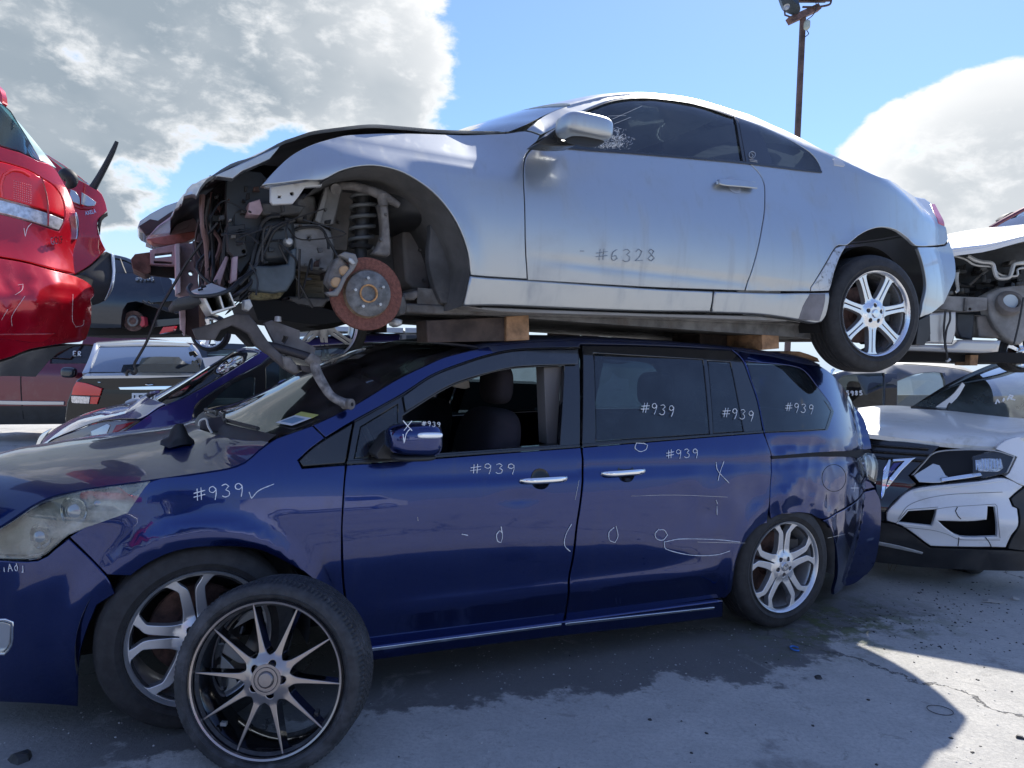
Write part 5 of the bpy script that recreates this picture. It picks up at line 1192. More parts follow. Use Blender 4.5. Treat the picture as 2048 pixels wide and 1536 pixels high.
# ================================================================ helpers for the cars further back
def at_d(x, y, D):
    d = pray(x, y); return CC + d * (D / d.y)
def patch(name, rows, m, parent, n=24, sub=5, thick=.02, smooth=True, bulge=0., label=None):
    """rows: [(image points, distance or (d0, d1))]; a surface swept through them"""
    L = []
    for pts, D in rows:
        d = dens(P(pts), 1e9, False); A = np.array(dens(P(pts), 6, False)); c = np.r_[0, np.cumsum(np.hypot(*np.diff(A, axis=0).T))]; q = np.linspace(0, c[-1], n + 1)
        D0, D1 = D if isinstance(D, tuple) else (D, D)
        L.append([at_d(np.interp(t, c, A[:, 0]), np.interp(t, c, A[:, 1]), D0 + (D1 - D0) * i / n) for i, t in enumerate(q)])
    rows2 = []
    for i in range(len(L) - 1):
        p0 = L[max(0, i - 1)]; p1 = L[i]; p2 = L[i + 1]; p3 = L[min(len(L) - 1, i + 2)]
        for j in range(sub):
            t = j / sub; rows2.append([.5 * ((2 * b) + (c - a) * t + (2 * a - 5 * b + 4 * c - d) * t * t + (3 * b - a - 3 * c + d) * t ** 3) for a, b, c, d in zip(p0, p1, p2, p3)])
    rows2.append(L[-1]); V = []; F = []; nr = len(rows2)
    nrm = (rows2[0][-1] - rows2[0][0]).cross(rows2[-1][0] - rows2[0][0]).normalized()
    if nrm.dot(rows2[0][0] - CC) < 0: nrm = -nrm
    for l in (0, 1):
        for i, r in enumerate(rows2):
            for j, p in enumerate(r):
                b = bulge * 4 * (j / n) * (1 - j / n) * (1 if bulge else 0); V.append(p - nrm * b + nrm * (thick * l))
    N = nr * (n + 1); ix = lambda i, j, l=0: l * N + i * (n + 1) + j
    for l in (0, 1):
        for i in range(nr - 1):
            for j in range(n): F.append([ix(i, j, l), ix(i + 1, j, l), ix(i + 1, j + 1, l), ix(i, j + 1, l)])
    for i in range(nr - 1):
        for j in (0, n): F.append([ix(i, j), ix(i, j, 1), ix(i + 1, j, 1), ix(i + 1, j)])
    for j in range(n):
        for i in (0, nr - 1): F.append([ix(i, j), ix(i, j, 1), ix(i, j + 1, 1), ix(i, j + 1)])
    o = link(name, V, F, m, parent, smooth=True, sharp=50, label=label); fixn(o); return o
M_ = MATS
# ================================================================ RED HATCHBACK at the left edge (rear corner)
def g_golf(s, z):
    s = max(-1.2, min(.45, s)); z = max(1.1, min(2.6, z)); g = .0
    g += 1.9 * max(0, s + .10) ** 2.2 + .10 * max(0, -.25 - s) ** 2
    g -= .12 * math.exp(-((z - 1.56) / .17) ** 2)         # bumper shelf
    g += .05 * max(0, z - 1.9) + .35 * max(0, z - 2.06) ** 1.3 + .55 * max(0, 1.42 - z) ** 1.5
    g += (.022 * noise.noise(Vector((s * 6, z * 7, 3))) + .012 * abs(noise.noise(Vector((s * 12, z * 14, 6))))) * sm(z, 1.75, 1.6)
    return g
_o = at_d(90, 520, 3.0); GF = Frame((_o.x, _o.y, 0), 36, g_golf)
golf = thing('red_hatchback', 'bright red hatchback seen from its rear corner at the left edge, stacked high', 'car', GF.at(-.6, 1.2, .5))
rp = M_['red_paint']
gb_ = GF.panel('body', P("-120,240 0,292 41,304 78,321 95,325 112,338 132,371 144,397 152,422 156,440 156,478 149,502 149,525 152,549 100,536 40,520 -60,505 -120,500"), rp, golf, thick=.35, h=.03, holes=[P("-100,312 0,322 30,330 59,340 85,356 110,373 126,398 130,420 129,443 119,463 82,451 0,428 -100,412")])
GF.panel('rear_bumper', P("-120,502 -60,507 40,522 100,538 152,551 176,563 189,577 190,592 183,600 181,657 173,680 160,686 120,690 60,700 0,722 -120,735"), rp, golf, thick=.35, h=.03, off=-.02)
GF.panel('bumper_valance', P("-120,737 0,724 60,702 120,692 162,688 117,708 89,735 73,755 0,754 -120,756"), mat('grey_valance', (.10, .105, .11), rough=.5, dirt=.5), golf, thick=.35, off=0)
gl_ = GF.panel('tail_light', P("-100,312 0,322 30,330 59,340 85,356 110,373 126,398 130,420 130,436 96,423 0,396 -100,372"), M_['red_lens'], golf, off=-.004, thick=.05, gap=.002, h=.02)
GF.panel('reverse_lens', P("-100,374 0,398 96,425 129,438 128,446 119,462 82,450 0,427 -100,411"), mat('reverse_lens', (.62, .60, .60), rough=.15, metal=.5, coat=.8, var=.35, vscale=50), gl_, off=-.002, thick=.05, gap=.002, h=.02)
GF.panel('lens_divider', P("83,355 86,356 96,388 100,423 99,452 96,451 96,423 92,388"), M_['red_lens_deep'], gl_, off=-.007, thick=.01, h=.02, gap=0)
mb = MB()
for i in range(9):
    for j in range(9):
        x, y = 28 + i * 4.2, 362 + j * 4.4 + i * 1.1
        if y < 410 + i * 1.4: s, z = GF.px(x, y, -.006); mb.lathe(GF.surf(s, z, -.006), GF.v, [(0, -.0015), (.0022, .0)], 5)
q = mb.build('lens_dots', mat('lens_dot', (.9, .25, .25), rough=.2, coat=1), gl_); q['kind'] = 'stuff'
mb = MB(); mb.tube([GF.surf(*GF.px(x, y, -.006), -.006) for x, y in dens(P("4,395 2,370 8,350 24,341 44,343 60,352"), 5, False)], .006, 6); mb.build('lamp_ring', mat('bright_red', (.95, .05, .04), rough=.15, coat=1), gl_)
patch('rear_glass', [("-120,180 0,206 40,252 80,318", (2.75, 3.05)), ("-120,238 0,290 41,302 78,320", (2.72, 3.02))], M_['glass_teal'], golf, thick=.006, n=14)
patch('glass_edge', [("-20,180 0,203 44,252 90,308 112,336", (2.95, 3.15)), ("-20,186 0,211 42,260 80,318 100,330", (2.93, 3.1))], mat('green_glass_edge', (.35, .50, .46), rough=.2, coat=.6), golf, thick=.01, n=16)
patch('rear_spoiler', [("-60,120 0,178 5,205", 3.0), ("-60,160 -10,205 -2,214", 3.0)], rp, golf, thick=.03, n=8)
GF.slab('cabin_void', GF.pxs("-110,250 0,215 40,262 70,318 -110,310", vv=.5), .5, .9, M_['maroon_void'], golf, sz=True)
GF.panel('reflector', P("-100,672 0,668 60,667 115,666 89,686 60,687 0,680 -100,684"), M_['red_lens_deep'], golf, off=-.026, thick=.01, h=.02)
GF.panel('badge_edge', P("151,424 155,424 159,440 159,470 156,480 153,478 155,460"), M_['chrome_strip'], golf, off=-.02, thick=.02, h=.02)
textmesh(GF, 'GOLF', 102, 490, 24, 15, M_['chrome'], gb_, 'badge_lettering', ang=-9, off=-.014, ext=.004)
write(GF, 'V', 48, 472, 22, M_['marker'], gb_, r=.0012, wide=.7); write(GF, 'V', 114, 610, 22, M_['marker'], golf, r=.0012, wide=.7)
write(GF, '', 0, 0, 10, M_['marker'], golf, r=.0006, off=-.024, strokes=[P("146,588 145,640 152,654 166,650 168,640"), P("36,570 46,568 44,580 30,590"), P("3,640 16,618"), P("50,592 24,632 24,652")])
# ================================================================ SECOND RED HATCHBACK
_o = at_d(170, 480, 4.3); AX = Frame((_o.x, _o.y, 0), 48, lambda s, z: 1.2 * max(0, s + .02) ** 2 + .25 * max(0, z - 2.05) - .05 * math.exp(-((z - 1.75) / .12) ** 2))
ax_ = thing('red_hatchback', 'second red hatchback behind the first one, its bumper torn and a wiper arm sticking up', 'car', AX.at(0, 1.6, .4))
AX.panel('body', P("60,300 88,307 100,315 145,351 183,372 195,378 205,388 213,408 216,422 205,432 196,446 199,466 203,480 213,500 183,529 150,550 100,545 60,520"), rp, ax_, thick=.5, h=.04)
AX.panel('rear_window', P("70,292 88,304 130,330 160,352 182,370 165,364 140,352 112,330"), M_['glass_teal'], ax_, off=.01, thick=.03, h=.05)
t2 = AX.panel('tail_light', P("141,377 152,382 160,395 161,410 146,404 138,392"), M_['clear_lens_body'], ax_, off=-.012, thick=.02, h=.03)
AX.panel('tail_light', P("163,383 178,392 194,404 190,412 176,413 162,408"), M_['clear_lens_body'], ax_, off=-.012, thick=.02, h=.03)
AX.panel('tail_light_red', P("136,398 160,412 178,416 190,414 184,419 160,418 140,408"), M_['red_lens_deep'], ax_, off=-.010, thick=.02, h=.03)
AX.panel('torn_bumper', P("213,502 229,509 231,542 225,578 211,602 185,612 178,590 186,560 170,552 152,551 183,531"), M_['black_plastic'], ax_, off=-.01, thick=.4, h=.05)
AX.panel('bumper_rim', P("222,506 230,510 232,542 226,580 212,603 209,600 220,575 225,542"), M_['silver_grey_paint'], ax_, off=-.025, thick=.02, h=.05)
AX.panel('plate_recess', P("216,423 217,432 205,442 201,470 196,450 198,436 206,428"), M_['dark_void'], ax_, off=-.014, thick=.02, h=.04)
textmesh(AX, 'AXELA', 171, 431, 22, 8, M_['chrome'], ax_, 'badge_lettering', ang=-14)
mb = MB(); mb.tube([at_d(x, y, 4.25) for x, y in P("186,376 200,352 214,326 226,302 234,283")], [.022, .018, .016, .014, .010], 8, smooth=3); mb.build('wiper_arm', M_['black_plastic'], ax_)
MB().tube([at_d(x, y, 3.9) for x, y in P("122,352 132,349 142,357 142,367 134,374")], [.022, .036, .036, .028, .012], 10, smooth=3).build('wiper_knob', M_['black_plastic'], ax_)

# ================================================================ MAROON SUV on the ground, far left
_o = at_d(120, 760, 10.3); SU = Frame((_o.x, _o.y, 0), 88, lambda s, z: .05 * ((z - .8) / .5) ** 2 + .35 * max(0, z - 1.05))
suv = thing('suv', 'maroon four wheel drive with chrome side strip parked at far left behind', 'car', SU.at(0, 0, .5))
mp = M_['maroon_paint']
sb = SU.panel('body', P("-60,712 60,712 140,716 163,690 168,664 230,666 300,676 420,690 440,730 440,838 300,840 46,840 -60,842"), mp, suv, thick=1.5, h=.12, holes=[P("100,716 145,690 164,688 240,692 400,702 400,728 150,727 100,727")])
SU.panel('side_window', P("100,716 145,690 164,688 240,692 400,702 400,728 150,727 100,727"), M_['glass_dark'], suv, off=.03, thick=.01, h=.2)
for x in (46,): SU.panel('door_gap', P(f"{x},716 {x+2},716 {x+2},838 {x},838"), M_['dark_void'], suv, off=-.004, thick=.01, gap=0, rnd=0, h=.2)
SU.panel('chrome_strip', P("-60,800 46,802 128,803 128,810 46,810 -60,808"), M_['silver_grey_paint'], suv, off=-.02, thick=.02, h=.2)
SU.panel('sill', P("-60,812 128,812 200,814 200,848 -60,850"), M_['black_plastic'], suv, off=-.004, thick=.3, h=.2)
blobmesh(SU, *SU.px(138, 745, vv=-.15), -.15, .10, .075, .07, 3).build('door_mirror', M_['dark_paint'], suv)
write(SU, 'ER', 146, 712, 9, M_['marker'], suv, off=.02, r=.008, wide=1.3)
wheel(suv, SU.at(SU.px(20, 850)[0] - .9, .36, .05), -SU.v, .36, .25, .22, '5', M_['alloy'], M_['alloy_shadow'], M_['tyre'], M_['rust_dark'], detail=False)
# ================================================================ BLACK SEDAN seen from behind
def g_sedan(s, z):
    g = .9 * max(0, abs(s) - .62) ** 2.2
    if z > 1.02: g += .42 + (z - 1.02) * 1.25
    elif z > .98: g += .42 * (z - .98) / .04
    return g + .03 * ((z - .8) / .3) ** 2
_o = at_d(283, 770, 8.6); SE = Frame((_o.x, _o.y, 0), 92, g_sedan)
sed = thing('sedan', 'black sedan seen from behind, between the maroon car and the violet car', 'car', SE.at(0, 0, .8))
SE.slab('body', SE.pxs("165,752 410,752 420,765 424,800 424,850 128,850 128,830 132,804 142,778 152,760", vv=0), 0, 1.2, M_['black_paint'], sed, sz=True, rnd=.03, h=.15)
def wall(x, y, v): return SE.at(*SE.px(x, y, vv=v), v)
patch('boot_lid', [("165,752 283,751 410,752", 8.6), ("176,746 283,745 408,746", 9.0)], M_['silver_grey_paint'], sed, n=12, thick=.03)
patch('rear_window', [("178,744 283,744 407,744", 9.02), ("186,720 283,718 394,719", 9.3), ("198,694 283,692 379,693", 9.7)], mat('sedan_glass', (.10, .12, .15), rough=.03, spec=.9, coat=1., metal=.35), sed, n=16, thick=.02)
patch('pillar', [("164,746 171,746 178,744", 9.0), ("178,716 183,715 187,714", 9.3), ("188,687 193,686 198,693", 9.68)], M_['silver_grey_paint'], sed, n=4, thick=.05)
patch('pillar', [("407,744 414,743 420,742", 9.0), ("394,718 400,716 407,714", 9.3), ("379,693 384,688 390,692", 9.68)], M_['silver_grey_paint'], sed, n=4, thick=.05)
patch('roof', [("190,692 283,689 385,692", 9.70), ("192,685 283,681 372,685", 9.95), ("200,682 283,678 366,683", 10.8)], M_['silver_grey_paint'], sed, n=12, thick=.04)
SE.panel('rear_face', P("170,754 283,753 405,754 414,768 418,800 418,848 140,848 136,812 150,765"), M_['black_paint'], sed, off=-.012, thick=.02, h=.12)
t3 = SE.panel('tail_light', P("152,763 172,766 204,777 200,792 142,790 146,774"), M_['red_lens'], sed, off=-.03, thick=.03, h=.08)
SE.panel('tail_light_lower', P("141,791 180,793 178,808 138,806"), M_['reverse_lens'], t3, off=-.03, thick=.03, h=.08); SE.panel('tail_light_lower', P("181,793 199,793 194,809 179,808"), M_['red_lens'], t3, off=-.03, thick=.03, h=.08)
SE.panel('chrome_bar', P("236,774 300,772 356,771 358,779 300,780 240,780"), M_['chrome'], sed, off=-.04, thick=.03, h=.1)
pl = SE.panel('number_plate', P("263,786 330,785 330,806 263,806"), M_['paper'], sed, off=-.025, thick=.01, h=.2)
textmesh(SE, 'LER2', 268, 803, 40, 13, M_['dark_void'], pl, 'plate_lettering', off=-.028)
textmesh(SE, 'CITY', 195, 765, 28, 6, M_['chrome'], sed, 'badge_lettering', off=-.02, shear=.3)
mb = MB()
for a, b in (((293, 757), (296, 768)), ((308, 756), (305, 768)), ((295, 763), (306, 763))): mb.tube([SE.surf(*SE.px(*a), -.03), SE.surf(*SE.px(*b), -.03)], .009, 6)
mb.tube([SE.surf(*SE.px(x, y), -.03) for x, y in P("291,756 300,755 311,756 308,769 300,770 294,769 291,756")], .005, 6); mb.build('emblem', M_['chrome'], sed)
MB().tube([at_d(294, 686, 9.8), at_d(295, 712, 9.5)], [.012, .006], 6).build('aerial', M_['black_plastic'], sed)
MB().tube([at_d(x, y, 9.3) for x, y in P("380,708 388,706 392,712")], .03, 8).build('glass_heater_tab', M_['black_plastic'], sed)
for v_ in (-.55, .55): MB().lathe(SE.at(v_, .31, .25), SE.v, [(.31, .0), (.31, .2), (0, .2), (0, 0)], 30).build('tyre', M_['tyre'], sed)
# ================================================================ DARK BLUE WRECK on top of the far row
_o = at_d(270, 600, 8.2); DW = Frame((_o.x, _o.y, 0), 88, lambda s, z: .10 * max(0, z - 2.0) ** 1 + .04 * ((z - 1.85) / .2) ** 2)
dw = thing('wrecked_car', 'dark blue wrecked car with red brake caliper, lying on the cars behind the black sedan', 'car', DW.at(0, 1.5, .5))
DW.panel('body', P("150,500 225,508 240,511 264,519 280,538 300,548 325,548 344,560 345,590 330,594 300,600 292,608 272,603 255,606 246,620 243,656 185,656 150,650"), M_['grey_blue_paint'], dw, thick=1.4, h=.12, holes=[P("190,514 232,516 262,526 270,546 190,546")])
DW.panel('side_window', P("190,514 232,516 262,526 270,546 190,546"), M_['glass_dark'], dw, off=.02, thick=.01, h=.2)
DW.panel('window_bar', P("238,516 241,516 252,546 248,546"), M_['black_plastic'], dw, off=-.01, thick=.02, h=.2)
DW.panel('bent_wing', P("319,551 330,549 344,560 346,575 360,590 350,602 300,606 296,598 330,590"), M_['grey_blue_paint'], dw, off=-.08, thick=.06, h=.1)
DW.slab('engine_bay', DW.pxs("243,612 300,600 390,606 392,648 360,664 300,666 243,662", vv=.35), .35, .9, M_['dark_void'], dw, sz=True, h=.2)
DW.slab('underbody', DW.pxs('150,650 400,646 404,668 150,672', vv=.3), .3, 1.2, M_['dark_void'], dw, sz=True, h=.2)
DW.slab('red_panel_scrap', DW.pxs('318,668 326,654 350,652 346,662', vv=.0), 0, .06, M_['red_paint'], dw, sz=True)
DW.slab('chassis_leg', DW.pxs("300,640 385,634 388,646 304,655", vv=.2), .2, .35, M_['dark_paint'], dw, sz=True, h=.2)
DW.slab('torn_bumper', DW.pxs("258,594 300,590 370,606 372,616 340,616 290,608", vv=.1), .1, .16, M_['black_plastic'], dw, sz=True, h=.2)
for i in range(5):
    MB().tube([at_d(285 + i * 9 + k * 14, 602 + i * 3 + k * 4 + (k % 2) * 4, 7.9) for k in range(4)], .012, 5, smooth=3).build('wiring_loom', M_['cable'], dw)
cdk = DW.at(*DW.px(267, 642, vv=.1), .1)
MB().lathe(cdk, DW.v, [(0, -.03), (.02, -.03), (.065, -.01), (.07, 0), (.115, 0), (.115, .02), (0, .02)], 32).build('brake_disc', M_['rust_dark'], dw)
MB().lathe(cdk - DW.v * .012, DW.v, [(0, -.012), (.06, -.008), (.066, .0)], 24).build('hub_face', M_['hub_grey'], dw)
DW.slab('brake_caliper', DW.pxs("281,632 288,634 290,650 284,654 279,650 283,640", vv=.04), .04, .12, mat('red_caliper', (.45, .03, .05), rough=.4), dw, sz=True)
write(DW, '#5905', 272, 561, 6, M_['marker_grey'], dw, r=.008, wide=1.5, off=-.02)
# ================================================================ VIOLET BLUE CAR right behind the people carrier
O2 = BL.at(0, 0, 2.42); V2 = Frame(O2, BA, lambda s, z: g_mpv(s + .05, z, False), 1.8)
vio = thing('hatchback_car', 'violet blue car directly behind the people carrier, nose to the left with smoky headlight', 'car', O2)
vp = M_['violet_paint']
V2.panel('wing', P("120,905 152,896 228,873 282,841 315,817 345,806 395,786 388,822 384,840 420,850 470,856 520,860 520,960 300,960 120,960"), vp, vio, h=.06, thick=.4)
V2.panel('front_bumper', P("56,925 60,912 72,915 108,906 152,895 200,884 200,960 56,960"), vp, vio, h=.06, thick=.3)
h2 = V2.panel('headlight', P("74,909 102,881 152,861 193,846 240,841 281,840 256,858 228,872 190,884 152,892 107,903 77,912"), mat('smoky_lamp', (.22, .19, .19), rough=.12, metal=.4, coat=1.), vio, h=.03, thick=.05)
for pts, m in (("180,862 214,846 222,850 210,880 184,884", 'clear_lens_body'), ("150,880 178,868 182,878 160,890", 'alloy_shadow'), ("232,850 272,842 240,862 222,868", 'red_lens_deep')):
    V2.panel('lamp_inner', P(pts), M_[m], h2, off=-.006, thick=.004, h=.04)
V2.panel('headlight_rim', P("60,922 74,880 84,866 104,856 98,864 84,882 72,908 68,922"), M_['chrome_strip'], vio, off=-.01, thick=.02, h=.04)
V2.panel('bonnet_shadow_gap', P("72,910 84,896 102,879 152,858 193,843 240,837 282,837 281,840 240,841 193,846 152,861 102,882 76,908"), M_['dark_void'], vio, off=-.004, thick=.02, h=.04)
H2 = V2.pxs(P("70,910 86,892 127,871 178,855 241,843 283,836 316,815 330,808"))
V2.loft('bonnet', H2, vp, vio, crown=.008, bow=lambda t: .03 + .08 * t, p=2.6, ny=20, sz=True)
A2 = V2.pxs(P("338,810 402,775 460,740 515,706"))
V2.loft('windscreen', A2, M_['glass_green'], vio, crown=0., bow=lambda t: .07, p=-1, ny=16, sz=True, thick=.006)
V2.panel('front_pillar', P("330,812 345,806 402,777 460,743 515,708 545,695 600,680 700,672 800,670 800,682 700,686 600,694 540,711 523,727 465,758 402,799 386,820 384,840 372,836 380,818 395,788"), vp, vio, h=.05, thick=.03)
V2.panel('door_frame', P("386,822 402,800 465,759 523,728 545,712 600,695 700,687 800,683 800,900 520,860 430,850 388,836"), M_['black_trim'], vio, h=.06, thick=.03, holes=[P("412,818 440,788 470,765 500,752 510,756 507,808 480,814 440,818"), P("532,735 560,716 610,702 700,694 790,690 790,840 700,845 533,800")])
V2.panel('side_window', P("532,735 560,716 610,702 700,694 790,690 790,840 700,845 533,800"), M_['glass_teal'], vio, off=.01, thick=.004, gap=0, h=.1)
V2.panel('quarter_light', P("412,818 440,788 470,765 500,752 510,756 507,808 480,814 440,818"), M_['glass_teal'], vio, off=.01, thick=.004, gap=0, h=.1)
V2.slab('body_core', [(-.6, .3), (-.6, .7), (.2, .85), (2.8, .9), (2.8, .3)], .25, 1.6, M_['dark_void'], vio, sz=True, h=.4)
V2.loft('roof', V2.pxs(P("520,704 600,683 700,674 800,671")), vp, vio, crown=.03, bow=0., p=2.6, ny=12, sz=True)
blobmesh(V2, *V2.px(600, 775, vv=-.12), -.12, .15, .06, .07, 3.2).build('door_mirror', vp, vio)
blobmesh(V2, .45, .93, .9, .2, .08, .6, 4).build('dashboard', M_['black_plastic'], vio)
for v_ in (.45, 1.3): seat(V2, 1.15, v_, vio, M_['seat_cloth'], z0=.6, back=.5)
MB().tube([at_d(x, y, 5.6) for x, y in P("252,806 264,803 276,800 292,803 300,809 312,806 330,812")], [.012, .022, .018, .022, .012, .016, .01], 8, smooth=3).build('bent_wiper', M_['pale_metal'], vio)
# ================================================================ wheel standing on the violet car
UB = Frame(BL.at(0, 0, 2.35), BA, lambda s, z: .06 * max(0, 2.0 - z) + .3 * max(0, z - 2.15), 1.7)
ubc = thing('hatchback_car', 'dark stacked car hidden behind the silver coupe, showing only one front wheel', 'car', UB.at(.95, 1.3, .8))
UB.slab('body', [(.72, 1.80), (.60, 2.0), (.75, 2.12), (1.5, 2.22), (2.0, 2.45), (3.4, 2.45), (4.1, 2.2), (4.3, 1.9), (4.2, 1.78)], 0, 1.7, M_['dark_paint'], ubc, sz=True, h=.2, rnd=.03)  # unseen body added; darkens reflections and blocks light in the gap
UB.slab('side_window', [(1.75, 2.2), (2.1, 2.42), (3.3, 2.42), (3.6, 2.2)], -.01, .02, M_['glass_dark'], ubc, sz=True)
wheel(ubc, BL.at(.97, 1.62, 2.62), -BL.v, .34, .25, .2, 'seven', M_['alloy'], M_['gloss_black'], M_['tyre'], M_['rust_dark'], rot=20, disc=False, detail=False)
wheel(ubc, BL.at(3.6, 1.75, 2.62), -BL.v, .33, .25, .2, '7', M_['alloy'], M_['gloss_black'], M_['tyre'], M_['rust_dark'], disc=False, detail=False)
for s_ in (1.4, 3.2): tag(UB.slab('wood_block', [(s_, 1.60), (s_ + .12, 1.60), (s_ + .12, 1.78), (s_, 1.78)], .5, .9, M_['wood_dark'], None, sz=True), 'dark timber propping the hidden car above the violet car, %s' % ('towards its nose' if s_ < 2 else 'towards its tail'), 'wood block')
# ================================================================ DARK HATCH glimpsed below the coupe nose, far behind
_o = at_d(450, 700, 7.6); DH = Frame((_o.x, _o.y, 0), 80, lambda s, z: .3 * max(0, z - 1.2))
dh = thing('hatchback_car', 'dark car with teal windows and white bonnet glimpsed below the nose of the silver coupe', 'car', DH.at(0, 0, .5))
DH.panel('body', P("392,690 440,686 520,690 560,700 560,830 400,830 396,760 404,716"), M_['dark_paint'], dh, thick=1.4, h=.15, holes=[P("414,704 440,698 478,700 470,712 416,714")])
DH.panel('side_window', P("414,704 440,698 478,700 470,712 416,714"), M_['glass_teal'], dh, off=.01, thick=.01, h=.2)
DH.slab('white_bonnet', DH.pxs("404,716 440,712 478,714 484,722 460,736 412,740", vv=-.1), -.1, .5, M_['white_paint'], dh, sz=True, h=.2)
wh2 = thing('wheel', 'small bright alloy wheel glimpsed under the coupe nose, left of the hanging undertray', 'wheel', at_d(428, 690, 6.4))
wheel(None, at_d(418, 665, 6.2), Vector((.1, -1, 0)), .16, .12, .12, '7', M_['alloy_bright'], M_['gloss_black'], M_['tyre'], M_['rust_dark'], own=wh2, detail=False, disc=False)
# ================================================================ BEIGE VAN between the two stacked cars
_o = at_d(780, 690, 8.4); VN = Frame((_o.x, _o.y, 0), 86, lambda s, z: .15 * max(0, z - 1.55))
van = thing('van', 'beige van with white roof and teal windows seen in the gap between the stacked cars', 'van', VN.at(0, 0, .5))
VN.panel('side_panel', P("560,664 752,667 900,668 900,900 560,900"), M_['beige_paint'], van, thick=1.7, h=.3, holes=[P("735,700 742,692 790,690 860,688 860,800 730,800")])
VN.panel('roof_panel', P("560,650 752,654 807,655 807,666 752,665 560,660"), mat('van_white', (.7, .72, .72), rough=.3, coat=.6), van, thick=1.7, off=-.02, h=.3); VN.panel('roof_panel', P("810,655 900,656 900,666 810,666"), M_['van_white'], van, thick=1.7, off=-.02, h=.3)
VN.panel('window_band', P("716,670 804,670 802,686 720,688"), M_['gunmetal_paint'], van, off=-.015, thick=.02, h=.3); VN.panel('window_band', P("812,670 860,670 860,686 812,687"), M_['gunmetal_paint'], van, off=-.015, thick=.02, h=.3)
VN.panel('side_window', P("735,700 742,692 790,690 860,688 860,800 730,800"), M_['glass_teal'], van, off=.02, thick=.01, h=.3)
MB().box(VN.at(.2, .7, .9), (1.2, 3.2, .9), Matrix(((-VN.v.x, VN.u.x, 0), (-VN.v.y, VN.u.y, 0), (0, 0, 1)))).build('chassis', M_['dark_void'], van, smooth=False)
# ================================================================ WHITE SUV FRONT at the right
def g_xt(s, z):
    s = max(-.9, min(.7, s)); z = max(.1, min(1.3, z)); g = .9 * max(0, s - .12) ** 2 + .12 * max(0, -s - .2) ** 2
    return g + .35 * max(0, z - .72) - .05 * math.exp(-((z - .52) / .10) ** 2) + .5 * max(0, .32 - z)
_o = at_d(1900, 1000, 4.75); XT = Frame((_o.x, _o.y, 0), 112, g_xt)
xt = thing('suv', 'white four wheel drive with smashed bumper and lifted dirty bonnet beside the blue carrier', 'car', XT.at(0, 0, .3))
wp = M_['white_paint']
XT.panel('front_bumper', P("1773,1026 1790,1005 1823,979 1888,969 1960,961 2008,955 2048,972 2030,988 2020,997 2026,1012 2036,1016 2038,1052 2024,1072 2013,1096 1979,1095 1861,1093 1806,1054 1773,1043"), wp, xt, h=.03, thick=.06, rnd=.008, holes=[P("1796,1046 1817,1022 1873,1018 1864,1053"), P("1876,1042 1935,1043 1974,1039 1976,1012 1990,1013 1995,1074 1922,1074 1894,1059")])
for pts in ("1915,1014 1911,1022 1916,1032 1922,1038", "1918,1075 1916,1092", "1971,1075 1978,1084 1983,1095"):
    mb = MB(); mb.tube([XT.surf(*XT.px(x, y), -.001) for x, y in dens(P(pts), 5, False)], .0030, 5); mb.build('crack', M_['dark_void'], xt)
for pts in ("1868,1019 1900,1014 1990,1008 1994,1012 2000,1076", "1792,1047 1815,1019 1876,1014", "1806,1054 1862,1060 1893,1068 1920,1079 2000,1080", "1796,1038 1822,1008 1890,990 2005,984"):
    MB().tube([XT.surf(*XT.px(x, y), -.001) for x, y in dens(P(pts), 6, False)], .0018, 5).build('moulding_line', M_['frame_metal'], xt)
XT.slab('bumper_void', XT.pxs("1770,900 2040,900 2046,1100 1800,1092 1770,1040", vv=.22), .22, .4, M_['dark_void'], xt, sz=True, h=.2)
XT.panel('torn_corner', P("2048,976 2030,990 2022,998 2028,1012 2038,1018 2040,1050 2026,1074 2016,1098 2100,1106 2100,980"), M_['black_plastic'], xt, off=.0, thick=.3, h=.05)
hx = XT.panel('headlight', P("1944,912 1990,902 2030,914 2015,946 1966,958 1944,946"), M_['glass_lens'], xt, h=.03, thick=.01, off=-.01)
XT.panel('lamp_shell', P("1822,951 1846,926 1872,906 1930,900 1989,902 2029,914 2014,945 1966,958 1888,965 1838,966"), mat('lamp_black', (.008, .009, .012), rough=.5, spec=.3), hx, off=.05, thick=.03, h=.04)
XT.panel('lamp_bowl', P("1949,920 1975,916 2004,918 2008,936 1996,944 1956,943"), mat('lamp_chrome', (.75, .74, .72), rough=.2, metal=.9, var=.5, vscale=60, bump=.5, bscale=90), hx, off=.02, thick=.02, h=.03)
XT.panel('lamp_trim', P("1826,950 1866,926 1880,930 1892,950 1910,958 1880,966 1838,965"), M_['clear_lens_body'], hx, off=.03, thick=.02, h=.03)
XT.panel('lamp_trim', P("1880,956 1930,948 1962,944 1966,952 1930,958 1884,964"), M_['chrome_strip'], hx, off=.01, thick=.02, h=.03)
for k in range(9):
    x = 1951 + k * 6; XT.panel('lamp_rib', P(f"{x},{920-(k>1)*3} {x+2},{920-(k>1)*3} {x+3},{940-k*.6} {x+1},{940-k*.6}"), M_['chrome'], hx, off=.012, thick=.01, h=.03, gap=0, rnd=0)
XT.panel('lamp_rim', P('1822,951 1846,925 1871,903 1930,898 1990,900 2032,913 2016,947 2012,945 2027,914 1989,903 1930,901 1873,906 1850,926 1828,950'), M_['pale_metal'], hx, off=-.014, thick=.01, h=.03)
XT.panel('bumper_crease', P('1826,980 1888,972 1960,965 2008,959 2010,963 1960,970 1888,978 1828,986'), M_['white_paint_dirty'], xt, off=-.004, thick=.01, h=.04)
XT.panel('intake_insert', P('1880,1019 1972,1014 1972,1036 1935,1040 1880,1040 1868,1032'), M_['white_paint'], xt, off=.035, thick=.02, h=.04)
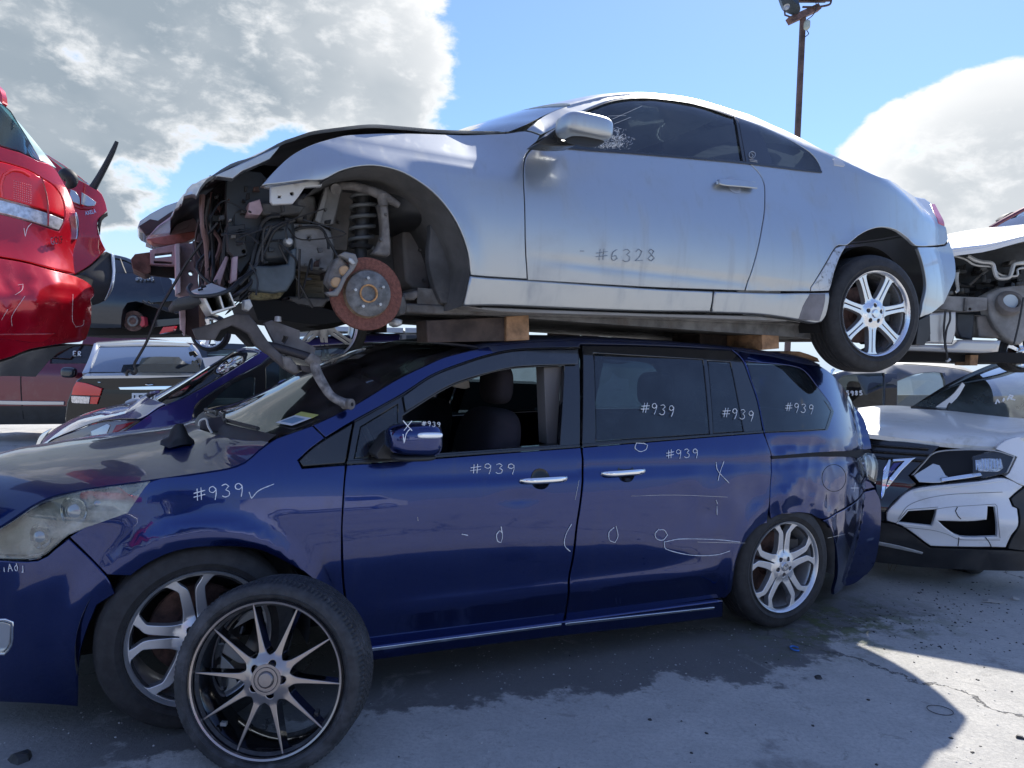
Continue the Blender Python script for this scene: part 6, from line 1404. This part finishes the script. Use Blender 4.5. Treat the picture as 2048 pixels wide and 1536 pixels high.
XT.panel('grille', P("1730,880 1800,882 1880,892 1868,904 1818,951 1834,969 1820,978 1788,1003 1770,1026 1771,1044 1740,1048"), M_['gloss_black'], xt, off=.05, thick=.1, h=.05)
XT.panel('grille_chrome', P("1783,917 1834,914 1826,920 1800,946 1780,972 1769,982 1776,960 1796,934 1808,922 1786,924"), M_['chrome'], xt, off=.01, thick=.03, h=.03); XT.panel('grille_chrome', P("1762,1000 1768,992 1776,960 1783,918 1776,918 1764,952"), M_['chrome_strip'], xt, off=.02, thick=.03, h=.03)
XT.panel('grille_insert', P("1786,925 1807,923 1795,934 1776,958 1768,976 1764,978 1772,950"), M_['violet_paint'], xt, off=.03, thick=.03, h=.03); write(XT, 'nora', 1769, 945, 7, M_['marker'], xt, strokes=[P("1770,948 1774,942 1776,948 1780,941 1783,946"), P("1784,944 1788,940 1790,944")], r=.0012, off=.02)
for i, y in enumerate((888, 900, 912)): XT.panel('grille_bar', P(f"1742,{y} 1860,{y+8} 1858,{y+11} 1742,{y+3}"), M_['black_trim'], xt, off=.02, thick=.03, h=.08)
XT.panel('lower_valance', P("1740,1049 1772,1046 1806,1056 1861,1096 2013,1100 2100,1108 2100,1140 1980,1142 1850,1136 1740,1124"), M_['black_plastic'], xt, off=.03, thick=.4, h=.06)
XT.panel('valance_strip', P("1750,1082 1800,1092 1847,1105 1845,1110 1800,1100 1750,1090"), M_['pale_metal'], xt, off=.01, thick=.02, h=.06)
wheel(xt, XT.at(.35, .34, .75), -XT.v * .45 + XT.u * .9, .34, .24, .22, '5', M_['alloy'], M_['alloy_shadow'], M_['tyre'], M_['rust_dark'], detail=False)
wheel(xt, XT.at(-1.15, .34, .75), -XT.v * .45 - XT.u * .9, .34, .24, .22, '5', M_['alloy'], M_['alloy_shadow'], M_['tyre'], M_['rust_dark'], detail=False)
XT.panel('front_wing', P("1990,898 2010,881 2048,871 2110,866 2110,985 2048,972 2010,953 2018,946 2034,914"), wp, xt, h=.04, thick=.3)
bonx = patch('bonnet', [("1738,868 1803,876 1884,885 1983,893 2010,884 2060,872", (5.05, 4.75)), ("1722,850 1803,852 1890,862 1990,868 2060,860", (5.2, 4.85)), ("1716,826 1790,826 1890,835 1990,846 2060,846", (5.7, 5.4)), ("1716,816 1762,811 1824,813 1905,822 1990,832 2060,838", (6.15, 5.9))], M_['white_paint_dirty'], xt, n=30, sub=6, thick=.03)
patch('bonnet_frame', [("1738,869 1803,878 1884,888 1983,896 2010,886 2050,876", (5.10, 4.80)), ("1742,878 1803,886 1884,894 1970,900 2010,890 2050,880", (5.6, 5.3))], M_['dark_void'], bonx, n=20, thick=.01)
patch('windscreen', [("1827,812 1905,821 1960,828 2060,839", (6.1, 6.0)), ("1905,765 1960,768 2060,772", (6.5, 6.4)), ("1966,737 2016,733 2060,730", (6.95, 6.9))], mat('suv_glass', (.10, .12, .12), rough=.03, coat=1, spec=.8, metal=.2, var=.6, vscale=2.2), xt, n=20, thick=.01)
patch('front_pillar', [("1823,814 1864,787 1905,763 1966,735 2016,718 2060,713", (6.1, 7.0)), ("1829,814 1868,790 1908,768 1968,741 2016,725 2060,720", (6.1, 7.0))], M_['black_trim'], xt, n=20, thick=.03)
patch('scuttle', [("1822,811 1905,820 1960,827 2060,838", 6.05), ("1822,815 1905,825 1960,831 2060,842", 5.95)], M_['black_plastic'], xt, n=14, thick=.03)
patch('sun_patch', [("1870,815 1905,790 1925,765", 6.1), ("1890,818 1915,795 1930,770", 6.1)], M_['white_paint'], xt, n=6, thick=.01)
MB().tube([at_d(1894, 820, 5.95), at_d(1896, 812, 5.95), at_d(1900, 806, 5.95)], .008, 6).build('wiper_stub', M_['black_plastic'], xt)
write(XT, '', 0, 0, 10, M_['marker'], xt, vv=1.2, r=.006, strokes=[P("1991,808 1995,799 1999,806"), P("2006,803 2008,796"), P("2014,800 2020,790 2026,792 2020,797 2030,800")])
MB().box(XT.at(-.4, .62, 1.6), (1.5, 1.9, .7), Matrix(((XT.u.x, XT.v.x, 0), (XT.u.y, XT.v.y, 0), (0, 0, 1)))).build('engine_bay', M_['dark_void'], xt, smooth=False)
# ================================================================ DARK CAR behind, number 5985 on its window
_o = at_d(1800, 780, 8.2); DC = Frame((_o.x, _o.y, 0), 92, lambda s, z: .45 * max(0, z - 1.0) + .9 * max(0, z - 1.42))
dc_ = thing('hatchback_car', 'dark grey car with 5985 on its window behind the white four wheel drive', 'car', DC.at(0, 0, .5))
W1 = P("1672,764 1686,752 1710,748 1768,746 1768,814 1690,814"); W2 = P("1795,762 1830,748 1870,744 1884,746 1892,776 1880,786 1850,803 1834,814 1795,814")
DC.panel('body', P("1640,770 1662,749 1695,739 1785,729 1850,731 1920,739 1960,752 1990,800 1990,960 1640,960"), M_['gunmetal_paint'], dc_, thick=.05, h=.12, holes=[W1, W2])
patch('roof', [("1662,748 1695,738 1785,728 1850,730 1925,739 1962,752", 8.75), ("1672,742 1700,732 1785,720 1850,722 1920,732 1955,745", 9.1), ("1690,738 1785,718 1850,720 1915,730", 9.9)], mat('roof_brown', (.20, .18, .16), rough=.35, metal=.4, coat=.6), dc_, n=16, thick=.03)
for nm, w_, m_ in (('side_window', W1, 'glass_dark'), ('side_window', W2, 'glass_clear')): DC.panel(nm, w_, M_[m_], dc_, off=.02, thick=.01, gap=0, h=.2)
DC.panel('door_pillar', P("1769,746 1794,745 1794,815 1769,815"), M_['gloss_black'], dc_, off=-.006, thick=.02, h=.2); DC.panel('door_pillar', P("1884,745 1890,745 1898,774 1893,776"), M_['gloss_black'], dc_, off=-.006, thick=.02, h=.2)
DC.slab('far_side', DC.pxs("1640,790 1990,790 1990,960 1640,960", vv=1.6), 1.6, 1.65, M_['gunmetal_paint'], dc_, sz=True, h=.4)
for v_ in (.5, 1.1): seat(DC, -.45, v_, dc_, M_['seat_cloth'], z0=.6, back=.5)
write(DC, '5985', 1692, 790, 8, M_['marker'], dc_, r=.007, wide=1.35, off=.01)
MB().tube([at_d(x, y, 8.3) for x, y in P("1660,752 1664,742 1668,738")], .014, 6).build('roof_trim', M_['chrome'], dc_)
_o = at_d(1850, 790, 11.5); WV = Frame((_o.x, _o.y, 0), 90)
wv = thing('van', 'pale van whose dark lettering ITER shows through the dark car window', 'van', WV.at(0, 0, .5))
wvb = WV.slab('body', WV.pxs("1822,756 1850,745 1960,744 1960,860 1840,860", vv=0), 0, 1.8, mat('pale_van', (.50, .56, .60), rough=.4, coat=.5), wv, sz=True, h=.5)
textmesh(WV, 'ITER', 1836, 803, 30, 12, M_['dark_void'], wvb, 'lettering', vv=0, off=-.01, ext=.01)
# ================================================================ WHITE CAR with open engine bay, upper right stack
def g_wu(s, z): return .0
_o = at_d(1950, 560, 5.9); WU = Frame((_o.x, _o.y, 0), 100)
wu = thing('wrecked_car', 'white car with stripped engine bay stacked at the right edge above the dark car', 'car', WU.at(0, 1.7, .5))
patch('bonnet', [("1780,530 1909,504 1973,495 2060,472 2300,430", (5.9, 5.4)), ("1780,505 1909,488 1973,480 2060,462 2300,420", (6.05, 5.6)), ("1780,492 1924,463 1981,455 2060,447 2300,408", (7.3, 7.0))], wp, wu, n=20, sub=5, thick=.03)  # left end extended out of sight to shade the white bonnet below
patch('bonnet_underside', [("1890,510 1909,507 1973,499 2060,477", (5.85, 5.65)), ("1890,512 1909,512 1973,508 2060,490", (7.2, 7.0))], M_['black_plastic'], wu, n=14, thick=.02)
patch('windscreen', [("1984,455 2020,451 2060,447", 7.4), ("2040,424 2050,421 2070,416", 7.8)], M_['glass_green'], wu, n=10, thick=.01)
MB().tube([at_d(x, y, 7.35) for x, y in P("1981,456 2004,442 2039,423 2060,413")], .022, 8).build('front_pillar', M_['maroon_paint'], wu)
patch('seat_back', [("2003,438 2012,430 2024,424 2034,424", 7.7), ("2005,440 2020,433 2036,428", 7.7)], M_['black_plastic'], wu, n=8, thick=.1)
WU.slab('engine_bay', WU.pxs("1896,504 2060,480 2060,640 1900,625", vv=.5), .5, .9, mat('bay_dark', (.022, .025, .03), rough=.6, var=.6, vscale=8), wu, sz=True, h=.15)
def wpt(x, y, v): return WU.at(*WU.px(x, y, vv=v), v)
for pts, r, v, m in (("1936,512 1950,520 1964,524 1984,527 1989,541 1993,553 2001,557 2017,555 2023,544 2026,533 2031,527 2060,525", .016, .1, 'pale_metal'), ("1908,512 1930,518 1950,530 1984,534 1995,546 2010,552 2034,551 2036,538 2060,535", .009, .12, 'pale_metal'), ("1915,545 1914,560 1916,580 1912,584", .012, .2, 'pale_metal'), ("1940,570 1960,552 1975,540", .01, .3, 'grimy_metal'), ("1900,560 1930,572 1990,570", .014, .35, 'black_plastic')):
    MB().tube([wpt(x, y, v) for x, y in P(pts)], r, 8, smooth=4).build('pipe', M_[m], wu)
rb_ = random.Random(5)
for i in range(22):
    x, y = rb_.uniform(1905, 2040), rb_.uniform(520, 590); w, h = rb_.uniform(5, 16), rb_.uniform(5, 16)
    v = rb_.uniform(.25, .42); WU.slab('engine_part', WU.pxs(f"{x},{y} {x+w},{y+rb_.uniform(-3,3)} {x+w+rb_.uniform(-3,3)},{y+h} {x+rb_.uniform(-3,3)},{y+h}", vv=v), v, v + .12, M_[rb_.choice(['black_plastic', 'grimy_metal', 'dark_void', 'navy_plastic', 'black_plastic'])], wu, sz=True, rnd=.01)
WU.slab('frame_rail', WU.pxs("1893,592 1975,595 1974,620 1930,623 1880,618", vv=.1), .1, .25, M_['frame_metal'], wu, sz=True, holes=[WU.pxs(circ(1940, 618, 3, 8), vv=.1)], h=.1)
WU.slab('rail_brace', WU.pxs("1930,596 1936,597 1934,622 1928,622", vv=.08), .08, .12, M_['grimy_metal'], wu, sz=True)
WU.slab('inner_wing', WU.pxs("1973,590 2000,575 2060,570 2060,672 2040,690 2010,676 1990,655 1978,625", vv=.15), .15, .3, M_['frame_metal'], wu, sz=True, h=.1, rnd=.02)
cst = wpt(2023, 603, .1)
MB().lathe(cst, (WU.v - WU.k * .5).normalized(), [(.10, .06), (.10, 0), (.085, -.012), (.065, -.012), (.06, .0), (.06, .06)], 30).build('strut_tower', M_['underseal'], wu)
MB().lathe(cst + WU.v * .02, WU.v, [(0, 0), (.058, 0)], 24).build('tower_opening', M_['pale_van'], wu)
WU.slab('arch_lining', WU.pxs("1913,625 1950,628 1946,680 1922,676 1914,660", vv=.2), .2, .3, M_['navy_plastic'], wu, sz=True, rnd=.015)
WU.slab('arch_lining', WU.pxs("1953,632 1978,630 1996,656 2000,676 1958,674", vv=.22), .22, .35, M_['underseal2'], wu, sz=True, rnd=.015)
wd = WU.slab('door', WU.pxs("1800,630 1913,623 1913,661 1906,688 1800,686", vv=.0), 0, .06, M_['pearl_paint'], wu, sz=True, rnd=.02, h=.08)
WU.slab('sill', WU.pxs("1800,688 1906,690 1920,679 2004,681 1999,703 1964,706 1800,700", vv=-.02), -.02, .2, M_['pearl_paint'], wu, sz=True, rnd=.03, h=.08)
WU.slab('underbody', WU.pxs("1780,700 2060,706 2060,728 1960,724 1780,722", vv=.2), .2, 1.4, M_['dark_void'], wu, sz=True, h=.3)
WU.slab('black_flap', WU.pxs("1838,634 1860,632 1861,682 1840,686", vv=-.1), -.1, -.06, M_['black_plastic'], wu, sz=True)
for pts in ("1891,621 1889,640 1888,670 1892,695 1895,721", "1900,623 1900,640 1893,660 1890,690 1892,700", "2047,595 2042,625 2036,655 2028,688"):
    MB().tube([wpt(x, y, -.05) for x, y in P(pts)], .008, 6, smooth=4).build('hanging_wire', M_['cable'], wu)
MB().tube([wpt(1895, 719, -.05), wpt(1898, 722, -.05)], .02, 8).build('wire_terminal', M_['pale_metal'], wu)
wheel(wu, wpt(2048, 704, .3), -WU.v, .17, .125, .2, '7', M_['alloy_bright'], M_['gloss_black'], M_['tyre'], M_['rust_dark'], detail=False)
o = WU.slab('wood_block', WU.pxs("1941,710 1957,710 1955,731 1940,730", vv=.1), .1, .4, M_['wood'], None, sz=True); tag(o, 'small brown wood block below the white wreck, on the dark car roof', 'wood block')
# ================================================================ LAMP POST
lp = thing('lamp_post', 'tall rusty floodlight post rising behind the roof of the silver coupe', 'lamp post', (5.92, 16, 0))
def sq(p0, p1, w, name, m, par):
    p0, p1 = Vector(p0), Vector(p1); d = (p1 - p0).normalized(); a = d.cross(Vector((0, 1, 0))).normalized() * w / 2; b = d.cross(a).normalized() * w / 2
    V = [p + x * a + y * b for p in (p0, p1) for x, y in ((-1, -1), (1, -1), (1, 1), (-1, 1))]
    return MB().add(V, [(0, 1, 2, 3), (4, 7, 6, 5), (0, 4, 5, 1), (1, 5, 6, 2), (2, 6, 7, 3), (3, 7, 4, 0)]).build(name, m, par, smooth=False)
prm = mat('post_rust', (.085, .055, .050), rough=.75, var=.5, vscale=3, dirt=.5, dirtcol=(.12, .07, .05))
sq((5.92, 16, 0), at_d(1606, 34, 16), .10, 'pole', prm, lp)
sq(at_d(1578, 42, 15.8), at_d(1636, 15, 16.2), .13, 'cross_arm', mat('arm_rust', (.14, .08, .07), rough=.8, var=.4, vscale=8), lp)
a0 = at_d(1597, 24, 15.8)
fl_ = patch('floodlight', [("1558,-14 1575,-20 1592,-12", 15.7), ("1562,0 1578,-6 1600,12", 15.5), ("1570,22 1584,26 1600,22", 15.7), ("1576,27 1588,31 1594,30", 15.9)], mat('lamp_housing', (.035, .05, .065), rough=.5, metal=.3), lp, n=8, thick=.25)
MB().lathe(at_d(1573, 14, 15.45), (-.6, -.8, .1), [(0, 0), (.05, -.02), (.07, 0)], 14).build('lamp_cap', M_['pale_metal'], lp)
MB().tube([at_d(x, y, 15.6) for x, y in P("1569,18 1570,30 1586,36 1592,34")], .02, 6).build('lamp_bracket', prm, lp)
sq(at_d(1599, 1, 16), at_d(1662, 0, 16), .05, 'mounting_bar', prm, lp)
MB().tube([at_d(x, y, 16) for x, y in P("1605,14 1630,14 1648,12 1660,8 1663,-2 1664,-14")], .022, 6, smooth=4).build('lamp_bracket', prm, lp)
MB().tube([at_d(x, y, 15.9) for x, y in P("1631,3 1633,12 1631,22 1624,32 1613,40")], .010, 5, smooth=4).build('cable', M_['cable'], lp)
MB().tube([at_d(x, y, 15.9) for x, y in P("1611,57 1617,66 1615,70 1608,75")], .010, 5, smooth=4).build('cable', M_['cable'], lp)
patch('floodlight', [("1600,-30 1662,-30", 15.8), ("1600,-8 1662,-8", 15.8)], M_['lamp_housing'], lp, n=4, thick=.3)
blobmesh(WV, *WV.px(1614, 50, vv=4.2), 4.2, .055, .09, .07, 4).build('junction_box', mat('box_grey', (.35, .40, .36), rough=.7), lp)

# ================================================================ LOOSE WHEEL leaning on the front wheel
lwc = at_d(531, 1360, 2.46); lw_out = Vector((-.02, -.98, .16)).normalized()
lw = thing('wheel', 'loose black and bronze ten spoke alloy wheel leaning against the blue car front wheel', 'wheel', (lwc.x, lwc.y + .1, 0))
wheel(None, lwc, lw_out, .326, .2575, .235, 'thin', M_['bronze_alloy'], M_['gloss_black'], M_['tyre_scuffed'], M_['rust_dark'], own=lw, rot=-1.5, dish=.020, disc=False, capm=mat('cap_bronze', (.30, .27, .26), rough=.35, metal=.8), sip=True)
# cap ring engraving
ax3 = -lw_out; U3 = (Vector((0, 0, 1)) - ax3 * ax3.z).normalized(); H3 = U3.cross(ax3); H3 = H3 if H3.x > 0 else -H3; cc = lwc + ax3 * .0
mb = MB()
for r_ in (.040, .027): mb.tube([lwc + ax3 * .001 + H3 * (r_ * math.cos(t)) + U3 * (r_ * math.sin(t)) for t in np.linspace(0, 2 * math.pi, 41)], .0009, 5)
mb.build('cap_ring', M_['gloss_black'], lw)
MB().lathe(lwc + ax3 * .0045, ax3, [(0, -.002), (.05, -.001), (.052, .004), (.052, .02)], 40, up=U3).build('cap_plate', M_['cap_bronze'], lw)
mb = MB(); p = lwc + H3 * .16 + U3 * -.155 + ax3 * .035
MB().box(lwc + H3 * -.15 + U3 * -.165 + ax3 * .06, (.02, .015, .012)).build('balance_weight', M_['pale_metal'], lw)
MB().box(lwc + H3 * .165 + U3 * -.125 + ax3 * .07, (.012, .03, .03)).build('balance_weight', M_['grimy_metal'], lw)
MB().tube([lwc + H3 * -.10 + U3 * .165 + ax3 * .02, lwc + H3 * -.10 + U3 * .145 + ax3 * .005], .004, 8).build('valve', M_['black_plastic'], lw)
# ================================================================ torn plastic on the bonnet
bpy.context.view_layer.update(); _dg = bpy.context.evaluated_depsgraph_get()
def hit(x, y):
    ok, loc, nor, idx, ob, mx = scene.ray_cast(_dg, CC, pray(x, y).normalized()); return loc
hp = hit(357, 890); o = thing('torn_plastic', 'pointed scrap of torn black plastic standing on the blue bonnet', 'scrap', hp)
V = []; F = []; rt_ = random.Random(4)
for k, (r_, h_) in enumerate(((.070, .0), (.055, .012), (.040, .035), (.026, .065), (.014, .085))):
    for q in range(12):
        a = 2 * math.pi * q / 12; rr_ = r_ * (1 + (.30 if k < 2 else .12) * rt_.uniform(-1, 1)); V.append(hp + CR * (rr_ * math.cos(a)) + Vector((0, 1, 0)) * (rr_ * math.sin(a)) + Vector((0, 0, h_ + (.01 * rt_.uniform(-1, 1) if k < 3 else 0) + .003)))
    if k:
        for q in range(12): F.append(((k - 1) * 12 + q, (k - 1) * 12 + (q + 1) % 12, k * 12 + (q + 1) % 12, k * 12 + q))
MB().add(V, F).build('gaiter', M_['black_plastic'], o, sharp=50)
h2_ = hit(426, 872); o = thing('broken_trim', 'broken scuttle trim with clips lying at the base of the people carrier windscreen', 'scrap', h2_); D2 = h2_.y
patch('trim_shell', [("400,844 412,838 436,834 450,832", D2 + .10), ("400,856 412,860 436,862 452,856", D2 + .02)], M_['black_plastic'], o, n=10, thick=.008)
MB().tube([at_d(x, y, D2 - .04) for x, y in P("398,852 400,842 412,838 416,852 424,866")], .005, 6, smooth=3).build('trim_rim', M_['pale_metal'], o)
for x, y in ((447, 836), (432, 832)): MB().tube([at_d(x, y, D2), at_d(x + 3, y - 12, D2), at_d(x - 4, y - 14, D2)], .006, 5).build('clip', M_['black_plastic'], o)
# hooked cable hanging from the coupe nose
MB().tube([at_d(x, y, 3.0) for x, y in P("436,445 400,490 372,528 358,552 338,586 317,624 295,680 280,708 269,728 273,742 267,748 260,741 254,744 254,752")], .0055, 8, smooth=4).build('dangling_cable', M_['cable'], coupe)
# ================================================================ GROUND LITTER
rg = random.Random(21)
def chip(x, y, r, m, h=.4):
    mb = MB(); n = rg.randint(5, 7); a0 = rg.uniform(0, 6); V = []
    for k in range(n):
        a = a0 + 2 * math.pi * k / n; q = r * rg.uniform(.6, 1.2); V.append((x + q * math.cos(a), y + q * math.sin(a), 0))
    T = [(v[0] * .0 + x + (v[0] - x) * .7, y + (v[1] - y) * .7, r * h * rg.uniform(.5, 1.3)) for v in V]
    return V + T, [tuple(range(n, 2 * n))] + [(k, (k + 1) % n, n + (k + 1) % n, n + k) for k in range(n)]
def gpt(x, y):
    d = pray(x, y); return CC + d * (-EYE_H / d.z)
mb = MB()
for i in range(420):
    px_, py_ = rg.uniform(740, 2300), rg.uniform(1180, 1620); p = gpt(px_, py_)
    if i < 300: px_, py_ = rg.gauss(1900, 90), rg.gauss(1235, 40); p = gpt(px_, max(1165, py_))
    mb.add(*chip(p.x, p.y, abs(rg.gauss(.003, .0028)) + .0012, None, .5))
o = mb.build('plastic_crumbs', M_['black_plastic'], None, smooth=False); o['kind'] = 'stuff'; o['label'] = 'tiny crumbs of black plastic strewn over the concrete'
mb = MB()
for i in range(700):
    p = gpt(rg.uniform(0, 2300), rg.uniform(1200, 1640)) if i > 250 else gpt(rg.uniform(900, 1700), rg.uniform(1255, 1370)); mb.add(*chip(p.x, p.y, abs(rg.gauss(.0015, .0012)) + .001, None, .6))
o = mb.build('gravel', mat('grit', (.42, .42, .41), rough=.8), None, smooth=False); o['kind'] = 'stuff'; o['label'] = 'pale grit scattered on the yard floor'
mb = MB(); p = gpt(1590, 1299)
mb.tube([p + Vector((.022 * math.cos(a), .03 * math.sin(a), .006)) for a in np.linspace(.4, 5.2, 14)], .004, 6)
tag(mb.build('plastic_ring', mat('blue_plastic', (.03, .16, .50), rough=.4)), 'small bright blue plastic ring on the ground in front of the rear wheel', 'litter')
for (x, y, w, h, lb) in ((1985, 1205, .16, .05, 'long pale plastic shard lying on the shaded concrete at the far right'), (2030, 1200, .07, .04, 'small pale shard at the right edge below the white bumper'), (1880, 1422, .05, .05, 'thin wire ring lying in the sunlit strip of concrete')):
    p = gpt(x, y)
    if 'ring' in lb:
        mb = MB(); mb.tube([p + Vector((.05 * math.cos(a), .045 * math.sin(a), .004)) for a in np.linspace(0, 2 * math.pi, 25)], .0015, 5); tag(mb.build('wire_ring', M_['black_plastic']), lb, 'litter')
    else:
        V = [(-w / 2, 0, .004), (-w * .1, h * .3, .02), (w / 2, h * .1, .008), (w * .2, -h * .5, .006), (-w * .3, -h * .4, .012)]; V = [Vector(v) + p for v in V]; V += [v - Vector((0, 0, .003)) for v in V]
        tag(MB().add(V, [(0, 1, 2, 3, 4), (9, 8, 7, 6, 5)] + [(k, 5 + k, 5 + (k + 1) % 5, (k + 1) % 5) for k in range(5)]).build('plastic_shard', M_['pearl_paint'], smooth=False), lb, 'litter')
for (x, y, r, lb) in ((40, 1518, .045, 'crumpled black rubber scrap at the bottom left corner'), (2040, 1476, .018, 'black lump on the sunlit concrete at the right edge'), (1636, 1356, .022, 'dark clod lying in the shade below the rear wheel')):
    p = gpt(x, y); tag(MB().add(*chip(p.x, p.y, r, None, .5)).build('rubber_scrap', M_['black_plastic'], smooth=False), lb, 'litter')
# dry weed growing between the two cars
wb = at_d(1782, 1140, 5.0); wb = gpt(1782, 1142); weed = thing('weed', 'thin dry weed growing between the people carrier and the white bumper', 'plant', wb)
mb = MB(); lf = MB(); sc = wb.y / 1480
def branch(p, d, L, r, dep):
    q = [p]; 
    for k in range(4):
        d = (d + Vector((rg.gauss(0, .18), rg.gauss(0, .18), rg.gauss(.03, .1)))).normalized(); q.append(q[-1] + d * L / 4)
    mb.tube(q, [r, r * .85, r * .7, r * .6, r * .5], 4)
    if dep:
        for k in range(3 if dep > 1 else 4): branch(q[rg.randint(1, 4)], (d + Vector((rg.gauss(0, .7), rg.gauss(0, .5), rg.uniform(0, .5)))).normalized(), L * rg.uniform(.35, .6), r * .55, dep - 1)
    else:
        for k in range(3):
            c = q[rg.randint(2, 4)]; n = Vector((rg.gauss(0, 1), rg.gauss(0, 1), rg.gauss(0, 1))).normalized(); t = n.orthogonal() * .007; b = n.cross(t.normalized()) * .004
            lf.add([c - t, c + b, c + t, c - b], [(0, 1, 2, 3)])
for k in range(3): branch(wb + Vector((rg.gauss(0, .01), rg.gauss(0, .01), 0)), Vector((rg.gauss(0, .12), rg.gauss(0, .1), 1)).normalized(), .24, .0022, 2)
mb.build('stem', mat('dry_stem', (.22, .19, .12), rough=.8), weed); lf.build('leaves', mat('dry_leaf', (.20, .19, .10), rough=.8), weed, smooth=False)['kind'] = 'stuff'

# ================================================================ the row across the aisle, seen only as reflections in the paint
def aisle(x, y, z, body, lab, cat='car', van=False, L=4.3, turn=270):
    f = Frame((x, y, z), turn); t_ = thing('parked_car' if not van else 'van', lab, cat, f.at(L / 2, 0, .8))
    if van: out = [(0, .3), (0, 1.0), (.5, 1.2), (1.0, 1.9), (L, 1.95), (L + .05, .3)]; win = [(.75, 1.25), (1.1, 1.75), (1.9, 1.78), (1.9, 1.25)]
    else: out = [(0, .32), (.02, .7), (.9, .92), (1.5, 1.38), (2.2, 1.46), (3.3, 1.36), (3.9, .98), (L, .92), (L + .04, .32)]; win = [(1.15, .95), (1.6, 1.33), (2.2, 1.39), (3.2, 1.3), (3.6, .98)]
    for s0_ in (.85, L - .85): out = out
    f.slab('body', out, 0, 1.7, body, t_, sz=True, h=.3, rnd=.06)
    f.slab('side_window', win, -.01, .03, M_['glass_dark'], t_, sz=True, h=.4); f.slab('sill', [(1.1, .28), (1.1, .40), (L - 1.1, .40), (L - 1.1, .28)], -.02, .1, M_['black_plastic'], t_, sz=True, h=.4)
    for s0_ in (.85, L - .85): wheel(t_, f.at(s0_, .32, -.03), -f.v, .32, .23, .2, '5', M_['alloy'], M_['alloy_shadow'], M_['tyre'], M_['rust_dark'], detail=False)
RW = [(-1.8, 0, 'silver_grey_paint', 'silver grey car across the aisle at ground level, mirrored in the blue doors', False), (-1.6, 1.5, 'red_paint', 'red car stacked across the aisle, mirrored as a red streak on the blue wing', False),
      (3.2, 0, 'white_paint', 'white car across the aisle mirrored low in the blue paint', False), (3.4, 1.5, 'dark_paint', 'dark car stacked across the aisle above a white one', False),
      (8.2, 0, 'white_paint', 'white van across the aisle at the far end of the row', True), (-6.6, 0, 'dark_paint', 'dark car across the aisle at the near end of the row', False)]
for x, z, c_, lab, v_ in RW: aisle(x + 2, -7.5, z, M_[c_], lab, 'van' if v_ else 'car', v_)
